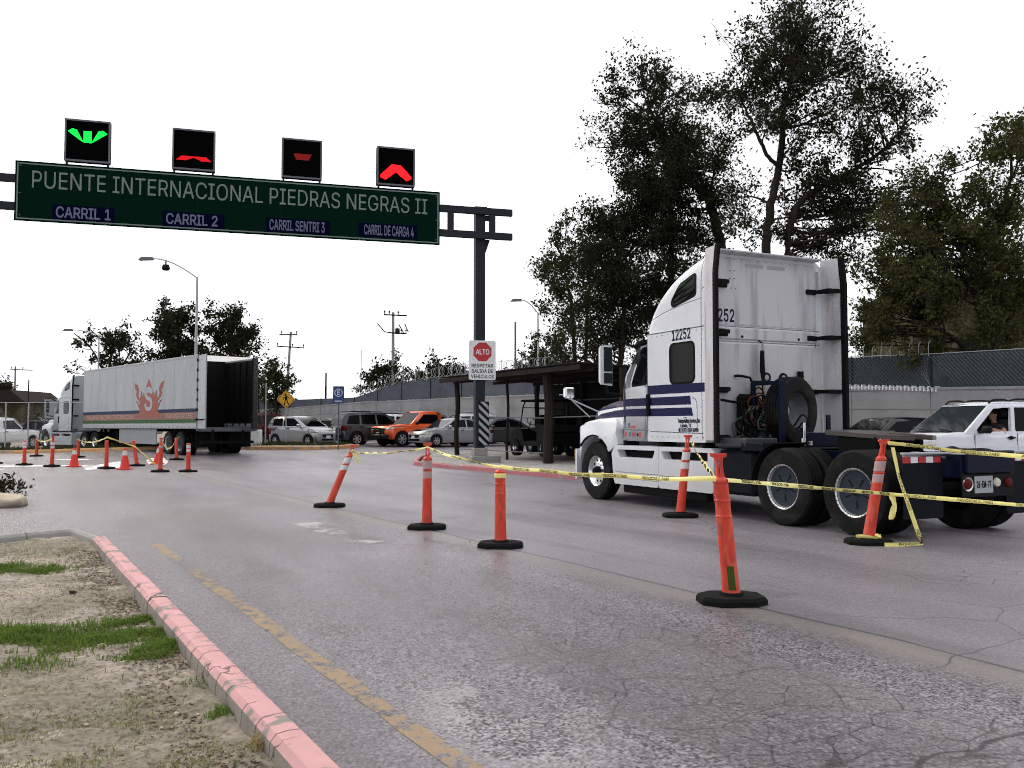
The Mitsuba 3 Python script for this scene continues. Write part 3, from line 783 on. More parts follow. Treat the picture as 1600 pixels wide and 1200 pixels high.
s = thing('crossing_sign', 'yellow diamond sign with a black walking figure', 'warning sign')
X, Y = -11.05, 43.8; Z = 1.32 + (667 - 624) / 1400 * Y
add(s + '__post', post_sign(X, Y + .05, Z - float(gz(X, Y)) + .3, .035), 'galvanised')
dm = rnd([(-.45, 0), (0, -.45), (.45, 0), (0, .45)], .05)
SM = frame(X, Y, Z, 10)
add(s + '__plate', prism(dm, 'y', -.012, .0), 'yellow_sign', 35, SM)
o = rnd([(-.40, 0), (0, -.40), (.40, 0), (0, .40)], .04); i_ = rnd([(-.375, 0), (0, -.375), (.375, 0), (0, .375)], .04)
add(s + '__border', man(solid(o, 'y', -.016, -.011) - solid(i_, 'y', -.03, 0)), 'black', False, SM)
fig = cat(prism(np.array(Point(-.02, .22).buffer(.055).exterior.coords)[:-1], 'y', -.016, -.011), prism(rnd([(-.06, .15), (.05, .16), (.06, -.02), (-.05, -.04)], .015), 'y', -.016, -.011), prism([(.01, -.01), (.06, -.02), (.10, -.14), (.16, -.25), (.11, -.27), (.05, -.15)], 'y', -.0162, -.011), prism([(-.05, -.03), (.0, -.04), (-.03, -.16), (-.05, -.29), (-.11, -.29), (-.08, -.15)], 'y', -.0164, -.011), prism([(.04, .14), (.13, .03), (.16, .05), (.06, .17)], 'y', -.0166, -.011), prism([(-.05, .14), (-.15, .07), (-.13, -.02), (-.10, -.01), (-.115, .05), (-.03, .10)], 'y', -.0168, -.011))
add(s + '__walking_figure', fig, 'black', False, SM)
s = thing('parking_sign', 'blue parking sign with a ringed white letter E', 'parking sign')
X, Y = -8.0, 41.3; Z = 1.32 + (667 - 617) / 1400 * Y
add(s + '__post', post_sign(X, Y + .04, Z - float(gz(X, Y)) + .4, .03), 'grey_steel')
SM = frame(X, Y, Z, 5)
add(s + '__plate', prism(rrect(-.25, .25, -.40, .40, .03), 'y', -.012, 0), 'blue_sign', 35, SM)
ring = Point(0, .1).buffer(.185); ring2 = Point(0, .1).buffer(.155)
add(s + '__ring', man(solid(np.array(ring.exterior.coords)[:-1], 'y', -.016, -.011) - solid(np.array(ring2.exterior.coords)[:-1], 'y', -.03, 0)), 'white_print', False, SM)
add(s + '__lettering', on_plane(text('E', .19, .13, True), (-.065, -.014, .005), (1, 0, 0), (0, 0, 1)), 'white_print', False, SM)
add(s + '__white_bar', box(-.17, .17, -.016, -.011, -.31, -.27), 'white_print', False, SM)
for X, Y, hh, lb in ((-11.95, 43.5, 3.2, 'thin grey post left of the yellow crossing sign in front of the hatchback'), (-10.9 + 2.0, 46.6, 2.4, 'thin pale post just left of the blue parking sign')):
    k = add('signpost', post_sign(X, Y, hh, .03), 'galvanised'); labels[k] = {'label': lb, 'category': 'post'}


def street_lamp(label, x, y, top, arm, n=10, r0=.10, lean=0):
    k = thing('street_lamp', label, 'street lamp'); z = float(gz(x, y))
    add(k + '__pole', tube([(x, y, z), (x + lean * .5, y, (z + top) / 2), (x + lean, y, top)], [r0, r0 * .8, r0 * .55], 10), 'galvanised')
    t = np.linspace(0, 1, 7); ax, ay, az = arm
    add(k + '__arm', tube(np.stack([x + lean + ax * t, y + ay * t, top - .05 + az * np.sin(t * np.pi / 2)], 1), r0 * .35, 7), 'galvanised')
    e = np.array([x + lean + ax, y + ay, top - .05 + az]); d = np.sign(ax)
    add(k + '__lamp_head', mv(hull([(0, -.12, -.08), (0, .12, -.08), (0, -.1, .06), (0, .1, .06), (d * .75, -.17, -.10), (d * .75, .17, -.10), (d * .6, -.15, .06), (d * .6, .15, .06)]), *e), 'grey_steel')
    return k, e


k, e = street_lamp('tall lamp post with a long curved arm behind the white trailer', -16.98, 48, 9.40, (-2.4, 0, 1.05))
add(k + '__photocell_lamp', mv(cat(tube([(0, 0, 0), (0, 0, -.25)], .04, 6), lathe([(0, -.2), (.16, -.22), (.22, -.42), (.16, -.52), (0, -.54)], 12)), e[0] + .7, e[1], e[2] - .12), 'black')
street_lamp('smaller lamp post standing among the sparse tree on the left', -34.0, 73.5, 8.9, (-2.2, 0, .45), r0=.09)
k, e = street_lamp('lamp post with curved arm between the shelter and the big trees', 1.75, 60, 9.0, (-1.1, 0, .9))


def utility(label, x, y, top, lean, arms, r0=.16):
    k = thing('utility_pole', label, 'utility pole'); z = float(gz(x, y)) - .2
    add(k + '__pole', tube([(x, y, z), (x + lean, y, top)], [r0, r0 * .7], 10), 'concrete')
    for (dz, w0, w1, tilt, pins) in arms:
        cx = x + lean * (top - dz - z) / (top - z)
        add(k + '__crossarm', tube([(cx + w0, y - .12, top - dz - w0 * tilt), (cx + w1, y - .12, top - dz - w1 * tilt)], .06, 6), 'bark')
        for p_ in pins:
            add(k + '__insulator', mv(lathe([(0, 0), (.035, 0), (.03, .12), (.07, .14), (.07, .22), (.04, .30), (0, .31)], 8), cx + p_, y - .12, top - dz - p_ * tilt + .05), 'bark')
    return k


k = utility('concrete utility pole with two crossarms rising behind the wall', -9.95, 75, 10.95, -.05, [(.25, -.75, 1.2, .05, (-.7, -.3, .45)), (1.75, -.4, 1.15, .06, (.3, .7, 1.1))])
add(k + '__switchgear', cat(tube([(-11.3, 74.9, 10.0), (-10.7, 74.9, 9.3), (-10.2, 74.9, 9.2)], .05, 6), tube([(-9.5, 74.9, 9.9), (-9.1, 74.9, 9.2)], .05, 6), tube([(-9.0, 74.9, 9.95), (-8.7, 74.9, 9.25)], .05, 6), mv(lathe([(0, 0), (.2, 0), (.2, .45), (0, .5)], 10), -9.6, 74.8, 9.1)), 'bark')
utility('leaning utility pole with two crossarms behind the yellow crossing sign', -22.9, 90, 10.9, .6, [(.3, -1.1, .7, .0, (-.9, .6)), (1.55, -1.3, 1.5, .06, (-1.2, .3, 1.4))])
utility('distant utility pole over the low brown building at the far left', -62.2, 112, 8.9, .0, [(.4, -.6, 2.2, .05, (-.4, 1.0))], .14)
for X, Y, top, rr, lb, bs in ((.23, 62, 8.6, .09, 'plain dark pole without arms left of the shelter lamp post', 'grey_steel'), (-16.2, 96, 9.6, .05, 'thin antenna mast rising from the shrubs behind the wall', 'grey_steel'), (-54.0, 100, 6.6, .09, 'short dark pole left of the silver truck', 'bark'), (-15.8, 76, 5.9, .1, 'short dark stub pole behind the wall near the parking sign', 'bark')):
    k = add('pole', tube([(X, Y, 0), (X, Y, top)], [rr, rr * .7], 8), bs); labels[k] = {'label': lb, 'category': 'pole'}
# ------------------------------------------------------------------ wheels (axle along y, centre at the origin, outside face towards +y)
def tyre_mesh(R, w, rim, n=40, grooves=4):
    pr = [(rim - .02, -w * .42), (rim, -w * .46), (rim + .02, -w * .49), (R * .80, -w * .5), (R * .95, -w * .47), (R - .008, -w * .40)]
    gx_ = np.linspace(-w * .36, w * .36, 2 * grooves + 2)
    for k in range(grooves + 1):
        a_, b_ = gx_[2 * k], gx_[2 * k + 1]
        pr += [(R, a_), (R, b_)]
        if k < grooves:
            pr += [(R - .014, b_ + .004), (R - .014, gx_[2 * k + 2] - .004)]
    pr += [(R - .008, w * .40), (R * .95, w * .47), (R * .80, w * .5), (rim + .02, w * .49), (rim, w * .46), (rim - .02, w * .42)]
    return lathe(pr[::-1], n, 'y')


def disc_ring(pts, n=32):
    return lathe(pts, n, 'y')


def truck_wheel(root, M, x, y, side, R=.525, kind='cover'):
    """side +1: outside faces +y."""
    k = uniq(root + '__wheel'); S = np.diag([1, side, 1.0])

    def A(name, m, b, sm=35):
        m = tr(m, S); add(k + '__' + name, mv(m, x, y, R), b, sm, M)
    w = .275
    A('tyre', tyre_mesh(R, w, .295), 'rubber', 30)
    if kind == 'chrome':
        A('rim', disc_ring([(0, .06), (.12, .065), (.15, .05), (.235, .05), (.262, .10), (.283, .118), (.300, .128), (.305, .118), (.29, .0), (0, -.02)]), 'chrome', 40)
        A('hub', disc_ring([(0, .165), (.05, .16), (.07, .13), (.085, .10), (.085, .055), (0, .05)], 20), 'matt_black')
        an = np.arange(10) * 2 * np.pi / 10
        A('hand_hole', cat(*[mv(disc_ring([(0, .055), (.024, .055), (.024, .03), (0, .03)], 12), .195 * math.cos(t), 0, .195 * math.sin(t)) for t in an]), 'matt_black')
        A('lug_nut', cat(*[mv(disc_ring([(0, .085), (.014, .08), (.016, .045)], 6), .125 * math.cos(t + .3), 0, .125 * math.sin(t + .3)) for t in an]), 'chrome')
    else:
        A('rim', disc_ring([(.268, .04), (.272, .108), (.285, .122), (.303, .130), (.308, .118), (.29, .0)]), 'rim_ring', 40)
        A('hub_cover', disc_ring([(0, .098), (.055, .098), (.06, .085), (.20, .078), (.274, .088), (.274, .04), (0, .0)]), 'hub_disc', 30)
        A('hub_cap', disc_ring([(0, .13), (.028, .125), (.035, .09)], 14), 'matt_black')
        for j in range(5):
            A('cover_slot', tr(box(-.05, .05, .074, .088, -.006, .006), rot('y', 72 * j + 20), (.14 * math.cos(math.radians(72 * j + 20)), 0, -.14 * math.sin(math.radians(72 * j + 20)))), 'matt_black', False)
    return k


def overlay(body, poly, side, off=.004, axis='y', lim=(.3, 3)):
    """The skin of the body inside the outline, moved outwards a little."""
    p = solid(poly, axis, lim[0] * side, lim[1] * side)
    m = man(body ^ p)
    return mv(m, y=off * side) if axis == 'y' else mv(m, x=off * side)


def ring_poly(poly, w):
    return np.array(Polygon(poly).buffer(-w).exterior.coords)[:-1]


# ------------------------------------------------------------------ road tractors: x forward from the front axle, y to the left, z up
def tractor(name, label, M, paint, near):
    root = thing(name, label, 'truck')

    def A(key, m, b, sm=35, **k):
        return add(root + '__' + key, m, b, sm, M, **k)
    HW = 1.21
    # sleeper: a box below, a tapering raised roof above
    low = solid(rnd([(-3.25, 1.08), (-1.72, 1.08), (-1.72, 2.86), (-3.25, 2.86)], .03), 'y', -HW, HW) ^ solid(rrect(-HW, HW, .9, 3.2, .05), 'x', -4, 0)
    # raised roof, lofted along x: (x, half width, top, squareness)
    st = curve([(-1.60, .84, 2.90, 2.6), (-1.585, 1.0, 3.02, 3.0), (-1.63, 1.10, 3.17, 3.4), (-1.76, 1.16, 3.39, 4.0), (-1.98, 1.19, 3.62, 4.6), (-2.30, 1.20, 3.82, 5.2), (-2.7, 1.205, 3.95, 6.0), (-3.08, 1.208, 4.01, 7.5), (-3.25, 1.208, 4.02, 9.0)], 4)
    th = np.linspace(0, np.pi, 49); ct, sn = np.cos(th), np.sin(th); rows = []
    for (x_, w_, z_, e_) in st:
        rows.append(np.stack([th * 0 + x_, w_ * np.sign(ct) * np.abs(ct) ** (2 / e_), 2.84 + (z_ - 2.84) * np.abs(sn) ** (2 / (e_ * .8))], 1))
    v_ = np.vstack(rows); m_ = len(th); n_ = len(st); i_, j_ = np.meshgrid(np.arange(n_ - 1), np.arange(m_ - 1), indexing='ij')
    q_ = np.stack([i_ * m_ + j_, i_ * m_ + j_ + 1, (i_ + 1) * m_ + j_ + 1, (i_ + 1) * m_ + j_], -1).reshape(-1, 4)
    f_ = [q_[:, [0, 1, 2]], q_[:, [0, 2, 3]]]; e0 = (n_ - 1) * m_
    f_.append(np.array([[0, j + 1, j] for j in range(1, m_ - 1)])); f_.append(np.array([[e0, e0 + j, e0 + j + 1] for j in range(1, m_ - 1)]))
    f_.append(np.array([t_ for i in range(n_ - 1) for t_ in ([i * m_, (i + 1) * m_, (i + 1) * m_ + m_ - 1], [i * m_, (i + 1) * m_ + m_ - 1, i * m_ + m_ - 1])]))
    f_ = np.vstack(f_)
    roof = m3.Manifold(m3.Mesh(v_.astype(np.float32), f_.astype(np.uint32)))
    if roof.volume() < 0 or roof.is_empty():
        roof = m3.Manifold(m3.Mesh(v_.astype(np.float32), f_[:, ::-1].astype(np.uint32)))
    body = low + roof
    A('sleeper', man(low), paint, 30)
    A('raised_roof', man(roof), paint, 45)
    # cab with raked windscreen
    cside = rnd([(-1.725, 1.08), (-.66, 1.08), (-.68, 1.90), (-.82, 1.95), (-1.24, 2.66), (-1.45, 2.77), (-1.725, 2.80)], .03)
    cplan = np.vstack([[(-1.725, -1.205)], curve([(-1.6, -1.205), (-1.1, -1.17), (-.75, -1.06), (-.60, -.7), (-.58, 0), (-.60, .7), (-.75, 1.06), (-1.1, 1.17), (-1.6, 1.205)], 4), [(-1.725, 1.205)]])
    cfront = rnd([(-1.21, 1.0), (1.21, 1.0), (1.21, 1.95), (1.05, 2.72), (.9, 2.82), (-.9, 2.82), (-1.05, 2.72), (-1.21, 1.95)], .06)
    cab = solid(cside, 'y', -1.3, 1.3) ^ solid(cplan, 'z', 0, 4) ^ solid(cfront, 'x', -3, 0)
    A('cab', man(cab), paint, 30)
    # bonnet with its wheel arches
    hside = np.vstack([[(-.70, 1.0), (-.70, 1.885)], curve([(-.45, 1.85), (0, 1.76), (.4, 1.61), (.7, 1.43), (.9, 1.2), (.98, .95)], 5), [(.98, .62), (-.2, .62)]])
    hplan = np.vstack([[(-.72, -1.04)], curve([(-.5, -1.02), (0, -.97), (.45, -.88), (.8, -.68), (.97, -.3), (.99, 0), (.97, .3), (.8, .68), (.45, .88), (0, .97), (-.5, 1.02)], 4), [(-.72, 1.04)]])
    hfront = rnd([(-1.03, .5), (1.03, .5), (1.03, 1.35), (.86, 1.72), (.6, 1.95), (-.6, 1.95), (-.86, 1.72), (-1.03, 1.35)], .12)
    hood = solid(hside, 'y', -1.1, 1.1) ^ solid(hplan, 'z', 0, 3) ^ solid(hfront, 'x', -2, 2)
    fs = np.vstack([[(-.78, 1.02)], curve([(-.77, 1.10), (-.62, 1.38), (-.35, 1.49), (0, 1.50), (.35, 1.44), (.68, 1.28), (.90, 1.02)], 5), [(.98, .80), (.98, .62), (.0, .6)]])
    fp = np.vstack([[(-.79, .6), (-.79, 1.20)], curve([(-.55, 1.235), (0, 1.24), (.45, 1.2), (.8, 1.05), (.96, .8)], 5), [(1.0, .55)]])
    ff = rnd([(.5, .5), (1.24, .5), (1.24, 1.16), (1.10, 1.42), (.80, 1.60), (.5, 1.62)], .06)
    fen = solid(fs, 'y', 0, 1.3) ^ solid(fp, 'z', 0, 3) ^ solid(ff, 'x', -2, 2)
    bon = hood + fen + fen.mirror((0, 1, 0))
    arch = m3.Manifold.cylinder(4, .635, circular_segments=48).rotate((90, 0, 0)).translate((0, 2, .525))
    well = (solid([(-.66, -.2), (.66, -.2), (.66, .55), (-.66, .55)], 'y', -1.4, 1.4) + arch) - solid([(-3, -1), (3, -1), (3, 3), (-3, 3)], 'y', -.72, .72)
    bon = bon - well
    A('bonnet', man(bon), paint, 30)
    A('wheel_arch', man((arch ^ solid([(-2, 0), (2, 0), (2, 3), (-2, 3)], 'y', -.9, .9)) - m3.Manifold.cylinder(4, .62, circular_segments=48).rotate((90, 0, 0)).translate((0, 2, .525)) - solid([(-2, -1), (2, -1), (2, .6), (-2, .6)], 'y', -2, 2)), 'matt_black')
    for sg in (1, -1):
        A('arch_trim', tr(man((m3.Manifold.cylinder(.03, .655, circular_segments=48) - m3.Manifold.cylinder(.2, .632, circular_segments=48).translate((0, 0, -.1))).rotate((90, 0, 0)).translate((0, 1.24, .525)) ^ solid([(-2, .95), (.62, .95), (.62, 3), (-2, 3)], 'y', -2, 2)), np.diag([1, sg, 1.0])), 'matt_black')
    # bumper
    bp = np.vstack([[(.62, -1.22)], curve([(.72, -1.2), (.95, -1.0), (1.08, -.5), (1.12, 0), (1.08, .5), (.95, 1.0), (.72, 1.2)], 4), [(.62, 1.22)]])
    bump = solid(bp, 'z', .34, .90) ^ solid(rnd([(.4, .34), (1.0, .34), (1.14, .48), (1.14, .84), (1.04, .9), (.4, .9)], .03), 'y', -2, 2)
    A('bumper', man(bump), paint, 30)
    A('grille', overlay(hood, rnd([(-.42, .95), (.42, .95), (.34, 1.45), (-.34, 1.45)], .05), 1, .006, 'x', (.4, 2)), 'matt_black')
    for sg in (1, -1):
        hl = rnd([(.42, 1.02), (.92, 1.0), (.88, 1.26), (.5, 1.22)], .03)
        A('headlight', mv(man(bon ^ solid(hl if sg > 0 else [(-q[0], q[1]) for q in hl], 'x', .2, 2)), .006, 0, 0), 'lamp_clear')
    # glass
    A('windscreen', mv(man(cab ^ solid(rnd([(-1.02, 1.98), (1.02, 1.98), (.90, 2.62), (-.90, 2.62)], .06), 'x', -1.3, 0)), .006, 0, .004), 'glass_dark')
    for sg in (1, -1):
        A('door_window', overlay(cab, rnd([(-1.22, 2.02), (-1.66, 2.05), (-1.64, 2.66), (-1.36, 2.63)], .04), sg, .006), 'glass_dark')
        A('quarter_window', overlay(cab, rnd([(-.92, 1.97), (-1.15, 2.0), (-1.28, 2.60), (-1.24, 2.60)], .012), sg, .006), 'glass_grey')
        A('door_window_seal', man((cab ^ solid(rnd([(-1.20, 1.995), (-1.69, 2.02), (-1.665, 2.70), (-1.345, 2.67)], .04), 'y', .3 * sg, 2 * sg)).translate((0, .004 * sg, 0))), 'matt_black')
        A('sleeper_window', overlay(body, rrect(-2.98, -2.37, 2.02, 2.62, .09), sg, .008), 'glass_dark')
        A('sleeper_window_seal', overlay(body, rrect(-3.01, -2.34, 1.99, 2.65, .10), sg, .004), 'matt_black')
        A('roof_window', overlay(roof, rnd([(-3.02, 3.36), (-2.42, 3.24), (-2.40, 3.32), (-2.58, 3.55), (-3.0, 3.68)], .07), sg, .008), 'glass_dark')
        A('roof_window_seal', overlay(roof, rnd([(-3.06, 3.33), (-2.39, 3.2), (-2.37, 3.33), (-2.57, 3.585), (-3.04, 3.72)], .08), sg, .004), 'matt_black')
        # seams of door, roof and locker
        def seam(pts, w=.007):
            return overlay(low + cab + roof, np.array(LineString(pts).buffer(w, cap_style=2).exterior.coords)[:-1], sg, .0025)
        A('seam', cat(seam([(-1.725, 1.2), (-1.725, 2.78)], .010), seam([(-.70, 1.28), (-1.74, 1.26)]), seam([(-1.80, 1.245), (-3.2, 1.22)]), seam([(-1.70, 2.845), (-3.24, 2.845)], .009), seam([(-.735, 1.88), (-.73, 1.62), (-.745, 1.48), (-.83, 1.36), (-.86, 1.24), (-.80, 1.10)], .012), seam([(-2.93, 1.77), (-3.02, 1.74), (-3.05, 1.64), (-3.05, 1.32), (-2.98, 1.25)], .006), seam([(-3.17, 1.12), (-3.17, 3.95)], .006), seam([(-3.17, 3.42), (-3.24, 3.44)], .006), seam([(-1.78, 3.08), (-2.2, 3.17), (-2.7, 3.24), (-3.16, 3.28)], .005)), 'grey_steel', False)
        A('door_handle', box(-1.80, -1.72, sg * 1.205, sg * 1.25, 1.50, 1.86, .012), 'matt_black')
        # side extenders
        A('side_extender', tr(hull([(-3.25, 1.155, 1.12), (-3.25, 1.212, 1.12), (-3.56, 1.255, 1.12), (-3.56, 1.285, 1.12), (-3.25, 1.155, 3.6), (-3.25, 1.208, 3.6), (-3.56, 1.25, 3.6), (-3.56, 1.28, 3.6), (-3.25, 1.13, 4.02), (-3.25, 1.18, 4.02), (-3.56, 1.20, 4.02), (-3.56, 1.24, 4.02)]), np.diag([1, sg, 1.0])), 'back_white' if near else paint, False)
        A('extender_edge', tr(cat(hull([(-3.56, 1.245, 1.08), (-3.56, 1.305, 1.08), (-3.64, 1.255, 1.08), (-3.64, 1.315, 1.08), (-3.56, 1.24, 3.6), (-3.56, 1.30, 3.6), (-3.64, 1.25, 3.6), (-3.64, 1.31, 3.6)]), hull([(-3.56, 1.24, 3.6), (-3.56, 1.30, 3.6), (-3.64, 1.25, 3.6), (-3.64, 1.31, 3.6), (-3.56, 1.19, 4.03), (-3.56, 1.25, 4.03), (-3.64, 1.20, 4.03), (-3.64, 1.26, 4.03)])), np.diag([1, sg, 1.0])), 'matt_black')
        for z in (3.46, 2.71, 1.85, 1.13):
            A('extender_brace', tr(cat(hull([(-3.57, 1.25, z), (-3.57, .99, z), (-3.57, 1.25, z + .06), (-3.57, .99, z + .06), (-3.47, 1.235, z), (-3.30, .97, z), (-3.47, 1.235, z + .06), (-3.30, .97, z + .06)]), box(-3.30, -3.25, .80, 1.0, z - .01, z + .07, .01)), np.diag([1, sg, 1.0])), 'matt_black')
        # skirts, steps
        sk = solid(rnd([(-.66, .42), (-.60, .86), (-.72, 1.0), (-2.02, 1.0), (-2.02, .33), (-.70, .33)], .04), 'y', sg * .6, sg * 1.215)
        sk2 = solid(rnd([(-2.03, .33), (-2.03, 1.0), (-3.36, 1.0), (-3.45, .95), (-3.42, .33)], .04), 'y', sg * .6, sg * 1.215)
        for q, slot in ((sk, [(-.78, .93), (-1.93, .93), (-1.86, .80), (-.86, .80)]), (sk2, [(-2.10, .93), (-3.30, .93), (-3.30, .80), (-2.18, .80)])):
            hole = solid(rnd(slot, .02), 'y', sg * 1.06, sg * 1.4)
            A('skirt', man(q - hole), paint)
            A('step', man(solid(rnd(slot, .02), 'y', sg * 1.04, sg * 1.062)), 'matt_black')
        A('skirt_line', cat(box(-.75, -2.01, sg * 1.2, sg * 1.217, .535, .545), box(-2.04, -3.40, sg * 1.2, sg * 1.217, .525, .535), box(-.75, -2.01, sg * 1.2, sg * 1.218, .43, .436)), 'grey_steel', False)
        A('fuel_tank', tr(lathe([(0, 0), (.26, 0), (.29, .03), (.29, 1.2), (.26, 1.23), (0, 1.23)], 24, 'x'), None, (-3.3, sg * .74, .74)), 'galvanised')
        A('underskirt', box(-.9, -3.2, sg * 1.02, sg * 1.17, .19, .34, .02), 'matt_black')
        A('cab_foot', cat(box(-.95, -1.0, sg * .9, sg * 1.19, .99, 1.09), box(-2.0, -2.1, sg * .9, sg * 1.19, .99, 1.09, .02), box(-3.12, -3.2, sg * .9, sg * 1.19, .99, 1.09, .02)), 'matt_black')
        # mirrors
        k = uniq(root + '__mirror')
        A(k[len(root) + 2:] + '__shell', tr(hull([(-.90, 1.38, 2.03), (-.90, 1.62, 2.05), (-.90, 1.38, 2.74), (-.90, 1.62, 2.72), (-.78, 1.40, 2.10), (-.78, 1.58, 2.10), (-.78, 1.40, 2.68), (-.78, 1.58, 2.68)]), np.diag([1, sg, 1.0])), paint)
        A(k[len(root) + 2:] + '__glass', tr(cat(box(-.912, -.899, 1.39, 1.55, 2.28, 2.70), box(-.912, -.899, 1.39, 1.55, 2.07, 2.25)), np.diag([1, sg, 1.0])), 'glass_grey', False)
        A(k[len(root) + 2:] + '__bracket', tr(cat(tube([(-.88, 1.5, 2.74), (-.88, 1.5, 2.82), (-.93, 1.4, 2.84), (-1.15, 1.06, 2.70)], .02, 7), tube([(-.88, 1.5, 2.04), (-.88, 1.46, 1.9), (-.84, 1.15, 1.87)], .028, 7)), np.diag([1, sg, 1.0])), 'matt_black')
        k = uniq(root + '__bonnet_mirror')
        A(k[len(root) + 2:] + '__head', tr(box(.60, .72, 1.27, 1.47, 1.86, 2.07, .03), np.diag([1, sg, 1.0])), 'chrome' if near else 'trim')
        A(k[len(root) + 2:] + '__arm', tr(cat(tube([(.64, 1.36, 1.86), (.42, 1.05, 1.50)], .014, 6), tube([(.66, 1.38, 1.86), (.1, 1.06, 1.60)], .014, 6), tube([(.66, 1.40, 1.93), (.80, 1.5, 1.93)], .012, 6)), np.diag([1, sg, 1.0])), 'pale_steel')
    # visor above the windscreen
    A('sun_visor', hull([(-1.10, -1.08, 2.70), (-1.10, 1.08, 2.70), (-.98, -.9, 2.62), (-.98, .9, 2.62), (-1.50, -1.12, 2.80), (-1.50, 1.12, 2.80), (-1.2, -1.06, 2.80), (-1.2, 1.06, 2.80), (-1.5, -1.1, 2.74), (-1.5, 1.1, 2.74)]), 'matt_black' if near else paint)
    # frame
    for sg in (1, -1):
        A('frame_rail', cat(box(-7.0, .9, sg * .38, sg * .46, .72, 1.0, .008)), 'deep_navy')
    for x in (-3.9, -5.4, -6.88):
        A('crossmember', box(x, x - .08, -.375, .375, .75, .96), 'deep_navy')
    for x, kind in ((0, 'chrome'), (-4.85, 'cover'), (-6.08, 'cover')):
        for sg in (1, -1):
            truck_wheel(root, M, x, sg * 1.06, sg, .52, kind if near or kind == 'chrome' else 'chrome')
            if x < 0:
                k = uniq(root + '__inner_wheel'); add(k + '__tyre', mv(tyre_mesh(.52, .27, .295), x, sg * .74, .52), 'rubber', 30, M)
        A('axle', tube([(x, -1, .52), (x, 1, .52)], .09, 10), 'matt_black')
        if x < 0:
            A('differential', mv(trimesh_sphere(.24), x, 0, .52), 'matt_black')
    # fifth wheel
    A('fifth_wheel', man((solid(np.vstack([curve([(-5.0, -.48), (-4.86, -.3), (-4.82, 0), (-4.86, .3), (-5.0, .48)], 4), [(-5.75, .46), (-6.12, .33), (-6.2, .16), (-5.62, .05), (-5.62, -.05), (-6.2, -.16), (-6.12, -.33), (-5.75, -.46)]]), 'z', 1.19, 1.245)).transform(np.array([[.996, 0, .05, 0], [0, 1, 0, 0], [.055, 0, 1, .30]], float)[:, [0, 1, 2, 3]])), 'grease')
    A('fifth_wheel_mount', cat(box(-5.1, -5.75, -.44, -.36, .98, 1.2, .01), box(-5.1, -5.75, .36, .44, .98, 1.2, .01), box(-5.2, -5.6, -.4, .4, 1.0, 1.06)), 'matt_black')
    return root, body, cab, bon, A


def trimesh_sphere(r, n=2):
    s_ = trimesh.creation.icosphere(n, radius=r)
    return np.array(s_.vertices), np.array(s_.faces)


TX, TY, TYAW = 2.595, 16.93, 115.6
TM = frame(TX, TY, 0.0, TYAW)
root, body, cab, bon, A = tractor('semi_truck', 'white bobtail road tractor with blue stripes and number 12252 on its sleeper', TM, 'truck_white', True)
allb = body + cab
# blue stripes on the near side and the far side
for sg in (1, -1):
    A('arch_gap', man((cab + bon) ^ solid([(-.66, 1.36), (-.78, 1.30), (-.82, 1.2), (-.76, 1.06), (-.60, 1.06), (-.66, 1.2)], 'y', .3 * sg, 2 * sg)) if False else overlay(cab, [(-.70, 1.34), (-.80, 1.27), (-.80, 1.16), (-.74, 1.10), (-.70, 1.10)], sg, .006), 'matt_black')
    A('stripe', overlay(allb, [(-1.74, 2.0), (-3.24, 1.99), (-3.24, 1.85), (-1.74, 1.85)], sg, .0035), 'navy')
    A('stripe', cat(overlay(allb, [(-.70, 1.80), (-2.88, 1.80), (-2.90, 1.665), (-.70, 1.675)], sg, .0035), overlay(bon, [(-.69, 1.81), (-.1, 1.78), (.45, 1.60), (.1, 1.64), (-.3, 1.675), (-.69, 1.68)], sg, .0035)), 'navy')
    A('stripe', cat(overlay(allb, [(-.70, 1.625), (-2.91, 1.62), (-2.95, 1.49), (-.70, 1.50)], sg, .0035), overlay(bon, [(-.69, 1.63), (-.3, 1.62), (.2, 1.56), (.52, 1.47), (.56, 1.40), (.1, 1.47), (-.35, 1.49), (-.69, 1.50)], sg, .0035)), 'navy')


def on_side(txt, x, z, h, w, b, bold=True, y=1.2125):
    """Lettering on the left side: it reads from the front of the truck to the back."""
    m = text(txt, h, w, bold)
    A('lettering', on_plane(m, (x, y, z), (-1, 0, 0), (0, 0, 1)), b, False)


on_side('12252', -2.42, 2.69, .165, .48, 'ink')
on_side('Transportation Services, Inc', -2.56, 1.385, .062, .56, 'ink')
on_side('Laredo, TX', -2.63, 1.315, .055, .27, 'ink')
on_side('MC 147072  USDOT 607090', -2.58, 1.245, .055, .50, 'ink')
A('side_label', box(-2.70, -2.79, 1.209, 1.213, 1.455, 1.47), 'grey_steel', False)
# badges low on the door
dz = 1.205
A('sticker', mv(prism(np.array(affinity.scale(Point(-.93, 1.345).buffer(.05), .85, 1).exterior.coords)[:-1], 'y', 0, .003), y=1.16), 'sticker_grey', False, M=None) if False else None
for (x0, x1, z0, z1, b, y) in [(-1.05, -1.14, 1.30, 1.39, 'sticker_teal', 1.172), (-1.16, -1.33, 1.30, 1.335, 'sticker_red', 1.187), (-1.08, -1.17, 1.155, 1.235, 'sticker_teal', 1.178), (-1.19, -1.235, 1.155, 1.225, 'sticker_red', 1.184), (-1.24, -1.285, 1.155, 1.225, 'sticker_teal', 1.187), (-1.29, -1.34, 1.15, 1.225, 'sticker_red', 1.190), (-1.44, -1.50, 1.15, 1.22, 'sticker_red', 1.20)]:
    A('sticker', overlay(cab, [(x0, z0), (x1, z0), (x1, z1), (x0, z1)], 1, .0035), b, False)
for (x, z, r_, b) in [(-.93, 1.345, .05, 'sticker_grey'), (-.96, 1.195, .048, 'sticker_red'), (-1.40, 1.185, .03, 'trim')]:
    A('sticker', overlay(cab, np.array(Point(x, z).buffer(r_).exterior.coords)[:-1], 1, .0035), b, False)
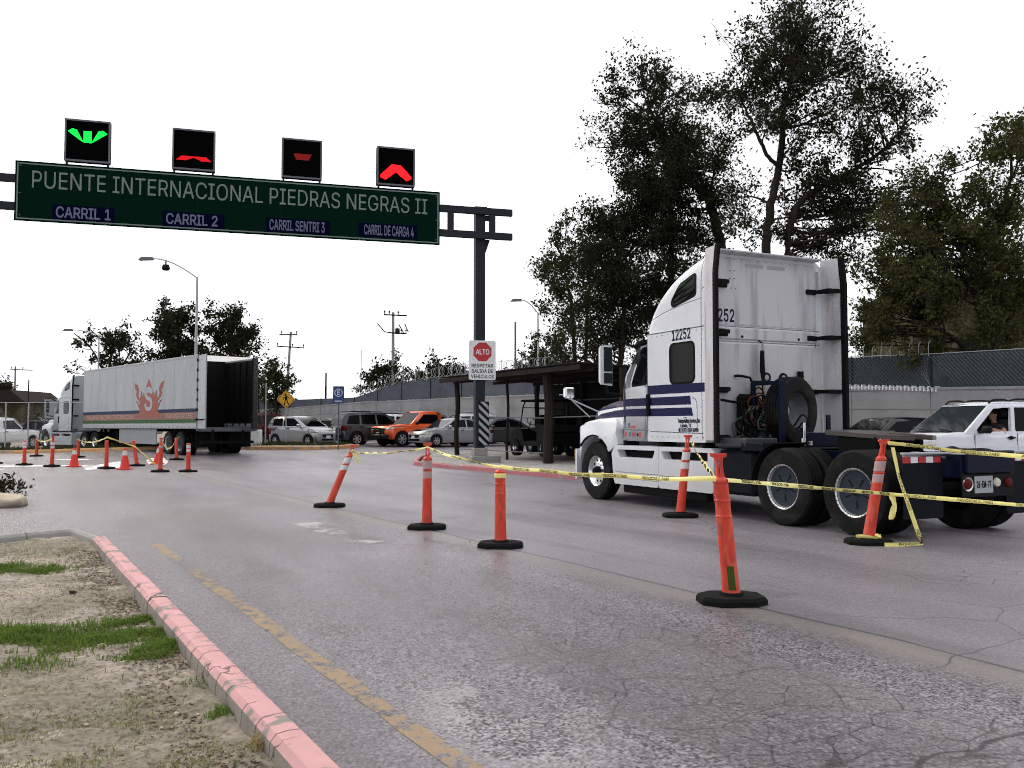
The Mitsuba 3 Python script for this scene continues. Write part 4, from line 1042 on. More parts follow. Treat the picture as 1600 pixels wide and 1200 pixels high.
# back of the sleeper (plane x = -3.25)
BX = -3.25


def back(key, m2, b, d0=.0, d1=.01, sm=35):
    A(key, mv(prism(m2, 'x', -d1, -d0), x=BX), b, sm)


def back_line(pts, w=.006, b='grey_steel'):
    back('seam', np.array(LineString(pts).buffer(w, cap_style=2).exterior.coords)[:-1], b, -.002, .003, False)


A('back_panel', cat(box(BX - .012, BX, -1.02, 1.13, 2.88, 3.93, .01), box(BX - .03, BX, -1.02, 1.13, 2.66, 2.84, .015)), 'back_white')
A('back_panel', box(BX - .008, BX, -1.13, 1.13, 1.12, 2.60, .006), 'back_white')
A('roof_lip', hull([(BX + .02, -1.0, 3.97), (BX + .02, 1.05, 3.97), (BX - .17, -1.0, 3.99), (BX - .17, 1.05, 3.99), (BX + .02, -1.0, 4.03), (BX + .02, 1.05, 4.03), (BX - .17, -1.0, 4.01), (BX - .17, 1.05, 4.01)]), 'back_white')
for l in ([(1.12, 2.86), (-1.1, 2.86)], [(1.12, 2.63), (-1.1, 2.63)], [(-1.0, 2.86), (-1.0, 1.2)], [(.72, 2.42), (.50, 2.42), (.44, 2.36), (.44, 1.75)], [(.14, 2.42), (-.30, 2.42), (-.38, 2.36), (-.38, 1.75)], [(-.62, 2.42), (-.86, 2.42), (-.92, 2.35), (-.80, 1.75)], [(.80, 2.78), (.50, 2.78), (.44, 2.72)], [(-.58, 2.78), (-.88, 2.78), (-.92, 2.72)]):
    back_line(l, .006)
A('lettering', on_plane(text('12252', .19, .53, True), (BX - .0125, 1.185, 2.93), (0, -1, 0), (0, 0, 1)), 'ink', False)
for y0 in (.43, -.02):
    back('vent', rrect(y0 - .35, y0, 3.80, 3.85, .01), 'pale_steel', .0, .02)
back('vent', rrect(-1.07, -1.01, 3.55, 3.83, .01), 'pale_steel', .0, .02)
for (y, z) in ((.73, 3.72), (.65, 3.72), (.73, 3.60), (.65, 3.60), (.71, 3.45), (.62, 3.45)):
    back('bolt', np.array(Point(y, z).buffer(.009).exterior.coords)[:-1], 'trim', .01, .02)
for y in (.52, -.62):
    back('bolt', np.array(Point(y, 2.71).buffer(.022).exterior.coords)[:-1], 'trim', .02, .035)
for y in (.043, -.30):
    k = uniq(root + '__round_lamp')
    add(k + '__ring', mv(lathe([(.045, -.005), (.075, -.01), (.08, .01), (.075, .03), (.05, .03)], 20, 'x'), BX - .03, y, 2.09), 'matt_black', 40, TM)
    add(k + '__lens', mv(lathe([(0, -.004), (.05, -.002), (.05, .02)], 20, 'x'), BX - .03, y, 2.09), 'pale_steel', 40, TM)
A('rivet', cat(*[mv(trimesh_sphere(.008, 1), BX - .012, y, z) for z in (2.90, 3.90, 2.82, 2.68) for y in np.arange(-.95, 1.1, .16)] + [mv(trimesh_sphere(.008, 1), BX - .012, y, z) for y in (-.98, 1.08) for z in np.arange(2.95, 3.9, .16)] + [mv(trimesh_sphere(.008, 1), x, 1.212, z) for z in (2.80, 1.16) for x in np.arange(-3.2, -1.75, .15)]), 'grey_steel', True, kind='stuff')
A('hose_hanger', cat(tube([(BX - .02, .19, 2.66), (BX - .10, .19, 2.62), (BX - .10, .19, 2.50)], .012, 6), tube([(BX - .10, .19, 2.50), (BX - .10, .19, 2.2), (BX - .12, .19, 1.98)], [.03, .04, .02], 8), tube([(BX - .10, .19, 2.2), (BX - .10, .19, 1.7)], .012, 6)), 'matt_black')
A('hanger_spring', tube([(BX - .10 + .02 * math.cos(t), .19 + .02 * math.sin(t), 2.62 - .011 * t / 2) for t in np.linspace(0, 26, 70)], .004, 4), 'chrome')
A('grab_handle', tube([(BX - .02, .66, 2.10), (BX - .09, .66, 2.10), (BX - .11, .56, 2.09), (BX - .11, .44, 2.07), (BX - .10, .40, 2.0), (BX - .08, .40, 1.7)], .02, 8), 'matt_black')
A('grab_handle', tube([(BX - .3, 1.15, 1.72), (BX - .2, .9, 1.70), (BX - .12, .55, 1.68)], .02, 8), 'matt_black')
A('heater_pipe', tube([(BX - .06, -.62, 2.2), (BX - .06, -.62, 1.5)], .05, 10), 'matt_black')
A('latch_box', box(BX - .16, BX - .02, .93, 1.13, 2.70, 2.80, .01), 'matt_black')
# deck, tool box, battery box
A('deck', box(-3.3, -4.35, -.9, 1.0, 1.0, 1.035, .008), 'deck_grey')
A('catwalk_box', box(-3.45, -4.15, .62, 1.2, 1.03, 1.16, .015), 'deck_grey')
A('dark_panel', box(-3.30, -3.42, .30, .70, 1.06, 1.82, .05), 'matt_black')
A('blue_plate', box(-4.32, -4.36, -.75, .35, 1.03, 1.24, .008), 'deep_navy')
A('step_plate', box(-4.02, -4.5, .78, 1.2, .98, 1.10, .01), 'dark_flap')
for sg in (1, -1):
    A('side_panel', box(-3.46, -4.26, sg * .95, sg * 1.17, .34, .98, .05), 'dark_flap')
# air hoses in a heap
r = np.random.default_rng(17)
for k, (b, n_) in enumerate((('hose_green', 17), ('matt_black', 12), ('hose_red', 3))):
    out = []
    for j in range(n_):
        c = np.array([-3.50 + r.uniform(-.12, .1), r.uniform(.32, .72), r.uniform(1.22, 1.80) - .16 * (k == 0) + .1 * (k == 2)])
        t = np.linspace(0, r.uniform(7, 16), 44); rr = r.uniform(.07, .13); ax = r.uniform(-.012, .02)
        loop = np.stack([r.uniform(.02, .05) * np.sin(t * .7 + j), rr * np.cos(t) + .012 * t - .08, rr * 1.05 * np.sin(t) - .010 * t], 1)
        out.append(tube(c + loop @ rot('x', r.uniform(-40, 40)).T @ rot('z', r.uniform(-35, 35)).T, .013, 6))
    A('air_hose', cat(*out), b)
A('air_hose', cat(*[tube(curve([(-3.45, .45, 1.5), (-3.7, .3 + .1 * j, 1.45 - .1 * j), (-3.95, .2 - .1 * j, 1.3), (-4.15, .15, 1.5 - .12 * j), (-4.25, .1, 1.34)], 6), .012, 6) for j in range(3)]), 'matt_black')
A('coupling', cat(tube([(-4.42, .38, 1.1), (-4.42, .38, 1.38)], .02, 8), tube([(-4.44, .30, 1.06), (-4.44, .30, 1.12)], .035, 8), tube([(-4.44, .42, 1.06), (-4.44, .42, 1.16)], .03, 8)), 'chrome')
for j in range(3):
    A('brake_line', tube(curve([(-3.5, .9 - .2 * j, 1.05), (-3.8, 1.0, .95), (-4.0, 1.02 - .1 * j, .8), (-4.15, .9, .95)], 6), .012, 6), 'hub_disc')
# rear fender brackets, spare wheel, tail
sp = uniq('spare_tyre')
labels[sp] = {'label': 'dark green spare tyre standing in a rack behind the sleeper', 'category': 'tyre'}
SPM = TM @ np.array([[.10, -.995, 0, -3.86], [.995, .10, 0, -.28], [0, 0, 1, 1.56], [0, 0, 0, 1]], float)
SPM2 = TM @ frame(-3.86, .10, 1.56, 104)
add(sp + '__tyre', tyre_mesh(.51, .30, .29), 'rubber', 30, SPM2)
add(sp + '__rim', lathe([(.29, .11), (.27, .10), (.25, 0), (.20, -.06), (.10, -.07), (.10, -.09), (.24, -.08), (.29, -.12)], 32, 'y'), 'grey_steel', 35, SPM2)
A('spare_rack', cat(box(-3.50, -3.56, .50, .55, 1.03, 2.02, .008), box(-3.50, -3.56, -.50, -.45, 1.03, 2.02, .008), box(-3.50, -3.56, -.50, .55, 1.97, 2.02, .008), box(-4.10, -4.14, .46, .57, 1.03, 2.0, .01), box(-3.56, -4.10, .49, .54, 1.94, 1.99), box(-4.1, -4.14, -.42, -.34, 1.03, 1.5, .01)), 'deep_navy')
for sg in (1, -1):
    A('mud_flap', man(solid(rnd([(sg * .56, .28), (sg * 1.20, .28), (sg * 1.20, .98), (sg * .56, .98)], .03), 'x', -6.83, -6.815).warp(lambda q: (q[0] - .10 * max(0, (.9 - q[2])) ** 1.5, q[1], q[2])) if False else solid(rnd([(sg * .56, .26), (sg * 1.20, .26), (sg * 1.20, .98), (sg * .56, .98)], .03), 'x', -6.83, -6.815)), 'dark_flap')
    A('flap_hanger', cat(box(-6.80, -6.86, sg * .44, sg * 1.22, 1.0, 1.025, .004), tube([(-6.78, sg * .4, .96), (-6.83, sg * 1.2, .99)], .018, 6)), 'galvanised')
    for j, b in enumerate(('red_print', 'white_print', 'red_print', 'white_print', 'red_print')):
        w = .115; y0 = .60 + j * .125
        A('reflector', box(-6.832, -6.84, sg * y0, sg * (y0 + w), .905, .975), b, False)
    A('quarter_fender', man((m3.Manifold.cylinder(.62, .60, circular_segments=48) - m3.Manifold.cylinder(1, .585, circular_segments=48).translate((0, 0, -.1))).rotate((90, 0, 0)).translate((-4.85, .62 if sg < 0 else 1.22, .52)) ^ solid([(-4.9, .8), (-4.2, .5), (-4.2, .9), (-4.7, 1.2)], 'y', -2, 2)) if sg > 0 else box(-4.3, -4.31, -.62, -1.2, .6, .9), 'matt_black')
A('tail_beam', box(-6.95, -7.05, -.42, .42, .78, 1.04, .012), 'deep_navy')
A('tail_ramp', cat(hull([(-6.5, .37, 1.0), (-6.5, .45, 1.0), (-7.04, .37, 1.0), (-7.04, .45, 1.0), (-6.5, .37, 1.02), (-6.5, .45, 1.02)]), box(-6.3, -7.03, .36, .47, 1.0, 1.012), box(-6.3, -7.03, -.36, -.47, 1.0, 1.012)), 'pale_steel')
A('tail_panel', box(-6.99, -7.01, -.46, .46, .50, .775, .01), 'black')
for (y, z, b, rr_) in ((.37, .655, 'lamp_red', .062), (-.33, .665, 'lamp_red', .06), (-.13, .665, 'lamp_clear', .055)):
    k = uniq(root + '__tail_lamp')
    add(k + '__lens', mv(tr(lathe([(0, -.03), (rr_ * .8, -.025), (rr_, -.008), (rr_, .02)], 20, 'x')), -7.012, y, z), b, 40, TM)
    if y > 0: add(k + '__bezel', mv(lathe([(rr_ + .002, -.005), (rr_ + .02, -.012), (rr_ + .024, .01)], 20, 'x'), -7.012, y, z), 'chrome', 40, TM)
k = A('number_plate', mv(box(-.006, 0, -.16, .16, -.10, .10, .003), -7.014, .10, .645), 'pale_steel')
add(k + '__lettering', on_plane(text('26-EM-7T', .075, .25, True), (-7.021, .225, .61), (0, -1, 0), (0, 0, 1)), 'black', False, TM)

# ------------------------------------------------------------------ the silver tractor and its trailer at the far left
M2 = frame(-25.05, 50.6, .03, math.degrees(math.atan2(.66, -.75)))
root2, b2, c2, bn2, A2 = tractor('semi_truck', 'pale silver road tractor pulling the white box trailer', M2, 'cascadia', False)
hx, hy = -.672, .739
ML = frame(-12.65, 36.0, .13, math.degrees(math.atan2(hy, hx)))      # x forward from the rear left corner, y left (0 = left side)
tl = thing('box_trailer', 'long white box trailer with a flame emblem and open rear doors', 'trailer')


def L(key, m, b, sm=35, **k):
    return add(tl + '__' + key, m, b, sm, ML, **k)


LEN, ZB, ZT, W = 14.35, 1.12, 4.08, 2.59
# hollow box
L('side_wall', cat(*[box(x0 + .01, x0 + 1.195 - .01, -.045, -.002 - .003 * (i % 2), ZB + .22, ZT - .06) for i, x0 in enumerate(np.arange(0, LEN - .5, 1.195))]), 'trailer_white', False)
L('side_wall', box(0, LEN, -W, -W + .02, ZB + .05, ZT - .03), 'trailer_white', False)
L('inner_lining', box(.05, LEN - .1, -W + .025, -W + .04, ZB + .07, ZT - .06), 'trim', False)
L('panel_seam', cat(*[box(x0 - .012, x0 + .012, -.04, .002, ZB + .22, ZT - .06) for x0 in np.arange(1.195, LEN - .5, 1.195)]), 'pale_steel', False)
L('front_wall', box(LEN - .04, LEN, -W + .02, -.01, ZB, ZT), 'trailer_white', False)
L('top_rail', cat(box(0, LEN, -.055, .012, ZT - .06, ZT + .03, .01), box(0, LEN, -W - .012, -W + .055, ZT - .06, ZT + .03, .01)), 'pale_steel')
L('bottom_rail', cat(box(0, LEN, -.055, .008, ZB, ZB + .21, .01), box(0, LEN, -W - .008, -W + .055, ZB, ZB + .21, .01)), 'pale_steel')
L('rail_rivets', cat(*[box(x0, x0 + .16, .007, .011, ZB + .05, ZB + .075) for x0 in np.arange(.2, LEN, .42)]), 'trim', False)
L('roof', box(3.0, LEN, -W, 0, ZT + .0, ZT + .02), 'trailer_white', False)
L('translucent_roof', (np.array([[0, -W, ZT + .01], [3, -W, ZT + .01], [3, 0, ZT + .01], [0, 0, ZT + .01]], float), np.array([[0, 1, 2], [0, 2, 3]])), 'roof_fibre', False)
L('floor', box(0, LEN, -W + .02, -.02, ZB - .02, ZB + .06), 'old_wood', False)
L('rear_frame', cat(box(-.03, .06, -.09, .01, ZB - .1, ZT + .02, .01), box(-.03, .06, -W - .01, -W + .09, ZB - .1, ZT + .02, .01), box(-.03, .06, -W + .1, -.1, ZB - .12, ZB + .05, .01)), 'grey_steel')
for i in range(7):
    L('hinge', box(-.05, .0, -.02, .045, ZB + .3 + i * .4, ZB + .42 + i * .4, .01), 'matt_black')
# bulkhead of stacked goods inside
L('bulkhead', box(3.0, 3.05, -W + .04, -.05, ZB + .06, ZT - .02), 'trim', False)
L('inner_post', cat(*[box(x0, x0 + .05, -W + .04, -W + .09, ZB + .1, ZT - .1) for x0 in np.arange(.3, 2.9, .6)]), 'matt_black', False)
# the doors stand straight back
d = uniq(tl + '__door')
add(d + '__leaf', hull([(-.03, -.06, ZB + .0), (-.03, -.01, ZB + .0), (-1.12, .10, ZB + .0), (-1.12, .15, ZB + .0), (-.03, -.06, ZT - .02), (-.03, -.01, ZT - .02), (-1.12, .10, ZT - .02), (-1.12, .15, ZT - .02)]), 'trailer_white', 35, ML)
add(d + '__lock_rod', cat(tube([(-.5, -.02, ZB + .05), (-.5, -.02, ZT - .1)], .018, 6), tube([(-.9, .02, ZB + .05), (-.9, .02, ZT - .1)], .018, 6)), 'galvanised', 35, ML)
add(d + '__strap', cat(box(-.1, -1.05, .06, .145, ZB + .34, ZB + .38)), 'matt_black', 35, ML)
d = uniq(tl + '__door')
add(d + '__leaf', hull([(-.03, -W, ZB + .0), (-.03, -W + .05, ZB + .0), (-.90, -W + .62, ZB), (-.86, -W + .66, ZB), (-.03, -W, ZT - .05), (-.03, -W + .05, ZT - .05), (-.90, -W + .62, ZT - .05), (-.86, -W + .66, ZT - .05)]), 'trim', 35, ML)
add(d + '__lock_rod', cat(tube([(-.35, -W + .27, ZB), (-.35, -W + .27, ZT - .1)], .025, 6), tube([(-.75, -W + .60, ZB), (-.75, -W + .60, ZT - .1)], .025, 6)), 'matt_black', 35, ML)
L('cargo_panel', box(2.2, 2.9, -.9, -.3, ZB + 1.1, ZB + 1.9, .01), 'rust')
L('rear_bumper', cat(box(-.05, .05, -W + .15, -.15, .50, .62, .01), box(-.04, .04, -2.0, -1.9, .6, ZB - .05), box(-.04, .04, -.7, -.6, .6, ZB - .05)), 'matt_black')
L('mud_flap', box(.35, .37, -1.0, -.1, .35, ZB - .1), 'matt_black')
L('slider_frame', cat(box(.4, 4.2, -.75, -.6, ZB - .3, ZB - .02), box(.4, 4.2, -2.0, -1.85, ZB - .3, ZB - .02), box(.4, LEN - .5, -1.4, -1.2, ZB - .15, ZB - .02)), 'matt_black')
L('mud_flap', box(.35, .37, -W + .1, -W + 1.0, .35, ZB - .1), 'matt_black')
L('landing_leg', box(10.2, 10.35, -2.2, -2.06, .25, ZB - .1), 'matt_black')
L('aero_skirt', box(4.5, 9.2, -.12, -.09, .42, ZB, .01), 'box_grey')
L('landing_leg', box(10.2, 10.35, -.5, -.36, .25, ZB - .1), 'matt_black')
for x in (1.8, 3.05):
    for y, sg in ((-.16, 1), (-W + .16, -1)):
        truck_wheel(tl, ML, x, y, sg, .50, 'cover')
        k = uniq(tl + '__inner_wheel'); add(k + '__tyre', mv(tyre_mesh(.50, .27, .295, 28), x, y - sg * .32, .50), 'rubber', 30, ML)
# livery: flat print on the left side
def sp_(pts):
    return [(x, z) for x, z in pts]


def print_(key, poly, b, y=.004):
    L(key, prism(poly, 'y', y - .004, y), b, False)


def bar(x0, x1, z0, z1):
    return [(x0, z0), (x1, z0), (x1, z1), (x0, z1)]


print_('navy_band', bar(.02, LEN - .02, ZB + .67, ZB + .82), 'band_navy', .0035)
print_('orange_band', bar(.02, LEN - .02, ZB + .38, ZB + .67), 'band_orange', .0035)
print_('green_band', bar(.02, LEN - .02, ZB + .235, ZB + .38), 'band_green', .0035)
EC = 5.25                                                             # emblem centre from the rear; print runs towards the rear as it is read


def em(pts):
    return [(EC - x * 1.62, ZB + .02 + (z - .02) * .79) for x, z in pts]


print_('emblem', em([(-.95, .62), (.95, .62), (.62, 1.04), (-.58, 1.04)]), 'flame', .0055)
half = [(-.62, 1.0), (-.22, 1.0), (-.26, 1.42), (-.30, 1.75), (-.38, 2.05), (-.42, 1.78), (-.52, 2.05), (-.58, 2.15), (-.60, 1.85), (-.68, 1.65), (-.78, 1.9), (-.74, 2.25), (-.86, 2.5), (-1.12, 2.62), (-1.04, 2.40), (-1.0, 2.22), (-.9, 2.15), (-.96, 1.95), (-.86, 1.72), (-.7, 1.55), (-.66, 1.45), (-.76, 1.3), (-.78, 1.52), (-.98, 1.62), (-.86, 1.45), (-.74, 1.2)]
print_('emblem', em(half), 'flame', .0050)
print_('emblem', em([(-x, z) for x, z in half][::-1]), 'flame', .0050)
print_('emblem', em([(-.22, 2.28), (.22, 2.28), (0, 2.82)]), 'flame', .0050)
print_('emblem', em([(-.34, .9), (.34, .9), (.30, 2.0), (-.30, 2.0)]), 'flame', .0045)
L('emblem_letter', on_plane(text('S', 1.0, .95, True), (EC + .475, .006, ZB + .82), (-1, 0, 0), (0, 0, 1)), 'trailer_white', False)
r = np.random.default_rng(3)
for x0, x1 in ((.45, 3.3), (7.0, LEN - .6)):
    L('band_lettering', on_plane(text('TRANSPORTE NACIONAL E INTERNACIONAL' if x1 > 6 else 'TRANSPORTES', .20, (x1 - x0)), (x1, .0045, ZB + .43), (-1, 0, 0), (0, 0, 1)), 'band_text', False)
# ------------------------------------------------------------------ orange posts with black feet, cones, caution tape
CACHE = {}


def cached(name, make, bsdf, smooth=35):
    if name not in CACHE:
        CACHE[name] = mikit.ply(make(), 'mat_' + bsdf, smooth=smooth)
    return CACHE[name]


def place(key, d, M, **k):
    key = uniq(key); scene[key] = {**d, 'to_world': TF(np.asarray(M, float))}
    return key


def post_base():
    return man(m3.Manifold.hull_points(np.array([[sx * a, sy * b, z] for sx in (-1, 1) for sy in (-1, 1) for (a, b, z) in ((.245, .10, 0), (.13, .20, 0), (.245, .10, .035), (.13, .20, .035), (.225, .09, .058), (.12, .18, .058))], float)) + m3.Manifold.cylinder(.03, .10, .085, 24).translate((0, 0, .05)))


def post_tube():
    return lathe([(0, .06), (.075, .06), (.066, .10), (.062, .30), (.060, .55), (.0595, .64), (.064, .645), (.064, .655), (.058, .66), (.057, .76), (.062, .765), (.062, .775), (.056, .78), (.055, .90), (.060, .905), (.060, .925), (.035, .95), (.0, .955)], 24)


def post_grip():
    grip = m3.CrossSection([orient([(-.028, 0), (.028, 0), (.022, .10), (.030, .155), (.058, .165), (.060, .19), (-.060, .19), (-.058, .165), (-.030, .155), (-.022, .10)])]).extrude(.05).translate((0, 0, -.025))
    slot = m3.CrossSection([orient([(-.010, .03), (.010, .03), (.010, .135), (-.010, .135)])]).extrude(.2).translate((0, 0, -.1))
    m = (grip - slot).rotate((90, 0, 0)).translate((0, 0, .94))
    return man(m)


def band(z0, z1):
    return lathe([(.0575, z0), (.0605, z0 + .002), (.0605, z1 - .002), (.0575, z1)], 24)


def post(label, x, y, top=(0, 0), h=1.13, yaw=0, grip=True, bands=(), band_mat='reflective', group=None, smear=False, wrap=False):
    k = thing('delineator_post', label, 'delineator post', group)
    z = float(gz(x, y)) + .002
    B = frame(x, y, z, yaw)
    place(k + '__base', cached('pb', post_base, 'matt_black', 30), B)
    S = B.copy(); s = h / 1.13
    sh = np.eye(4); c, sn = math.cos(math.radians(yaw)), math.sin(math.radians(yaw))
    sh[0, 2], sh[1, 2] = (top[0] * c + top[1] * sn) / h, (-top[0] * sn + top[1] * c) / h
    sh[2, 2] = s
    sh[2, 3] = .06 * (1 - s); sh[0, 3] -= sh[0, 2] * .06; sh[1, 3] -= sh[1, 2] * .06
    N = B @ sh
    place(k + '__tube', cached('pt', post_tube, 'orange', 30), N)
    if grip:
        place(k + '__grip', cached('pg', post_grip, 'orange', 30), N)
    for (z0, z1) in bands:
        place(k + '__band', cached(f'bd{z0}{z1}{band_mat}', lambda: band(z0, z1), band_mat, 40), N)
    if smear:
        an = np.linspace(-2.1, -1.25, 7); r_ = .0675
        v = np.array([[(.0655 + .002) * math.cos(t) * q, (.0655 + .002) * math.sin(t) * q, zz] for zz, q in ((.10, 1.0), (.19, .975), (.28, .965)) for t in an])
        f = np.array([q for r0 in (0, 7) for i in range(6) for q in ([r0 + i, r0 + i + 1, r0 + 8 + i], [r0 + i, r0 + 8 + i, r0 + 7 + i])])
        add(k + '__green_smear', (v, f), 'green_smear', True, N)
    if wrap:
        add(k + '__tape_wrap', lathe([(.058, .845), (.0665, .85), (.064, .87), (.067, .90), (.058, .905)], 20), 'tape', True, N)
    return k


post('nearest orange post, plain without white bands, with a green smear at its foot', 1.653, 6.818, (-.095, 0), 1.12, 3, smear=True)
post('short upright orange post without a handle, wrapped in tape at its top', -.127, 9.923, (-.005, 0), 1.00, -4, grip=False, wrap=True)
post('orange post with two dull grey bands, third of the middle row from the front', -1.103, 11.681, (.005, .0), 1.11, 2, bands=((.665, .755), (.785, .895)), band_mat='reflective_pink')
post('orange post leaning far to the right with two white bands', -3.016, 14.893, (.36, .1), 1.02, 0, bands=((.665, .755), (.785, .895)))
post('orange post with white bands standing beside the white tractor', 2.463, 13.186, (.15, .05), 1.20, 5, bands=((.665, .755), (.785, .895)))
post('leaning orange post with dull pinkish bands behind the tractor wheels, tape around its foot', 4.027, 10.196, (.22, 0), 1.18, -2, bands=((.665, .755), (.785, .895)), band_mat='reflective_pink')
FAR = 'far posts near the trailer'
post('far orange post, first from the left, with two white bands', -16.66, 30.70, (0, 0), 1.00, 0, grip=False, bands=((.665, .755), (.785, .895)))
post('far orange post behind the taped pair in front of the silver cab wheel', -19.89, 37.58, (0, 0), .90, 0, grip=False)
post('far orange post with white bands, just left of the first red cone', -15.21, 29.71, (.02, 0), 1.02, 0, bands=((.665, .755), (.785, .895)))
post('far orange post behind the first red cone at the tractor tandem', -17.44, 36.11, (0, 0), .85, 0, grip=False)
post('far plain orange post between the two red cones', -12.79, 28.34, (.0, 0), 1.06, 0, grip=False)
post('far orange post leaning behind the second red cone', -12.60, 30.20, (-.17, 0), 1.02, 0, grip=False)
post('far orange post tilted to the right in front of the trailer wheels', -10.30, 26.32, (.02, 0), .99, 6, bands=((.785, .895),), band_mat='reflective_pink')
post('far orange post behind the pair near the rear of the trailer', -12.73, 34.10, (-.03, 0), .98, 0, grip=False)
post('far orange post with two white bands, nearest the rear of the trailer', -9.48, 26.32, (0, 0), .99, 0, grip=False, bands=((.665, .755), (.785, .895)))
post('far orange post cut by the left edge of the frame', -18.3, 31.8, (0, 0), 1.0, 0)


def cone(label, x, y, h, lean=0):
    k = thing('traffic_cone', label, 'traffic cone'); z = float(gz(x, y)) + .002; M = frame(x, y, z)
    N = M.copy(); N[0, 2] = lean
    add(k + '__base', box(-.19, .19, -.19, .19, 0, .035, .01), 'cone_red', 35, M)
    pr = lambda z_: .15 - .115 * (z_ - .03) / (h - .03)
    add(k + '__body', lathe([(0, .03), (.15, .03), (pr(h * .6), h * .6), (.035, h), (.03, h + .01), (0, h + .01)], 20), 'cone_red', 40, N)
    add(k + '__collar', lathe([(pr(h * .66) - .005, h * .66), (pr(h * .66) + .004, h * .662), (pr(h * .88) + .004, h * .88), (pr(h * .88) - .005, h * .882)], 20), 'reflective', 40, N)


cone('red traffic cone in front of the silver tractor rear wheels, with a pale collar', -14.47, 29.71, .62)
cone('red traffic cone at the right end of the large white patch', -12.02, 27.91, .66)
cone('red traffic cone half hidden behind a post, next to the smaller white patch', -12.4, 31.4, .62, .1)


def tape(label, pts, w=.075, sag=0.0, twist=0.0, lettering=True, phase=0.0, tilt=0.0, name='caution_tape', words='PROHIBIDO EL PASO'):
    """A ribbon hanging between the points, with black print on both faces."""
    k = thing(name, label, 'caution tape')
    P = np.asarray(pts, float); seg = np.r_[0, np.cumsum(np.linalg.norm(np.diff(P, axis=0), axis=1))]; L_ = seg[-1]
    n = max(10, int(L_ / .08)); s = np.linspace(0, L_, n)

    def at(q):
        c = np.stack([np.interp(q, seg, P[:, i]) for i in range(3)], -1)
        c[..., 2] -= sag * 4 * (q / L_) * (1 - q / L_)
        c[..., 2] += .006 * np.sin(q * 5 + phase) * (sag > 0)
        return c

    def frame_at(q):
        t = at(np.minimum(q + .01, L_)) - at(np.maximum(q - .01, 0)); t /= np.linalg.norm(t, axis=-1, keepdims=True)
        up = np.array([0, 0, 1.0]) - t * t[..., 2:]; nrm = np.linalg.norm(up, axis=-1, keepdims=True)
        up = np.where(nrm > .3, up / np.maximum(nrm, 1e-6), np.array([1.0, 0, 0])); sd = np.cross(t, up)
        a = tilt + twist * np.sin(q / max(L_, .1) * 9 + phase) + .25 * np.sin(q * 2.3 + phase * 2)
        return np.cos(a)[..., None] * up + np.sin(a)[..., None] * sd, -np.sin(a)[..., None] * up + np.cos(a)[..., None] * sd
    u, nn = frame_at(s); c = at(s)
    edge = w * .5 * (1 - .25 * np.abs(np.sin(s * 1.7 + phase)))
    v = np.stack([c - u * edge[:, None], c + nn * .008, c + u * edge[:, None]], 1).reshape(-1, 3)
    i = np.arange(n - 1)[:, None] * 3
    q4 = np.vstack([np.hstack([i + j, i + 3 + j, i + 4 + j, i + 1 + j]) for j in (0, 1)])
    add(k + '__ribbon', (v, np.vstack([q4[:, [0, 1, 2]], q4[:, [0, 2, 3]]])), 'tape', True)
    if lettering and L_ > .5:
        out = []; base = text(words, w * .56, None, True, .0005); wd = base[0][:, 0].max(); q0 = .08 + (phase * .37) % .3
        while q0 + wd < L_ - .03:
            pair = []
            for sg in (1, -1):
                m = base[0].copy(); xx = (q0 + m[:, 0]) if sg > 0 else (q0 + wd - m[:, 0]); uu, n2 = frame_at(xx); cc = at(xx)
                h_ = m[:, 1] - w * .28
                pos = cc + uu * h_[:, None] + n2 * (.008 * (1 - np.abs(h_) / (w * .5)) + sg * (.0015 + m[:, 2]))[:, None]
                pair.append((pos, base[1]))
            out.append(cat(*pair)); q0 += wd + .22
        for q in out:
            add(k + '__lettering', q, 'black', False)
    return k


pA, pB, pC, pD, pE, pF = (1.535, 6.76, .925), (-.12, 9.86, .885), (-1.10, 11.62, 1.055), (-2.69, 14.92, .915), (2.645, 13.2, 1.10), (4.246, 10.14, 1.135)
tape('caution tape from the leaning post to the grey banded post', [pD, pC], .032, .05, .8, phase=1.)
tape('caution tape from the grey banded post to the short handleless post', [pC, pB], .038, .03, .7, phase=2.)
tape('caution tape running across the white tractor to the nearest post', [pB, (.70, 8.3, .91), pA], .046, .03, .5, phase=3.)
tape('long caution tape from the nearest post across the tractor wheels to the right edge', [(1.62, 6.77, .92), (4.20, 9.98, .575), (5.06, 8.9, .545), (6.4, 7.6, .6)], .046, .0, .5, phase=4.5)
tape('upper caution tape from the post behind the tractor to the right edge', [pF, (5.07, 8.9, 1.03), (6.45, 7.6, 1.02)], .052, .01, .25, phase=.4)
tape('caution tape slanting from the post beside the tractor down to the nearest post', [pE, (1.55, 6.80, .93)], .05, .05, .6, phase=5.)
tape('caution tape hanging in a slant from the post top to the asphalt behind the tractor', [(4.29, 10.12, 1.09), (4.33, 10.06, .75), (4.54, 10.0, .03), (4.27, 9.96, .022), (4.12, 9.98, .02)], .055, .0, .3, phase=2.2)
tape('frayed knot of caution tape dangling beside the leaning post behind the tractor', [(4.20, 9.97, .59), (4.23, 9.96, .46), (4.19, 9.96, .30)], .09, .0, .6, lettering=False, phase=1.2)
tape('loose end of caution tape hanging off the far leaning post', [(-2.66, 14.9, .93), (-2.58, 14.88, .84), (-2.555, 14.9, .72)], .055, .0, .5, lettering=False)
tape('caution tape coiled round the foot of the post behind the tractor', [(4.027 + .13 * math.cos(t), 10.19 + .12 * math.sin(t), .085 + .012 * math.sin(t * 2)) for t in np.linspace(0, 7.2, 18)], .05, .0, .5, lettering=False, tilt=.5)
tape('caution tape between the two far posts in front of the silver cab', [(-19.89, 37.5, .82), (-15.2, 29.65, .93)], .05, .1, .6, lettering=False)
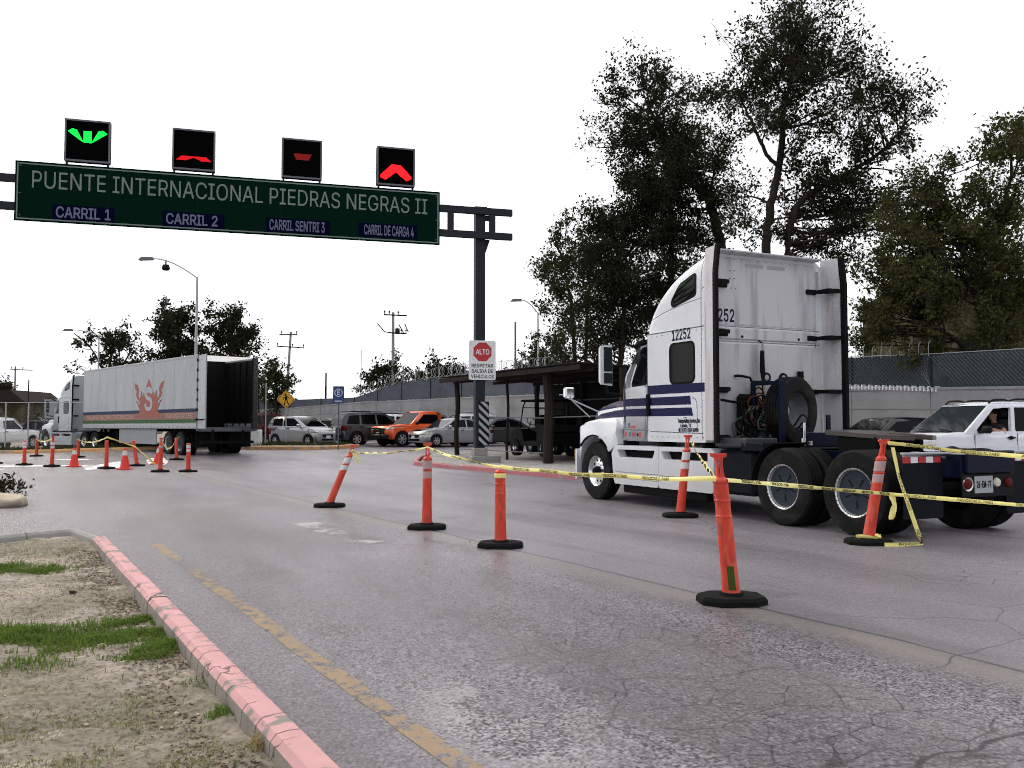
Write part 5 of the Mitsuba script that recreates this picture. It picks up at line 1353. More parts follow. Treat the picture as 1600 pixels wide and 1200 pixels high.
tape('caution tape from the far cone post to the plain far post', [(-17.4, 36.05, .80), (-12.79, 28.3, .98)], .05, .12, .6, lettering=False)
tape('caution tape falling from the plain far post to the ground by the second cone', [(-12.79, 28.3, 1.0), (-12.0, 28.6, .75), (-11.75, 29.6, .1)], .06, .05, .6, lettering=False)
tape('caution tape looping between the two far posts by the trailer wheels', [(-10.30, 26.30, .98), (-12.73, 34.05, .92)], .05, .35, .6, lettering=False)

# ------------------------------------------------------------------ parked cars: x forward, y left
def small_wheel(root, M, x, y, sg, R, rim_mat='rim_ring'):
    k = uniq(root + '__wheel'); S = np.diag([1, sg, 1.0])
    rr = R * .63
    add(k + '__tyre', mv(tr(lathe([(rr - .02, -.08), (rr, -.1), (R * .9, -.105), (R, -.075), (R, .075), (R * .9, .105), (rr, .1), (rr - .02, .08)][::-1], 28, 'y'), S), x, y, R), 'rubber', 30, M)
    sp_ = [tr(box(.03, rr - .01, .055, .085, -.028, .028), rot('y', a)) for a in range(0, 360, 60)]
    add(k + '__rim', mv(tr(cat(lathe([(rr - .03, .02), (rr - .025, .085), (rr + .005, .095), (rr + .005, .07), (rr - .01, 0)], 28, 'y'), lathe([(0, .095), (.05, .09), (.06, .05), (0, .04)], 16, 'y'), *sp_), S), x, y, R), rim_mat, 30, M)
    add(k + '__brake', mv(tr(lathe([(0, .03), (rr - .02, .03), (rr - .02, .0), (0, 0)], 20, 'y'), S), x, y, R), 'black', 30, M)


def car(name, label, M, paint, W, lower, gh, wins, xf, xr, R, ghw=(.98, .80), ghz=None, rear_glass=True, front_rad=.42, rear_rad=.22, rim='rim_ring', cat_='car', roof_paint=None, trim_low=None, hollow=None, glass='glass_dark', plate=True, group=None):
    root = thing(name, label, cat_, group)

    def A(key, m, b, sm=32, **k):
        return add(root + '__' + key, m, b, sm, M, **k)
    lo = np.asarray(lower, float); x0, x1 = lo[:, 0].min(), lo[:, 0].max(); zb = lo[:, 1].min(); zt = lo[:, 1].max()
    side = solid(rnd(lower, .035), 'y', -W, W)
    c = []
    for (cx, rr, s0) in ((x1, front_rad, 1), (x0, rear_rad, -1)):
        pass
    plan = Polygon(np.vstack([curve([(x1, 0), (x1 - .04, W * .5), (x1 - front_rad * .45, W * .86), (x1 - front_rad * 1.5, W)], 5), curve([(x0 + rear_rad * 1.6, W), (x0 + rear_rad * .4, W * .88), (x0 + .03, W * .5), (x0, 0)], 5)]))
    pl = np.array(plan.exterior.coords)[:-1]; pl = np.vstack([pl, pl[::-1] * [1, -1]])
    fr = rnd([(-W * .94, zb - .1), (W * .94, zb - .1), (W, zb + .25), (W, zb + (zt - zb) * .62), (W * .955, zt + .03), (-W * .955, zt + .03), (-W, zb + (zt - zb) * .62), (-W, zb + .25)], .05)
    body = side ^ solid(np.array(Polygon(pl).buffer(0).exterior.coords)[:-1], 'z', -1, 3) ^ solid(fr, 'x', -5, 5)
    for x in (xf, xr):
        cyl = m3.Manifold.cylinder(4 * W, R + .055, circular_segments=36).rotate((90, 0, 0)).translate((x, 2 * W, R)) - solid([(-9, -2), (9, -2), (9, 4), (-9, 4)], 'y', -W + .24, W - .24)
        body = body - cyl
    A('body', man(body), paint)
    g_ = np.asarray(gh, float); gz0, gz1 = g_[:, 1].min(), g_[:, 1].max()
    sec = rnd([(-W * ghw[0] * .985, gz0 - .02), (W * ghw[0] * .985, gz0 - .02), (W * ghw[1], gz1 - .02), (W * ghw[1] * .86, gz1 + .012), (-W * ghw[1] * .86, gz1 + .012), (-W * ghw[1], gz1 - .02)], .035)
    green = solid(rnd(gh, .025), 'y', -W, W) ^ solid(sec, 'x', -5, 5)
    shell = green
    if hollow:
        sec2 = np.array(Polygon(sec).buffer(-.055).exterior.coords)[:-1]; gh2 = np.array(Polygon(gh).buffer(-.05).exterior.coords)[:-1]
        gh2[:, 1] = np.where(gh2[:, 1] < gz0 + .08, gz0 - .3, gh2[:, 1]); sec2[:, 1] = np.where(sec2[:, 1] < gz0 + .08, gz0 - .3, sec2[:, 1])
        shell = green - (solid(gh2, 'y', -W, W) ^ solid(sec2, 'x', -5, 5))
    zmid0, zmid1 = gz0 + .07, gz1 - .09
    ws = rnd([(-W * ghw[0] * .88, zmid0), (W * ghw[0] * .88, zmid0), (W * ghw[1] * .86, zmid1), (-W * ghw[1] * .86, zmid1)], .04)
    xm = (g_[:, 0].min() + g_[:, 0].max()) / 2
    panes = {}
    if hollow:
        shell = shell - solid(ws, 'x', xm, 5)
        for i, w in enumerate(wins):
            shell = shell - solid(rnd(w, .03), 'y', -3, 3)
        A('cabin', man(shell), roof_paint or paint)
        return root, A, body, green, ws, xm
    A('cabin', man(green), roof_paint or paint)
    A('windscreen', mv(man(green ^ solid(ws, 'x', xm, 5)), .010, 0, .006), glass)
    if rear_glass:
        A('rear_window', mv(man(green ^ solid(ws, 'x', -5, xm)), -.010, 0, .006), glass)
    for i, w in enumerate(wins):
        for sg in (1, -1):
            A('side_window', overlay(green, rnd(w, .03), sg, .007), glass)
    for sg in (1, -1):
        small_wheel(root, M, xf, sg * (W - .10), sg, R, rim); small_wheel(root, M, xr, sg * (W - .10), sg, R, rim)
    return root, A, body, green, ws, xm


def front_kit(A, body, W, x1, hz, gw=.45, gz_=(.45, .60), plate=True, lamp='lamp_clear', lamp_h=.14, bumper=None):
    for sg in (1, -1):
        q = rnd([(sg * W * .52, hz), (sg * W * .97, hz + .03), (sg * W * .99, hz + lamp_h * 1.1), (sg * W * .60, hz + lamp_h * .7)], .02)
        A('headlight', mv(man(body ^ solid(q, 'x', x1 - 1.0, x1 + 1)), .008, 0, .002), lamp)
    A('grille', mv(man(body ^ solid(rnd([(-gw, gz_[0]), (gw, gz_[0]), (gw * 1.05, gz_[1]), (-gw * 1.05, gz_[1])], .02), 'x', x1 - .5, x1 + 1)), .009), 'black')
    A('lower_intake', mv(man(body ^ solid(rnd([(-gw * 1.2, .30), (gw * 1.2, .30), (gw * 1.1, .40), (-gw * 1.1, .40)], .02), 'x', x1 - .5, x1 + 1)), .009), 'trim')
    if plate:
        A('number_plate', box(x1 + .0, x1 + .02, -.15, .15, gz_[0] - .05, gz_[0] + .09, .003), 'white_print')


def rear_kit(A, body, W, x0, tz, plate_z, lamp_h=.2, w0=.80, mat_='lamp_red'):
    for sg in (1, -1):
        q = rnd([(sg * W * w0, tz), (sg * W * .99, tz), (sg * W * .99, tz + lamp_h), (sg * W * (w0 + .02), tz + lamp_h)], .015)
        A('tail_lamp', mv(man(body ^ solid(q, 'x', x0 - 1, x0 + .6)), -.008), mat_)
    A('number_plate', box(x0 - .02, x0 + .01, -.15, .15, plate_z, plate_z + .14, .003), 'white_print')


def side_kit(A, W, mirror, handles, trim='trim', mm=None):
    for sg in (1, -1):
        A('wing_mirror', tr(box(mirror[0] - .08, mirror[0] + .08, W - .02, W + .17, mirror[1], mirror[1] + .15, .04), np.diag([1, sg, 1.0])), mm or trim)
        for (x, z) in handles:
            A('door_handle', tr(box(x - .09, x + .09, W - .02, W + .022, z, z + .035, .01), np.diag([1, sg, 1.0])), trim)


def M_at(x, y, yaw, z=None):
    return frame(x, y, (float(gz(x, y)) if z is None else z), yaw)


# silver hatchback
H_lo = [(-1.76, .24), (-1.80, .50), (-1.78, .80), (-1.72, 1.0), (.30, 1.0), (.95, .98), (1.45, .86), (1.72, .70), (1.80, .52), (1.80, .34), (1.68, .20), (-1.6, .18)]
H_gh = [(-1.73, .94), (-1.66, 1.20), (-1.52, 1.44), (-1.2, 1.51), (-.4, 1.54), (.10, 1.49), (1.12, .93)]
H_w = [[(-1.42, 1.05), (-1.36, 1.38), (-.72, 1.43), (-.68, 1.03)], [(-.60, 1.02), (-.62, 1.43), (.04, 1.42), (.74, 1.03)]]
root, A, bd, gr, ws, xm = car('hatchback', 'small silver hatchback parked on the lot behind the yellow crossing sign', M_at(-10.7, 45.9, -33), 'silver_paint', .80, H_lo, H_gh, H_w, 1.15, -1.18, .30, (1.0, .80))
front_kit(A, bd, .8, 1.8, .66, .36, (.46, .62)); rear_kit(A, bd, .8, -1.8, .62, .7, .3); side_kit(A, .80, (.62, .98), [(-.25, .90), (-1.15, .92)], mm='silver_paint')
A('roof_antenna', tube([(-1.1, 0, 1.52), (-1.35, 0, 1.68)], .008, 5), 'trim')
# grey sport utility seen from behind
S_lo = [(-2.22, .42), (-2.24, .62), (-2.20, .95), (-2.14, 1.08), (.85, 1.08), (1.5, 1.06), (2.02, .98), (2.2, .82), (2.25, .6), (2.22, .40), (2.0, .30), (-2.0, .30)]
S_gh = [(-2.17, 1.03), (-2.06, 1.40), (-1.86, 1.66), (-1.3, 1.73), (-.2, 1.74), (.30, 1.68), (1.25, 1.03)]
S_w = [[(-1.92, 1.12), (-1.75, 1.56), (-1.20, 1.60), (-1.20, 1.11)], [(-1.10, 1.11), (-1.10, 1.61), (-.32, 1.61), (-.28, 1.10)], [(-.20, 1.10), (-.22, 1.61), (.26, 1.58), (.88, 1.10)]]


def suv(label, M, paint, rim='rim_ring', detail=True, name='sport_utility_vehicle'):
    root, A, bd, gr, ws, xm = car(name, label, M, paint, .90, S_lo, S_gh, S_w, 1.42, -1.36, .36, (.99, .80), front_rad=.36)
    front_kit(A, bd, .9, 2.25, .80, .5, (.62, .84)); rear_kit(A, bd, .9, -2.24, .78, .82, .3); side_kit(A, .90, (.80, 1.06), [(-.2, .97), (-1.1, .98)])
    A('roof_rail', tube([(-1.7, .66, 1.73), (-1.6, .66, 1.78), (0, .66, 1.79), (.1, .66, 1.74)], .018, 6), 'trim'); A('roof_rail', tube([(-1.7, -.66, 1.73), (-1.6, -.66, 1.78), (0, -.66, 1.79), (.1, -.66, 1.74)], .018, 6), 'trim')
    A('bumper', box(-2.27, -2.12, -.84, .84, .40, .62, .04), 'trim')
    return root


suv('dark grey sport utility vehicle parked with its tail towards us beside the orange pickup', M_at(-7.3, 47.6, 33), 'dark_grey_paint')
suv('grey sport utility vehicle behind the orange pickup, only roof and windscreen showing', M_at(-5.9, 52.6, 200), 'grey_paint')
suv('maroon and silver sport utility vehicle behind the silver hatchback', M_at(-13.6, 49.6, 62), 'maroon')
suv('white sport utility vehicle at the back of the car park with only its roof showing', M_at(-8.2, 53.0, 200), 'white_paint')
suv('white van-like vehicle behind the silver sedan, seen past the shelter post', M_at(-2.9, 51.8, 206), 'white_paint')
suv('red sport utility vehicle behind the striped panel in the car park', M_at(-.8, 54.2, 200), 'red_paint')
# sedans
D_lo = [(-2.15, .30), (-2.2, .55), (-2.17, .86), (-2.08, .95), (-1.3, .97), (.7, .93), (1.4, .88), (1.95, .76), (2.16, .62), (2.2, .44), (2.12, .24), (1.9, .19), (-2.0, .20)]
D_gh = [(-1.75, .90), (-1.15, 1.28), (-.75, 1.41), (-.1, 1.43), (.30, 1.38), (1.05, .89)]
D_w = [[(-1.30, .99), (-.98, 1.24), (-.68, 1.33), (-.50, 1.34), (-.50, .98)], [(-.42, .98), (-.42, 1.34), (.24, 1.31), (.76, .97)]]


def sedan(label, M, paint, glass='glass_dark'):
    root, A, bd, gr, ws, xm = car('sedan', label, M, paint, .85, D_lo, D_gh, D_w, 1.36, -1.26, .31, (.97, .74), glass=glass)
    front_kit(A, bd, .85, 2.2, .58, .45, (.46, .60)); rear_kit(A, bd, .85, -2.2, .68, .62, .16, .66); side_kit(A, .85, (.62, .92), [(-.15, .82), (-1.1, .83)], mm=paint)
    return root


sedan('silver sedan parked nose towards us, right of the orange pickup', M_at(-3.1, 45.4, -143), 'silver_paint', 'glass_grey')
sedan('grey sedan half hidden behind the silver hatchback', M_at(-10.0, 50.5, -25), 'grey_paint')
sedan('dark green sedan parked behind the left shelter post', M_at(-.9, 47.2, -150), 'dark_grey_paint')
# pickups
P_lo = [(-2.55, .50), (-2.6, .72), (-2.58, 1.10), (-.72, 1.12), (-.70, 1.10), (.95, 1.12), (1.6, 1.10), (2.3, 1.02), (2.52, .86), (2.58, .62), (2.52, .42), (2.2, .36), (-2.3, .40)]
P_gh = [(-.74, 1.05), (-.70, 1.60), (-.55, 1.76), (.25, 1.78), (.50, 1.70), (1.25, 1.06)]
P_w = [[(-.52, 1.14), (-.48, 1.58), (-.28, 1.62), (.36, 1.62), (.88, 1.14)]]


def pickup(label, M, paint):
    root, A, bd, gr, ws, xm = car('pickup_truck', label, M, paint, .95, P_lo, P_gh, P_w, 1.72, -1.55, .38, (.96, .78), cat_='pickup truck', front_rad=.30, rear_rad=.10)
    front_kit(A, bd, .95, 2.58, .82, .55, (.62, .92)); rear_kit(A, bd, .95, -2.6, .72, .55, .32, .86); side_kit(A, .95, (.90, 1.10), [(-.35, .98)])
    A('bumper', box(2.45, 2.68, -.90, .90, .40, .60, .05), 'trim'); A('bumper', box(-2.72, -2.55, -.88, .88, .46, .66, .04), 'galvanised')
    A('bed_opening', box(-2.5, -.80, -.82, .82, 1.118, 1.128), 'black', False)
    return root, A


root, A = pickup('bright orange red pickup with a black grille guard and a round door badge', M_at(-4.7, 46.4, -141), 'orange_paint')
for sg in (1,):
    A('door_badge', mv(prism(np.array(Point(.15, .86).buffer(.16).exterior.coords)[:-1], 'y', .0, .006), y=.948), 'white_print'); A('door_badge', mv(prism([(.03, .80), (.27, .80), (.15, .99)], 'y', .0, .006), y=.951), 'blue_sign')
A('grille_guard', cat(tube([(2.72, -.5, .5), (2.74, -.5, .95)], .03, 8), tube([(2.72, .5, .5), (2.74, .5, .95)], .03, 8), tube([(2.66, -.85, .62), (2.74, -.5, .66), (2.74, .5, .66), (2.66, .85, .62)], .028, 8), tube([(2.66, -.85, .85), (2.74, -.5, .9), (2.74, .5, .9), (2.66, .85, .85)], .028, 8)), 'matt_black')
pickup('white pickup behind the fence at the far left edge', M_at(-29.0, 50.5, 80, .06), 'white_paint')
suv('black sport utility vehicle behind the fence in front of the silver cab', M_at(-28.9, 57.2, 14, .06), 'black_paint')
# grey cargo trailer behind
k = thing('cargo_trailer', 'tall grey box trailer standing behind the fence left of the silver cab', 'trailer')
CM = frame(-28.9, 65.0, .1, 8)
add(k + '__body', box(-4.3, 3.2, -1.2, 1.2, .7, 3.1, .10), 'box_grey', 35, CM)
add(k + '__door', box(.9, 1.8, -1.215, -1.19, .9, 2.6, .02), 'silver_paint', 35, CM)
add(k + '__roof_trim', box(-4.32, 3.22, -1.22, 1.22, 3.08, 3.14, .02), 'pale_steel', 35, CM)
for x in (-.6, .4):
    small_wheel(k, CM, x, -1.05, -1, .36)

# ------------------------------------------------------------------ the white sport utility vehicle on the right with its driver
UV = frame(10.42, 20.35, .12, 196.5)
U_lo = [(-2.16, .40), (-2.2, .60), (-2.18, .95), (-2.10, 1.06), (.72, 1.08), (1.2, 1.06), (1.75, 1.0), (2.08, .90), (2.18, .72), (2.2, .5), (2.1, .36), (1.9, .30), (-2.0, .30)]
U_gh = [(-2.12, 1.02), (-2.05, 1.40), (-1.95, 1.66), (-1.5, 1.74), (-.3, 1.76), (.16, 1.70), (1.02, 1.03)]
U_w = [[(-1.93, 1.12), (-1.86, 1.58), (-1.16, 1.62), (-1.16, 1.11)], [(-1.06, 1.11), (-1.06, 1.63), (-.46, 1.63), (-.38, 1.10)], [(-.28, 1.10), (-.36, 1.63), (.11, 1.60), (.70, 1.10)]]
root, A, bd, gr, ws, xm = car('sport_utility_vehicle', 'white sport utility vehicle with roof rails, its driver at the open window', UV, 'suv_white', .88, U_lo, U_gh, U_w, 1.35, -1.32, .37, (.99, .82), front_rad=.34, hollow=True)
SUV = root
A('windscreen', (lambda q: (q[0], q[1]))(hull([(.965, -.78, 1.09), (.965, .78, 1.09), (.20, -.66, 1.672), (.20, .66, 1.672), (.960, -.78, 1.088), (.960, .78, 1.088), (.195, -.66, 1.670), (.195, .66, 1.670)])), 'glass_grey', False)
wz = np.array(ws)
for i, w in enumerate(U_w):
    for sg in (1, -1):
        if i == 2 and sg == 1:
            continue                                                  # the driver's window is down
        inner = solid(rnd(w, .03), 'y', .2 * sg, 2 * sg) ^ gr
        A('side_window', man((gr - gr.translate((0, -.006 * sg, 0))) ^ solid(rnd(w, .03), 'y', .2 * sg, 2 * sg)), 'glass_dark' if i < 2 else 'glass_grey')
A('rear_window', mv(man(gr ^ solid(ws, 'x', -5, -1.9)), -.008, 0, .004), 'glass_dark')
front_kit(A, bd, .88, 2.2, .74, .46, (.60, .80)); rear_kit(A, bd, .88, -2.2, .8, .8)
for sg in (1, -1):
    for x in (1.35, -1.32):
        small_wheel(root, UV, x, sg * .78, sg, .37)
    A('roof_rail', tube(curve([(-1.85, sg * .63, 1.70), (-1.7, sg * .63, 1.79), (-.8, sg * .63, 1.815), (-.55, sg * .63, 1.80), (-.40, sg * .63, 1.755)], 4), .022, 8), 'trim')
    A('roof_rail', tube(curve([(-.45, sg * .63, 1.76), (-.3, sg * .63, 1.80), (0, sg * .63, 1.79), (.12, sg * .63, 1.72)], 4), .022, 8), 'trim')
    A('wing_mirror', tr(box(.50, .66, .92, 1.16, 1.06, 1.22, .05), np.diag([1, sg, 1.0])), 'trim')
    A('mirror_arm', tr(box(.54, .64, .82, .95, 1.06, 1.12, .02), np.diag([1, sg, 1.0])), 'trim')
    A('door_handle', tr(cat(box(-.34, -.12, .868, .905, .945, .985, .015), mv(trimesh_sphere(.045), -.23, .875, .965)), np.diag([1, sg, 1.0])), 'trim')
    A('door_handle', tr(box(-1.12, -.9, .868, .905, .95, .99, .015), np.diag([1, sg, 1.0])), 'trim')
    A('door_seam', tr(cat(box(-.405, -.396, .87, .884, .45, 1.06), box(.74, .749, .86, .884, .50, 1.04), box(-1.17, -1.161, .87, .884, .55, 1.06)), np.diag([1, sg, 1.0])), 'grey_steel', False)
    A('side_moulding', tr(box(-.9, .85, .872, .892, .62, .68, .008), np.diag([1, sg, 1.0])), 'trim')
A('bonnet_vent', man((bd ^ solid(rnd([(1.0, -.42), (1.22, -.42), (1.22, .42), (1.0, .42)], .03), 'z', .9, 2)).translate((0, 0, .004)) ) if False else hull([(.98, -.50, 1.083), (.98, .50, 1.083), (1.12, -.48, 1.088), (1.12, .48, 1.088), (.98, -.5, 1.10), (.98, .5, 1.10), (1.12, -.48, 1.10), (1.12, .48, 1.10)]), 'trim')
A('wiper', cat(tube([(1.04, .55, 1.10), (.93, .05, 1.15)], .012, 5), tube([(1.04, -.05, 1.10), (.93, -.6, 1.15)], .012, 5)), 'black')
for y in (.38, -.38):
    k = uniq(root + '__seat')
    add(k + '__back', tr(box(-.10, .06, -.24, .24, 0, .62, .06), rot('y', -14), (-.35, y, .78)), 'seat', 35, UV); add(k + '__headrest', tr(box(-.06, .05, -.12, .12, .66, .82, .04), rot('y', -14), (-.36, y, .78)), 'seat', 35, UV)
A('steering_wheel', tr(tube([(.18 * math.cos(t), .18 * math.sin(t), 0) for t in np.linspace(0, 2 * math.pi, 24)], .014, 6), rot('y', -65), (.36, .38, 1.12)), 'black')
A('dashboard', box(.42, .9, -.76, .76, .9, 1.08, .05), 'trim')


def figure(name, label, M, joints, bones, head, hair_cap, mats, extra=()):
    """One continuous body: hulls of spheres along the bones, refined and smoothed, split only into clothing and skin parts."""
    k = thing(name, label, 'person')

    def chain(bs):
        ms = []
        for a, b in bs:
            (pa, ra), (pb, rb) = joints[a], joints[b]
            s1 = m3.Manifold.sphere(ra, 14).translate(tuple(pa)); s2 = m3.Manifold.sphere(rb, 14).translate(tuple(pb))
            ms.append(m3.Manifold.batch_hull([s1, s2]))
        m = ms[0]
        for q in ms[1:]:
            m = m + q
        return m
    for part, (bs, bsdf, fine) in bones.items():
        m = man(chain(bs).refine_to_length(fine))
        t = trimesh.Trimesh(*m, process=True); trimesh.smoothing.filter_taubin(t, .5, .53, 8)
        add(k + '__' + part, (np.array(t.vertices), np.array(t.faces)), bsdf, True, M)
    return k


J = {'pelvis': ((-.22, .38, .70), .15), 'waist': ((-.24, .38, .88), .14), 'chest': ((-.27, .38, 1.10), .155), 'shl': ((-.27, .56, 1.19), .075), 'shr': ((-.27, .20, 1.19), .075), 'neck': ((-.27, .38, 1.28), .06), 'neck2': ((-.25, .38, 1.36), .055),
     'head': ((-.23, .38, 1.47), .088), 'crown': ((-.245, .38, 1.50), .092), 'jaw': ((-.19, .38, 1.405), .05), 'nose': ((-.125, .38, 1.455), .016), 'earl': ((-.24, .47, 1.46), .022), 'earr': ((-.24, .29, 1.46), .022),
     'elbl': ((-.10, .80, 1.07), .048), 'elbl0': ((-.20, .70, 1.13), .058), 'wrl': ((.14, .76, 1.14), .033), 'palml': ((.21, .70, 1.17), .034), 'elbr': ((.0, .17, .98), .05), 'wrr': ((.22, .28, 1.12), .034), 'palmr': ((.28, .32, 1.18), .032),
     'hipl': ((-.15, .47, .66), .11), 'kneel': ((.25, .47, .72), .075), 'hipr': ((-.15, .29, .66), .11), 'kneer': ((.25, .29, .72), .075)}
for sd, (px_, py_, pz_) in (('l', (.21, .70, 1.17)), ('r', (.28, .32, 1.18))):
    for q, (dx, dy, dz_, ln) in enumerate(((.035, .018, .02, 1.0), (.04, .006, .018, 1.1), (.04, -.008, .014, 1.05), (.035, -.02, .008, .85), (.01, -.02 if sd == 'l' else .03, .035, .9))):
        J[f'f{sd}{q}a'] = ((px_ + dx * .6, py_ + dy, pz_ + dz_), .0105); J[f'f{sd}{q}b'] = ((px_ + dx * 1.2 * ln, py_ + dy - .008, pz_ + dz_ - .012), .0095); J[f'f{sd}{q}c'] = ((px_ + dx * 1.25 * ln, py_ + dy - .016, pz_ + dz_ - .035), .0085)
fing = [(f'palm{s_}', f'f{s_}{q}a') for s_ in 'lr' for q in range(5)] + [(f'f{s_}{q}{a_}', f'f{s_}{q}{b_}') for s_ in 'lr' for q in range(5) for a_, b_ in (('a', 'b'), ('b', 'c'))]
person = figure('person', 'driver in a dark shirt sitting at the open window, forearm on the door', UV, J,
                {'skin': ([('neck', 'neck2'), ('neck2', 'head'), ('head', 'crown'), ('head', 'jaw'), ('head', 'nose'), ('head', 'earl'), ('head', 'earr'), ('elbl0', 'elbl'), ('elbl', 'wrl'), ('wrl', 'palml'), ('elbr', 'wrr'), ('wrr', 'palmr')] + fing, 'skin', .02),
                 'shirt': ([('pelvis', 'waist'), ('waist', 'chest'), ('chest', 'shl'), ('chest', 'shr'), ('shl', 'shr'), ('chest', 'neck'), ('shl', 'elbl0'), ('shr', 'elbr')], 'shirt', .03),
                 'trousers': ([('pelvis', 'hipl'), ('pelvis', 'hipr'), ('hipl', 'kneel'), ('hipr', 'kneer')], 'ink', .04)}, None, None, None)
hc = m3.Manifold.sphere(.104, 24).translate((-.252, .38, 1.507)) - m3.Manifold.cube((.3, .4, .3)).translate((-.195, .18, 1.2)) - m3.Manifold.cube((.5, .5, .2)).translate((-.5, .13, 1.24))
add(person + '__hair', man(hc), 'hair', 40, UV)
add(person + '__eyes', cat(mv(trimesh_sphere(.012), -.147, .41, 1.475), mv(trimesh_sphere(.012), -.147, .35, 1.475)), 'hair', True, UV)
add(person + '__mouth', box(-.142, -.135, .355, .405, 1.413, 1.420, .002), 'maroon', False, UV)

sedan('black sedan beyond the white sport utility vehicle, seen behind the tractor frame', M_at(10.2, 24.4, 197, .15), 'black_paint')
# ------------------------------------------------------------------ shelter with carts on the island
def IS(a, b, z=0.0):
    x, y = xy(a, b)
    return np.array([x, y, z])


sh = thing('shelter', 'dark open wooden shelter with a flat roof and rough posts on the island', 'shelter')
SMX = np.eye(4); SMX[:3, 0] = [-.5, .866, 0]; SMX[:3, 1] = [.866, .5, 0]; SMX[:3, 2] = [0, 0, 1]   # local (a, b, z): mirrored, used through shel()
FZ = .30


def shel(key, m, b, sm=35, root=None, **k):
    m = (np.asarray(m[0]) @ SMX[:3, :3].T, m[1][:, ::-1])
    return add((root or sh) + '__' + key, m, b, sm, **k)


rng = np.random.default_rng(44)
for i, (a, b, w) in enumerate([(31.5, 15.7, .10), (24.55, 15.55, .17), (20.6, 15.6, .10), (31.5, 19.4, .10), (28.2, 19.4, .09), (24.7, 19.4, .12), (20.6, 19.4, .1), (27.6, 15.75, .05), (29.1, 19.3, .05)]):
    z = np.linspace(FZ - .15, 3.02, 7)
    shel('post', tube(np.stack([a + .03 * np.sin(z * 2 + i), b + .02 * np.cos(z * 3 + i), z], 1), w * (1 + .06 * np.sin(z * 5)), 8), 'old_wood')
n = 11
for i in range(n):
    a0 = 22.2 + i * .88
    wave = [(15.1 + 4.9 * t, 3.27 - .012 * t * 10 + (.012 if j % 2 else 0)) for j, t in enumerate(np.linspace(0, 1, 15))]
    pl_ = [(b_, z_) for b_, z_ in wave] + [(b_, z_ - .03) for b_, z_ in wave[::-1]]
    m = prism(pl_, 'x', a0, a0 + .875)
    shel('roof_sheet', mv(m, 0, 0, .006 * (i % 2)), 'shed_roof', False)
shel('fascia', box(22.2, 31.9, 15.12, 15.18, 3.04, 3.20, .01), 'old_wood')
for b in (15.7, 17.5, 19.4):
    shel('beam', box(22.3, 31.8, b - .05, b + .05, 3.02, 3.14, .01), 'old_wood')
shel('rail', tube([(31.5, 15.75, 1.72), (24.6, 15.65, 1.60)], .022, 6), 'grey_steel'); shel('rail', tube([(31.5, 19.4, 2.35), (20.6, 19.4, 2.35)], .03, 6), 'grey_steel'); shel('rail', tube([(24.5, 15.6, 1.62), (20.6, 15.62, 1.66)], .02, 6), 'grey_steel'); shel('rail', tube([(31.4, 15.72, .46), (24.6, 15.62, .46)], .02, 6), 'grey_steel')
shel('rail', tube([(27.6, 15.75, 2.1), (27.6, 15.75, .4)], .018, 6), 'grey_steel'); shel('rail', tube([(29.6, 15.76, 2.6), (29.6, 15.76, .4)], .018, 6), 'grey_steel')
shel('tarpaulin', box(18.8, 30.4, 19.46, 19.49, FZ, 3.0), 'tarp', False)
shel('tarpaulin', box(18.7, 18.73, 15.4, 19.4, FZ, 3.0), 'tarp', False)
shel('side_screen', box(24.3, 27.4, 19.44, 19.46, 1.9, 3.0), 'tarp', False)
shel('blue_board', box(22.1, 24.2, 17.6, 17.66, FZ + .05, 1.72, .01), 'blue_panel')
bt = thing('push_broom', 'yellow brown long handled broom leaning by the blue board', 'broom')
shel('handle', tube([(23.0, 16.6, .42), (22.85, 17.2, 2.3)], .035, 8), 'broom_yellow', root=bt); shel('head', box(22.6, 23.4, 16.5, 16.68, .32, .44, .01), 'broom_yellow', root=bt)
ct = thing('wooden_crate', 'brown wooden crate on the ground at the right end of the shelter', 'crate')
for j in range(3):
    shel('slat', box(21.6, 23.9, 16.1 - .005 * j, 16.14, .30 + j * .10, .385 + j * .10, .005), 'broom_yellow', root=ct)
shel('slat', box(21.6, 23.9, 16.15, 16.9, .30, .56, .01), 'broom_yellow', root=ct)
k = thing('wheel_rim', 'silver wheel leaning behind the thick shelter post', 'wheel')
WM = frame(*xy(25.15, 15.9), .58, 30 + 180)
add(k + '__tyre', tyre_mesh(.27, .16, .17, 24, 2), 'rubber', 30, WM); add(k + '__rim', lathe([(0, .06), (.05, .06), (.06, .04), (.14, .05), (.165, .08), (.18, .07), (.16, 0)], 20, 'y'), 'chrome', 30, WM)


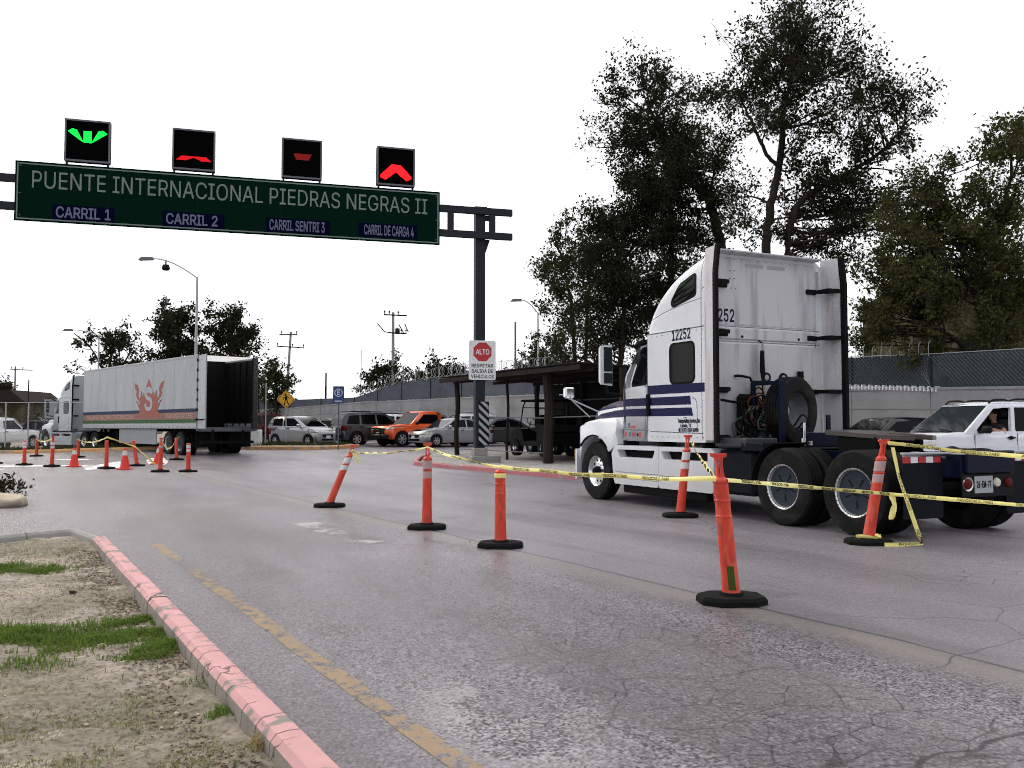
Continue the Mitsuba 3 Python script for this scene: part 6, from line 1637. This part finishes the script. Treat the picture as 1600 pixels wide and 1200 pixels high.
def cart(label, M, paint, canopy=True, seat='black'):
    root = thing('utility_cart', label, 'cart')

    def A(key, m, b, sm=35, **k):
        return add(root + '__' + key, m, b, sm, M, **k)
    A('body', man(solid(rnd([(-1.35, .38), (-1.38, .82), (-.55, .86), (-.5, .55), (.35, .52), (.55, .95), (.95, .98), (1.3, .82), (1.38, .42), (1.2, .34)], .05), 'y', -.62, .62)), paint)
    A('cargo_bed', man(solid(rrect(-1.45, -.5, .84, 1.10, .03), 'y', -.64, .64) - solid(rrect(-1.40, -.55, .88, 1.3, .02), 'y', -.59, .59)), 'trim')
    for y in (.28, -.28):
        k = uniq(root + '__seat'); A(k[len(root) + 2:] + '__cushion', box(-.45, .05, y - .24, y + .24, .84, .96, .05), seat); A(k[len(root) + 2:] + '__back', tr(box(-.06, .06, -.24, .24, 0, .52, .05), rot('y', -10), (-.45, y, .92)), seat)
    A('steering_wheel', tr(tube([(.16 * math.cos(t), .16 * math.sin(t), 0) for t in np.linspace(0, 2 * math.pi, 20)], .016, 6), rot('y', -55), (.42, .28, 1.22)), 'black')
    A('steering_column', tube([(.42, .28, 1.22), (.62, .28, .95)], .02, 6), 'black')
    if canopy:
        for sx, x0, x1 in ((1, .72, .35), (-1, -.55, -.5)):
            for sy in (1, -1):
                A('canopy_post', tube([(x0, sy * .58, .92), (x1 + .12, sy * .58, 1.75), (x1, sy * .56, 1.92)], .024, 7), 'matt_black')
        A('canopy', box(-.72, .5, -.68, .68, 1.90, 1.97, .03), 'matt_black')
    A('windshield_frame', tube([(.72, -.56, 1.0), (.5, -.56, 1.7), (.5, .56, 1.7), (.72, .56, 1.0)], .02, 6), 'matt_black')
    for sy in (1, -1):
        A('headlight', mv(lathe([(0, .0), (.08, 0), (.085, .02), (.06, .05), (0, .06)], 14, 'x'), 1.33, sy * .42, .72), 'lamp_clear')
        for x in (.95, -.95):
            k = uniq(root + '__wheel'); N = np.diag([1, sy, 1.0])
            add(k + '__tyre', mv(tr(tyre_mesh(.30, .24, .16, 24, 3), N), x, sy * .56, .30), 'rubber', 30, M); add(k + '__rim', mv(tr(lathe([(0, .06), (.05, .07), (.06, .05), (.14, .05), (.17, .10), (.16, 0)], 18, 'y'), N), x, sy * .56, .30), 'chrome' if paint == 'black' else 'pale_steel', 30, M)
    return root


cart('black utility cart with a dark canopy parked in the shelter', frame(*xy(26.75, 16.75), FZ, 119), 'black')
cart('red and black utility cart without canopy behind the black one', frame(*xy(28.3, 18.3), FZ, 118), 'dim_red', False)

# ------------------------------------------------------------------ perimeter wall, mesh screen, razor wire
WALL = [(-24.5, 74.5, 2.45, 3.6), (-16.8, 67.5, 2.7, 3.35), (-11.2, 63.5, 3.0, 3.4), (-7.5, 60.5, 3.05, 4.35), (-3.2, 56.0, 3.1, 4.55), (2.6, 45.6, 2.95, 4.3), (12.9, 27.6, 2.48, 3.55), (16.2, 21.5, 2.3, 3.4)]
w = thing('perimeter_wall', 'long grey block wall behind the parked cars with a dark mesh screen on top', 'wall')
wp = np.array(WALL)
for i in range(len(wp) - 1):
    a, b = wp[i], wp[i + 1]; d = b[:2] - a[:2]; Lw = np.linalg.norm(d); d /= Lw; nn = np.array([-d[1], d[0]])
    npan = max(1, int(round(Lw / 3.0)))
    for j in range(npan):
        t0, t1 = j / npan, (j + 1) / npan
        p0, p1 = a + (b - a) * t0, a + (b - a) * t1
        q0, q1 = p0[:2] + d * .012, p1[:2] - d * .012
        def pan(z00, z01, z10, z11, th, off):
            c = []
            for q, za, zb_ in ((q0, z00, z01), (q1, z10, z11)):
                for s_ in (off, off + th):
                    c += [[*(q + nn * s_), za], [*(q + nn * s_), zb_]]
            return hull(c)
        add(w + '__panel', pan(-.1, p0[2] - .02, -.1, p1[2] - .02, .15, .0), 'wall_grey', False)
        add(w + '__coping', pan(p0[2] - .02, p0[2] + .06, p1[2] - .02, p1[2] + .06, .21, -.03), 'wall_grey', False)
        add(w + '__screen', pan(p0[2] + .07, p0[3], p1[2] + .07, p1[3], .02, .07), 'mesh_grey' if i < 5 else 'mesh_green', False)
        add(w + '__screen_post', tube([(*(p0[:2] + nn * .05), p0[2]), (*(p0[:2] + nn * .05), p0[3] + .05)], .03, 6), 'gantry')
    # line of the joint in the wall
    add(w + '__ledge', hull([[*(a[:2] - nn * .02), a[2] - .62], [*(a[:2] + nn * .01), a[2] - .62], [*(b[:2] - nn * .02), b[2] - .62], [*(b[:2] + nn * .01), b[2] - .62], [*(a[:2] - nn * .02), a[2] - .585], [*(a[:2] + nn * .01), a[2] - .585], [*(b[:2] - nn * .02), b[2] - .585], [*(b[:2] + nn * .01), b[2] - .585]]), 'wall_grey', False)
# chain link in front of the right hand screen
a, b = wp[5], wp[7]; seg2 = [wp[5], wp[6], wp[7]]; out = []
for i in range(2):
    a, b = seg2[i], seg2[i + 1]; d = b[:2] - a[:2]; Lw = np.linalg.norm(d); d = d / Lw; nn = np.array([-d[1], d[0]])
    s0 = Lw * (.35 if i == 0 else 0)
    while s0 < Lw - .1:
        for up in (1, -1):
            s1 = min(s0 + .9 * (1), Lw); t0, t1 = s0 / Lw, s1 / Lw
            z0 = (a + (b - a) * t0); z1 = (a + (b - a) * t1)
            h0 = (z0[2] + .10, z0[3] - .04)
            za, zb_ = (h0[0], h0[1]) if up > 0 else (h0[1], h0[0])
            out.append(tube([(*(z0[:2] - nn * .012), za), (*(z1[:2] - nn * .012), zb_)], .008, 3, False))
        s0 += .13
kk = add(w + '__chain_link', cat(*out), 'grey_steel', False, kind='stuff')
# razor wire coils on the far stretch, bent spikes on the near one
rz = thing('razor_wire', 'coils of pale razor wire along the top of the far wall', 'razor wire')
for i in range(2, 5):
    a, b = wp[i], wp[i + 1]; d = b - a; Lw = np.linalg.norm(d[:2]); n_ = int(Lw / .03); t = np.linspace(0, 1, n_)
    z_t = np.maximum(a[3] + d[3] * t, 3.4) + .35
    ph = t * Lw / .42 * 2 * np.pi; e = d[:2] / Lw
    base = a[:2] + np.outer(t, d[:2])
    p = np.column_stack([base + np.outer(.30 * np.cos(ph), [-e[1], e[0]]) + np.outer(.10 * np.sin(ph * .5), e), z_t + .32 * np.sin(ph)])
    add(rz + '__coil', tube(p, .013, 3, False), 'galvanised', False)
for i in range(3, 5):
    for t in np.arange(0.05, 1, .2):
        q = wp[i] + (wp[i + 1] - wp[i]) * t
        add(rz + '__stake', tube([(q[0], q[1], q[3] - .1), (q[0], q[1], q[3] + .75)], .025, 5), 'galvanised')
r = np.random.default_rng(71)
sp_root = thing('wire_spikes', 'row of thin pale bent rods standing along the top of the near wall screen', 'spikes')
for i, t in enumerate(np.arange(.80, 1.0, .0165)):
    q = wp[5] + (wp[6] - wp[5]) * t; hh = r.uniform(.32, .46); bx = r.uniform(.02, .13)
    add(sp_root + '__rod', tube(curve([(q[0], q[1], q[3] - .05), (q[0] + .01, q[1], q[3] + hh * .7), (q[0] + bx, q[1], q[3] + hh)], 3), .012, 5), 'pale_steel')
add(sp_root + '__wire', tube([(*wp[5][:2], wp[5][3] + .02), (*wp[6][:2], wp[6][3] + .02), (*wp[7][:2], wp[7][3] + .02)], .012, 5), 'pale_steel')
k = add('corrugated_strip', (lambda d_: cat(*[mv(box(-.07, .07, -.03, .03, 0, .16 if j % 2 else .12), 11.35 + .135 * j * .5, 30.35 - .135 * j * .87, 2.60 - .008 * j) for j in range(26)]))(0), 'white_print', False)
labels[k] = {'label': 'white corrugated strip lying along the foot of the dark mesh screen', 'category': 'sheet'}
# building behind the right hand trees
bl = thing('building', 'tall weathered brown building overgrown with climbers behind the right trees', 'building')
BM = frame(20.2, 45.0, 0, -8)
add(bl + '__wall', box(0, 16, 0, 10, 0, 8.5, .03), 'overgrown', False, BM)
for (x0, z0) in ((2.2, 4.6), (5.4, 4.8), (8.6, 4.7), (2.2, 1.6), (5.4, 1.6), (8.6, 1.6)):
    k = add(bl + '__window', box(x0, x0 + 1.1, -.02, .05, z0, z0 + 1.3), 'glass_dark', False, BM)
    add(k + '__frame', cat(box(x0 - .06, x0, -.035, .03, z0 - .06, z0 + 1.36), box(x0 + 1.1, x0 + 1.16, -.035, .03, z0 - .06, z0 + 1.36), box(x0, x0 + 1.1, -.035, .03, z0 - .06, z0), box(x0, x0 + 1.1, -.035, .03, z0 + 1.3, z0 + 1.36)), 'old_wood', False, BM)
add(bl + '__roof', box(-.15, 16.15, -.15, 10.1, 8.5, 8.7, .03), 'old_wood', False, BM)
bl = thing('building', 'low brown building with a sloping dark roof at the far left', 'building')
BM = frame(-68, 104, 0, 0)
add(bl + '__wall', box(-8, 11, 0, 8, 0, 4.2), 'overgrown', False, BM)
add(bl + '__roof', prism([(-8.6, 4.2), (11.8, 4.2), (10.0, 5.6), (-8.6, 5.7)], 'y', -.6, 8.6), 'old_wood', False, BM)
for x0 in (-3, 2.5, 7):
    add(bl + '__window', box(x0, x0 + 1.4, -.03, .05, 1.6, 2.9), 'glass_dark', False, BM)
# chain link fence at the far left
fn = thing('chain_link_fence', 'thin wire fence with pale posts in front of the vehicles at the far left', 'fence')
fp = [(-32.5, 47.6), (-27.9, 47.2), (-24.7, 46.9), (-21.2, 46.6)]
for x, y in [(-32.5, 47.6), (-30.2, 47.4), (-26.6, 47.1), (-25.35, 47.0), (-21.2, 46.6)]:
    add(fn + '__post', tube([(x, y, 0), (x, y, 2.62)], .035, 7), 'galvanised')
add(fn + '__top_rail', tube([(x, y, 2.6) for x, y in fp], .022, 6), 'galvanised')
out = []
for i in range(len(fp) - 1):
    (x0, y0), (x1, y1) = fp[i], fp[i + 1]; Lw = math.hypot(x1 - x0, y1 - y0); t = np.arange(0, 1, .13 / Lw)
    for tt in t:
        for s_ in (1, -1):
            t2 = min(1, max(0, tt + s_ * 2.4 / Lw)); hz = abs(t2 - tt) * Lw
            out.append(tube([(x0 + (x1 - x0) * tt, y0 + (y1 - y0) * tt, .15), (x0 + (x1 - x0) * t2, y0 + (y1 - y0) * t2, .15 + hz)], .004, 3, False))
add(fn + '__mesh', cat(*out), 'pale_steel', False, kind='stuff')
# white utility box by the trailer
k = add('utility_box', mv(box(-.32, .32, -.25, .25, 0, .75, .04), -12.35, 43.0, float(gz(-12.35, 43)) + .14), 'white_print'); labels[k] = {'label': 'small white box on the median just right of the trailer rear', 'category': 'box'}

# ------------------------------------------------------------------ trees
def leaves(c, size, r, flat=.5):
    n = len(c); d = r.normal(0, 1, (n, 3)); d[:, 2] -= .35; d /= np.linalg.norm(d, axis=1, keepdims=True)
    e = np.cross(d, r.normal(0, 1, (n, 3))); e /= np.linalg.norm(e, axis=1, keepdims=True) + 1e-9
    s = size * r.uniform(.6, 1.35, n)[:, None]
    v = np.stack([c, c + d * s * .45 + e * s * .27, c + d * s, c + d * s * .5 - e * s * .27], 1).reshape(-1, 3)
    return v, (np.array([[0, 1, 2], [0, 2, 3]])[None] + (np.arange(n) * 4)[:, None, None]).reshape(-1, 3)


def bezier(a, b, bend, r, n=6):
    m = (a + b) / 2 + r.normal(0, bend, 3) + np.array([0, 0, r.uniform(-.16, .10) * np.linalg.norm(b - a)])
    t = np.linspace(0, 1, n)[:, None]
    return a * (1 - t) ** 2 + 2 * m * t * (1 - t) + b * t * t


def tree(name, label, x0, d, clumps, trunks, leaf, size, per_m2, seed, depth=1.0, group=None, base=None, twig=.011, grow=1.22, fill=.8):
    """Trunks drawn as they stand; a limb to every clump of the crown, twigs through the clump, leaves along the twigs."""
    r = np.random.default_rng(seed); key = thing(name, label, 'tree', group)
    gz0 = float(gz(x0, d)) - .1 if base is None else base
    wood, fol, T3 = [], [], []
    for j, t in enumerate(trunks):
        p = np.array([(q[0], d + (0 if j == 0 else .3 * (j % 2 * 2 - 1)), q[1]) for q in t]); rad = np.array([q[2] for q in t]) * .74
        if p[0, 2] < 3.5:
            p = np.vstack([[p[0, 0], p[0, 1], gz0], p]); rad = np.r_[rad[0] * 1.25, rad]
        if j and t[0][1] > 3.5:
            p[0, 1] = d
        sm = curve(p, 6); rs = np.interp(np.linspace(0, 1, len(sm)), np.linspace(0, 1, len(rad)), rad)
        sm[3:, 1] += np.cumsum(r.normal(0, .04, len(sm) - 3))
        sm[1:-1] += r.normal(0, .03, (len(sm) - 2, 3)) * [1, 1, 0]
        wood.append(tube(sm, rs, 9)); T3.append((sm, rs))
    allp = np.vstack([s for s, _ in T3]); allr = np.concatenate([q for _, q in T3])
    C = [(c[0], d + r.uniform(-1, 1) * depth * min(2.2, 1.3 * c[2] + .8), c[1], c[2] * grow) for c in clumps]
    # smaller clumps between neighbours, so that the crown closes
    n0 = len(C)
    for i in range(n0):
        for j in range(i + 1, n0):
            g_ = math.hypot(C[i][0] - C[j][0], C[i][2] - C[j][2])
            if g_ < 1.5 * (C[i][3] + C[j][3]) and r.random() < fill * .55:
                t = r.uniform(.3, .7); w_ = r.uniform(.45, .8) * min(C[i][3], C[j][3])
                C.append((C[i][0] * (1 - t) + C[j][0] * t + r.normal(0, .2), C[i][1] * (1 - t) + C[j][1] * t + r.uniform(-1, 1) * depth, C[i][2] * (1 - t) + C[j][2] * t + r.normal(0, .2), w_))
    for (cx, cy, cz, cr) in C:
        c = np.array([cx, cy, cz])
        dd = np.linalg.norm(allp - c, axis=1) * r.uniform(1, 1.9, len(allp)) + np.where(allp[:, 2] > cz - .1 * cr, 3.0 * np.maximum(0, allp[:, 2] - cz + .3 * cr), 0)
        kq = np.argmin(dd); o, ro = allp[kq], allr[kq]
        limb = bezier(o, c + [0, 0, -.2 * cr], .12 * np.linalg.norm(c - o), r, 7)
        r1 = min(ro * .62, .022 + .032 * cr)
        wood.append(tube(limb, np.linspace(r1, twig * 1.5, 7), 5, False))
        nb = max(5, int(7 * cr ** 1.1)); nl = int(per_m2 * 4.2 * cr ** 2)
        br = []
        for _ in range(nb):
            v = r.normal(0, 1, 3); v /= np.linalg.norm(v); e = c + v * cr * r.uniform(.6, 1.15) * [1, 1, .92]
            b = bezier(limb[r.integers(3, 7)], e, .10 * cr, r, 6); wood.append(tube(b, np.linspace(twig * 1.4, twig * .6, 6), 4, False)); br.append(b)
        ntw = nb * 7; tw = []
        for _ in range(ntw):
            b = br[r.integers(nb)]; v = r.normal(0, 1, 3); v /= np.linalg.norm(v); s0 = b[r.integers(1, 6)]
            tt = bezier(s0, s0 + v * cr * r.uniform(.2, .6), .04 * cr, r, 4); wood.append(tube(tt, np.linspace(twig * .7, twig * .4, 4), 3, False)); tw.append(tt)
        tw = np.array(tw); cnt = r.multinomial(nl, r.dirichlet(np.full(ntw, 1.1)))
        idx = np.repeat(np.arange(ntw), cnt); t = r.uniform(.1, 1.1, len(idx)) * 3; i0 = np.minimum(t.astype(int), 2); f = (t - i0)[:, None]
        fol.append(tw[idx, i0] * (1 - f) + tw[idx, i0 + 1] * f + r.normal(0, .06 + .085 * cr, (len(idx), 3)) * [1, 1, .85])
    add(key + '__trunk', cat(*wood), 'bark', True)
    add(key + '__crown', leaves(np.vstack(fol), size, r), leaf, False, kind='stuff')
    return key


tree('tree', 'tallest tree with forking dark trunks rising behind the white tractor', 10.27, 36, [(10.76, 17.76, 1.23), (12.87, 18.16, 1.08), (9.44, 17.17, 1.08), (11.93, 16.69, 1.29), (8.69, 15.49, 0.87), (10.6, 15.89, 1.54), (12.84, 16.29, 1.41), (13.99, 15.09, 1.29), (9.15, 14.82, 1.23), (10.05, 13.36, 1.41), (12.01, 13.76, 1.41), (13.96, 13.1, 1.29), (15.69, 14.82, 1.18), (16.72, 14.16, 0.87), (15.53, 13.36, 0.98), (11.45, 11.38, 1.16), (13.27, 11.12, 1.18), (9.5, 11.12, 0.98), (12.73, 9.67, 1.16), (14.68, 10.07, 1.18), (13.8, 11.65, 1.03), (14.92, 15.62, 0.77), (11.56, 18.43, 0.77), (9.35, 9.54, 0.87), (10.78, 9.54, 0.67), (12.07, 9.07, 0.67), (13.23, 8.97, 0.77), (14.27, 8.76, 0.77), (15.45, 9.54, 0.82), (16.26, 10.85, 0.72), (15.09, 10.85, 0.67)], [[(10.03, 2.01, 0.283), (10.31, 7.71, 0.257), (10.52, 10.07, 0.231), (10.89, 11.86, 0.193), (11.13, 14.29, 0.154), (11.52, 15.89, 0.103), (12.13, 17.76, 0.064)], [(11.11, 2.01, 0.231), (11.25, 8.23, 0.219), (11.56, 10.07, 0.193), (12.62, 11.12, 0.154), (14.06, 11.86, 0.116), (15.44, 12.83, 0.09), (16.45, 14.03, 0.051)], [(10.89, 11.86, 0.116), (10.17, 12.44, 0.103), (9.66, 13.76, 0.077), (9.15, 15.09, 0.051)]], 'leaf_dark', 0.15, 78, 100, 1.0)
tree('tree', 'dense dark tree with a slanting trunk left of the tallest tree', 9.59, 42, [(4.64, 17.63, 0.96), (6.11, 18.07, 1.14), (7.39, 18.31, 0.72), (5.18, 15.68, 1.26), (4.02, 14.75, 0.72), (6.64, 15.83, 1.56), (8.47, 15.68, 1.5), (9.09, 17.54, 1.08), (6.02, 13.74, 1.2), (7.84, 13.52, 1.5), (9.49, 14.14, 1.44), (10.01, 11.98, 1.26), (5.76, 11.83, 1.02), (4.54, 10.91, 1.08), (6.66, 10.45, 1.38), (8.48, 10.91, 1.38), (4.23, 8.62, 1.44), (6.04, 8.47, 1.56), (3.17, 7.26, 1.32), (4.88, 6.35, 1.62), (7.09, 6.95, 1.56), (3.16, 5.14, 1.26), (4.87, 4.53, 1.26), (7.85, 8.47, 1.38), (2.1, 4.23, 0.9), (8.51, 13.37, 1.2), (7.3, 14.6, 1.2), (9.07, 8.78, 1.08), (3.94, 11.37, 0.96), (3.18, 9.69, 0.9), (4.84, 9.63, 1.08), (2.48, 8.62, 0.84), (6.37, 12.14, 1.02), (7.88, 11.83, 1.02)], [[(10.05, 2.13, 0.39), (9.97, 8.78, 0.33), (9.46, 11.68, 0.285), (8.44, 13.12, 0.225), (7.36, 14.84, 0.165), (6.55, 16.45, 0.105)], [(7.5, 2.13, 0.21), (7.56, 8.78, 0.18), (7.53, 12.44, 0.135), (7.31, 15.52, 0.075)], [(4.8, 2.13, 0.21), (5.28, 6.95, 0.165), (4.84, 10.0, 0.105)]], 'leaf_dark', 0.16, 112, 101, 1.0)
tree('tree', 'thin drooping tree at the left end of the big trees, above the shelter', 3.27, 51, [(1.65, 11.3, 0.73), (2.43, 12.23, 0.87), (1.91, 10.19, 0.8), (3.3, 10.93, 1.09), (2.64, 9.08, 1.17), (4.7, 11.67, 1.17), (3.13, 13.15, 0.73), (4.22, 9.63, 1.31), (1.83, 8.53, 0.66), (3.66, 7.42, 1.31), (2.19, 6.32, 1.02), (3.1, 5.22, 1.09)], [[(3.64, 2.3, 0.182), (3.48, 7.42, 0.146), (2.94, 10.74, 0.091), (2.43, 12.23, 0.055)], [(4.19, 2.3, 0.146), (4.4, 9.27, 0.109), (4.78, 11.85, 0.055)]], 'leaf_mid', 0.19, 60, 102, 1.0)
tree('tree', 'olive green spreading tree behind the mesh screen at the right edge', 15.41, 29, [(15.97, 10.59, 0.75), (16.66, 11.23, 0.79), (15.11, 10.17, 0.79), (14.16, 9.64, 0.75), (13.5, 8.47, 0.83), (14.65, 8.37, 0.99), (16.13, 8.68, 1.04), (12.95, 6.99, 0.95), (14.19, 6.57, 1.04), (15.65, 6.57, 1.04), (16.81, 6.99, 0.99), (12.34, 5.73, 0.75), (12.01, 6.89, 0.66), (13.43, 5.1, 0.79), (14.77, 4.79, 0.95), (16.23, 4.79, 0.95), (12.1, 4.27, 0.58), (13.09, 3.96, 0.54), (17.6, 9.0, 1.24), (17.72, 5.84, 1.24), (15.37, 7.73, 0.75), (11.66, 5.21, 0.5), (13.14, 6.05, 0.54), (13.96, 5.73, 0.62), (15.21, 5.73, 0.62), (16.47, 5.84, 0.66), (12.62, 6.36, 0.58), (11.99, 6.15, 0.58), (11.5, 5.42, 0.46), (11.81, 4.37, 0.46), (12.46, 3.54, 0.41), (11.49, 7.31, 0.5), (11.51, 6.35, 0.5), (11.37, 4.58, 0.46), (12.75, 8.88, 0.5), (13.33, 9.52, 0.54), (12.45, 8.04, 0.54)], [[(15.33, 1.88, 0.207), (15.27, 3.96, 0.186), (14.9, 5.84, 0.145), (14.58, 7.2, 0.104), (14.13, 8.58, 0.062), (14.05, 9.64, 0.041)], [(15.74, 1.88, 0.207), (15.8, 4.37, 0.166), (15.91, 6.89, 0.114), (16.45, 9.0, 0.083), (16.65, 10.91, 0.041)], [(15.47, 3.54, 0.124), (16.47, 5.84, 0.093), (17.04, 7.52, 0.062)], [(15.16, 3.54, 0.124), (14.14, 4.37, 0.083), (13.32, 4.79, 0.052)]], 'leaf_olive', 0.135, 175, 103, 1.0)
tree('tree', 'sparse straggling tree with a lamp post in it, leftmost of the trees behind the trailer', -34.25, 75, [(-36.66, 8.41, 0.64), (-34.96, 9.22, 0.8), (-33.03, 9.65, 0.96), (-31.72, 8.68, 0.86), (-34.27, 7.49, 0.91), (-31.95, 6.95, 0.86), (-36.94, 6.63, 0.38), (-33.54, 8.41, 0.91), (-30.88, 7.06, 0.64), (-35.71, 7.06, 0.48), (-37.84, 6.25, 0.32), (-32.2, 5.72, 1.07), (-33.8, 5.45, 0.96)], [[(-33.64, 2.76, 0.214), (-33.82, 6.25, 0.161), (-33.34, 9.22, 0.08)], [(-33.68, 4.91, 0.134), (-35.46, 7.87, 0.08), (-37.0, 9.22, 0.054)], [(-33.68, 4.91, 0.134), (-31.7, 7.87, 0.08)]], 'leaf_dark', 0.3, 36, 104, 0.8)
tree('tree', 'dense dark round tree behind the trailer just left of the tall lamp post', -26.71, 72, [(-28.02, 10.66, 1.03), (-26.46, 10.25, 1.03), (-28.4, 9.11, 0.87), (-26.83, 8.07, 0.98), (-27.74, 7.04, 0.98), (-25.8, 7.86, 0.82), (-26.03, 9.42, 0.93), (-28.88, 7.04, 0.72), (-27.12, 9.52, 1.03), (-25.52, 6.57, 0.93), (-27.31, 5.8, 1.23), (-28.85, 5.54, 0.93)], [[(-26.74, 2.71, 0.231), (-26.91, 6.83, 0.18), (-27.12, 9.94, 0.103)], [(-26.84, 5.8, 0.129), (-25.81, 8.38, 0.077)]], 'leaf_dark', 0.27, 80, 105, 0.8)
tree('tree', 'dense dark tree behind the trailer just right of the tall lamp post', -22.6, 72, [(-23.67, 10.66, 0.93), (-22.12, 10.46, 0.93), (-20.96, 9.11, 0.82), (-23.23, 8.69, 1.13), (-24.14, 7.35, 0.93), (-21.67, 7.76, 0.93), (-20.54, 8.12, 0.57), (-22.47, 9.42, 1.13), (-24.53, 9.42, 0.67), (-23.19, 6.21, 1.13), (-21.39, 6.06, 0.93)], [[(-22.62, 2.71, 0.231), (-22.69, 6.83, 0.18), (-22.47, 9.94, 0.103)]], 'leaf_dark', 0.27, 80, 106, 0.8)
tree('tree', 'olive bushy tree behind the rear of the trailer by the leaning utility pole', -17.85, 68, [(-18.01, 5.94, 0.87), (-18.77, 4.77, 0.87), (-17.27, 4.96, 0.87), (-16.54, 5.3, 0.39), (-18.22, 3.6, 0.97), (-17.01, 3.6, 0.78), (-18.59, 5.94, 0.49)], [[(-17.86, 2.14, 0.146), (-17.9, 5.06, 0.097)]], 'leaf_mid', 0.26, 75, 107, 0.8)
tree('tree', 'bushy tree behind the wall at the foot of the concrete utility pole', -11.39, 76, [(-12.23, 5.5, 0.87), (-10.88, 6.48, 0.87), (-9.8, 7.03, 0.71), (-11.41, 4.69, 1.09), (-13.26, 4.63, 0.6), (-9.24, 5.5, 0.87), (-10.22, 4.96, 0.98)], [[(-11.12, 2.24, 0.136), (-10.88, 6.05, 0.081)]], 'leaf_dark', 0.28, 60, 108, 0.8)
tree('tree', 'wide dark tree behind the wall just left of the stop sign', -5.96, 76, [(-8.05, 6.05, 0.81), (-6.42, 6.92, 0.92), (-4.9, 6.32, 0.98), (-5.98, 5.39, 1.09), (-8.7, 4.85, 0.65), (-7.34, 4.96, 0.98), (-4.35, 5.07, 0.98), (-3.37, 6.32, 0.81), (-2.45, 5.5, 0.87)], [[(-5.97, 2.24, 0.163), (-6.09, 6.05, 0.081)]], 'leaf_dark', 0.28, 75, 109, 0.8)
tree('tree', 'dark tree between the shelter roof and the lamp post right of the stop sign', 2.19, 64, [(2.29, 6.91, 1.01), (1.19, 6.4, 0.69), (3.12, 7.6, 0.82), (1.83, 5.76, 0.91), (0.55, 5.67, 0.55), (3.3, 5.99, 1.01), (2.66, 4.84, 1.01), (-0.46, 5.39, 0.41)], [[(2.19, 2.1, 0.137), (2.29, 6.22, 0.069)]], 'leaf_dark', 0.26, 65, 110, 0.8)
tree('tree', 'small distant tree over the brown building at the left edge', -63.29, 112, [(-63.67, 6.68, 0.88), (-62.63, 6.44, 0.64), (-64.88, 6.84, 0.96), (-63.09, 5.72, 0.72), (-65.65, 5.88, 1.12)], [[(-63.48, 2.68, 0.16), (-63.58, 6.28, 0.08)]], 'leaf_dark', 0.36, 40, 111, 0.8)
tree('tree', 'low olive tree just right of the trailer top', -19.45, 69, [(-19.48, 4.13, 0.79), (-19.74, 5.12, 0.59), (-20.16, 6.6, 0.49)], [[(-19.46, 2.16, 0.099), (-19.59, 4.62, 0.074)]], 'leaf_mid', 0.27, 70, 112, 0.8)
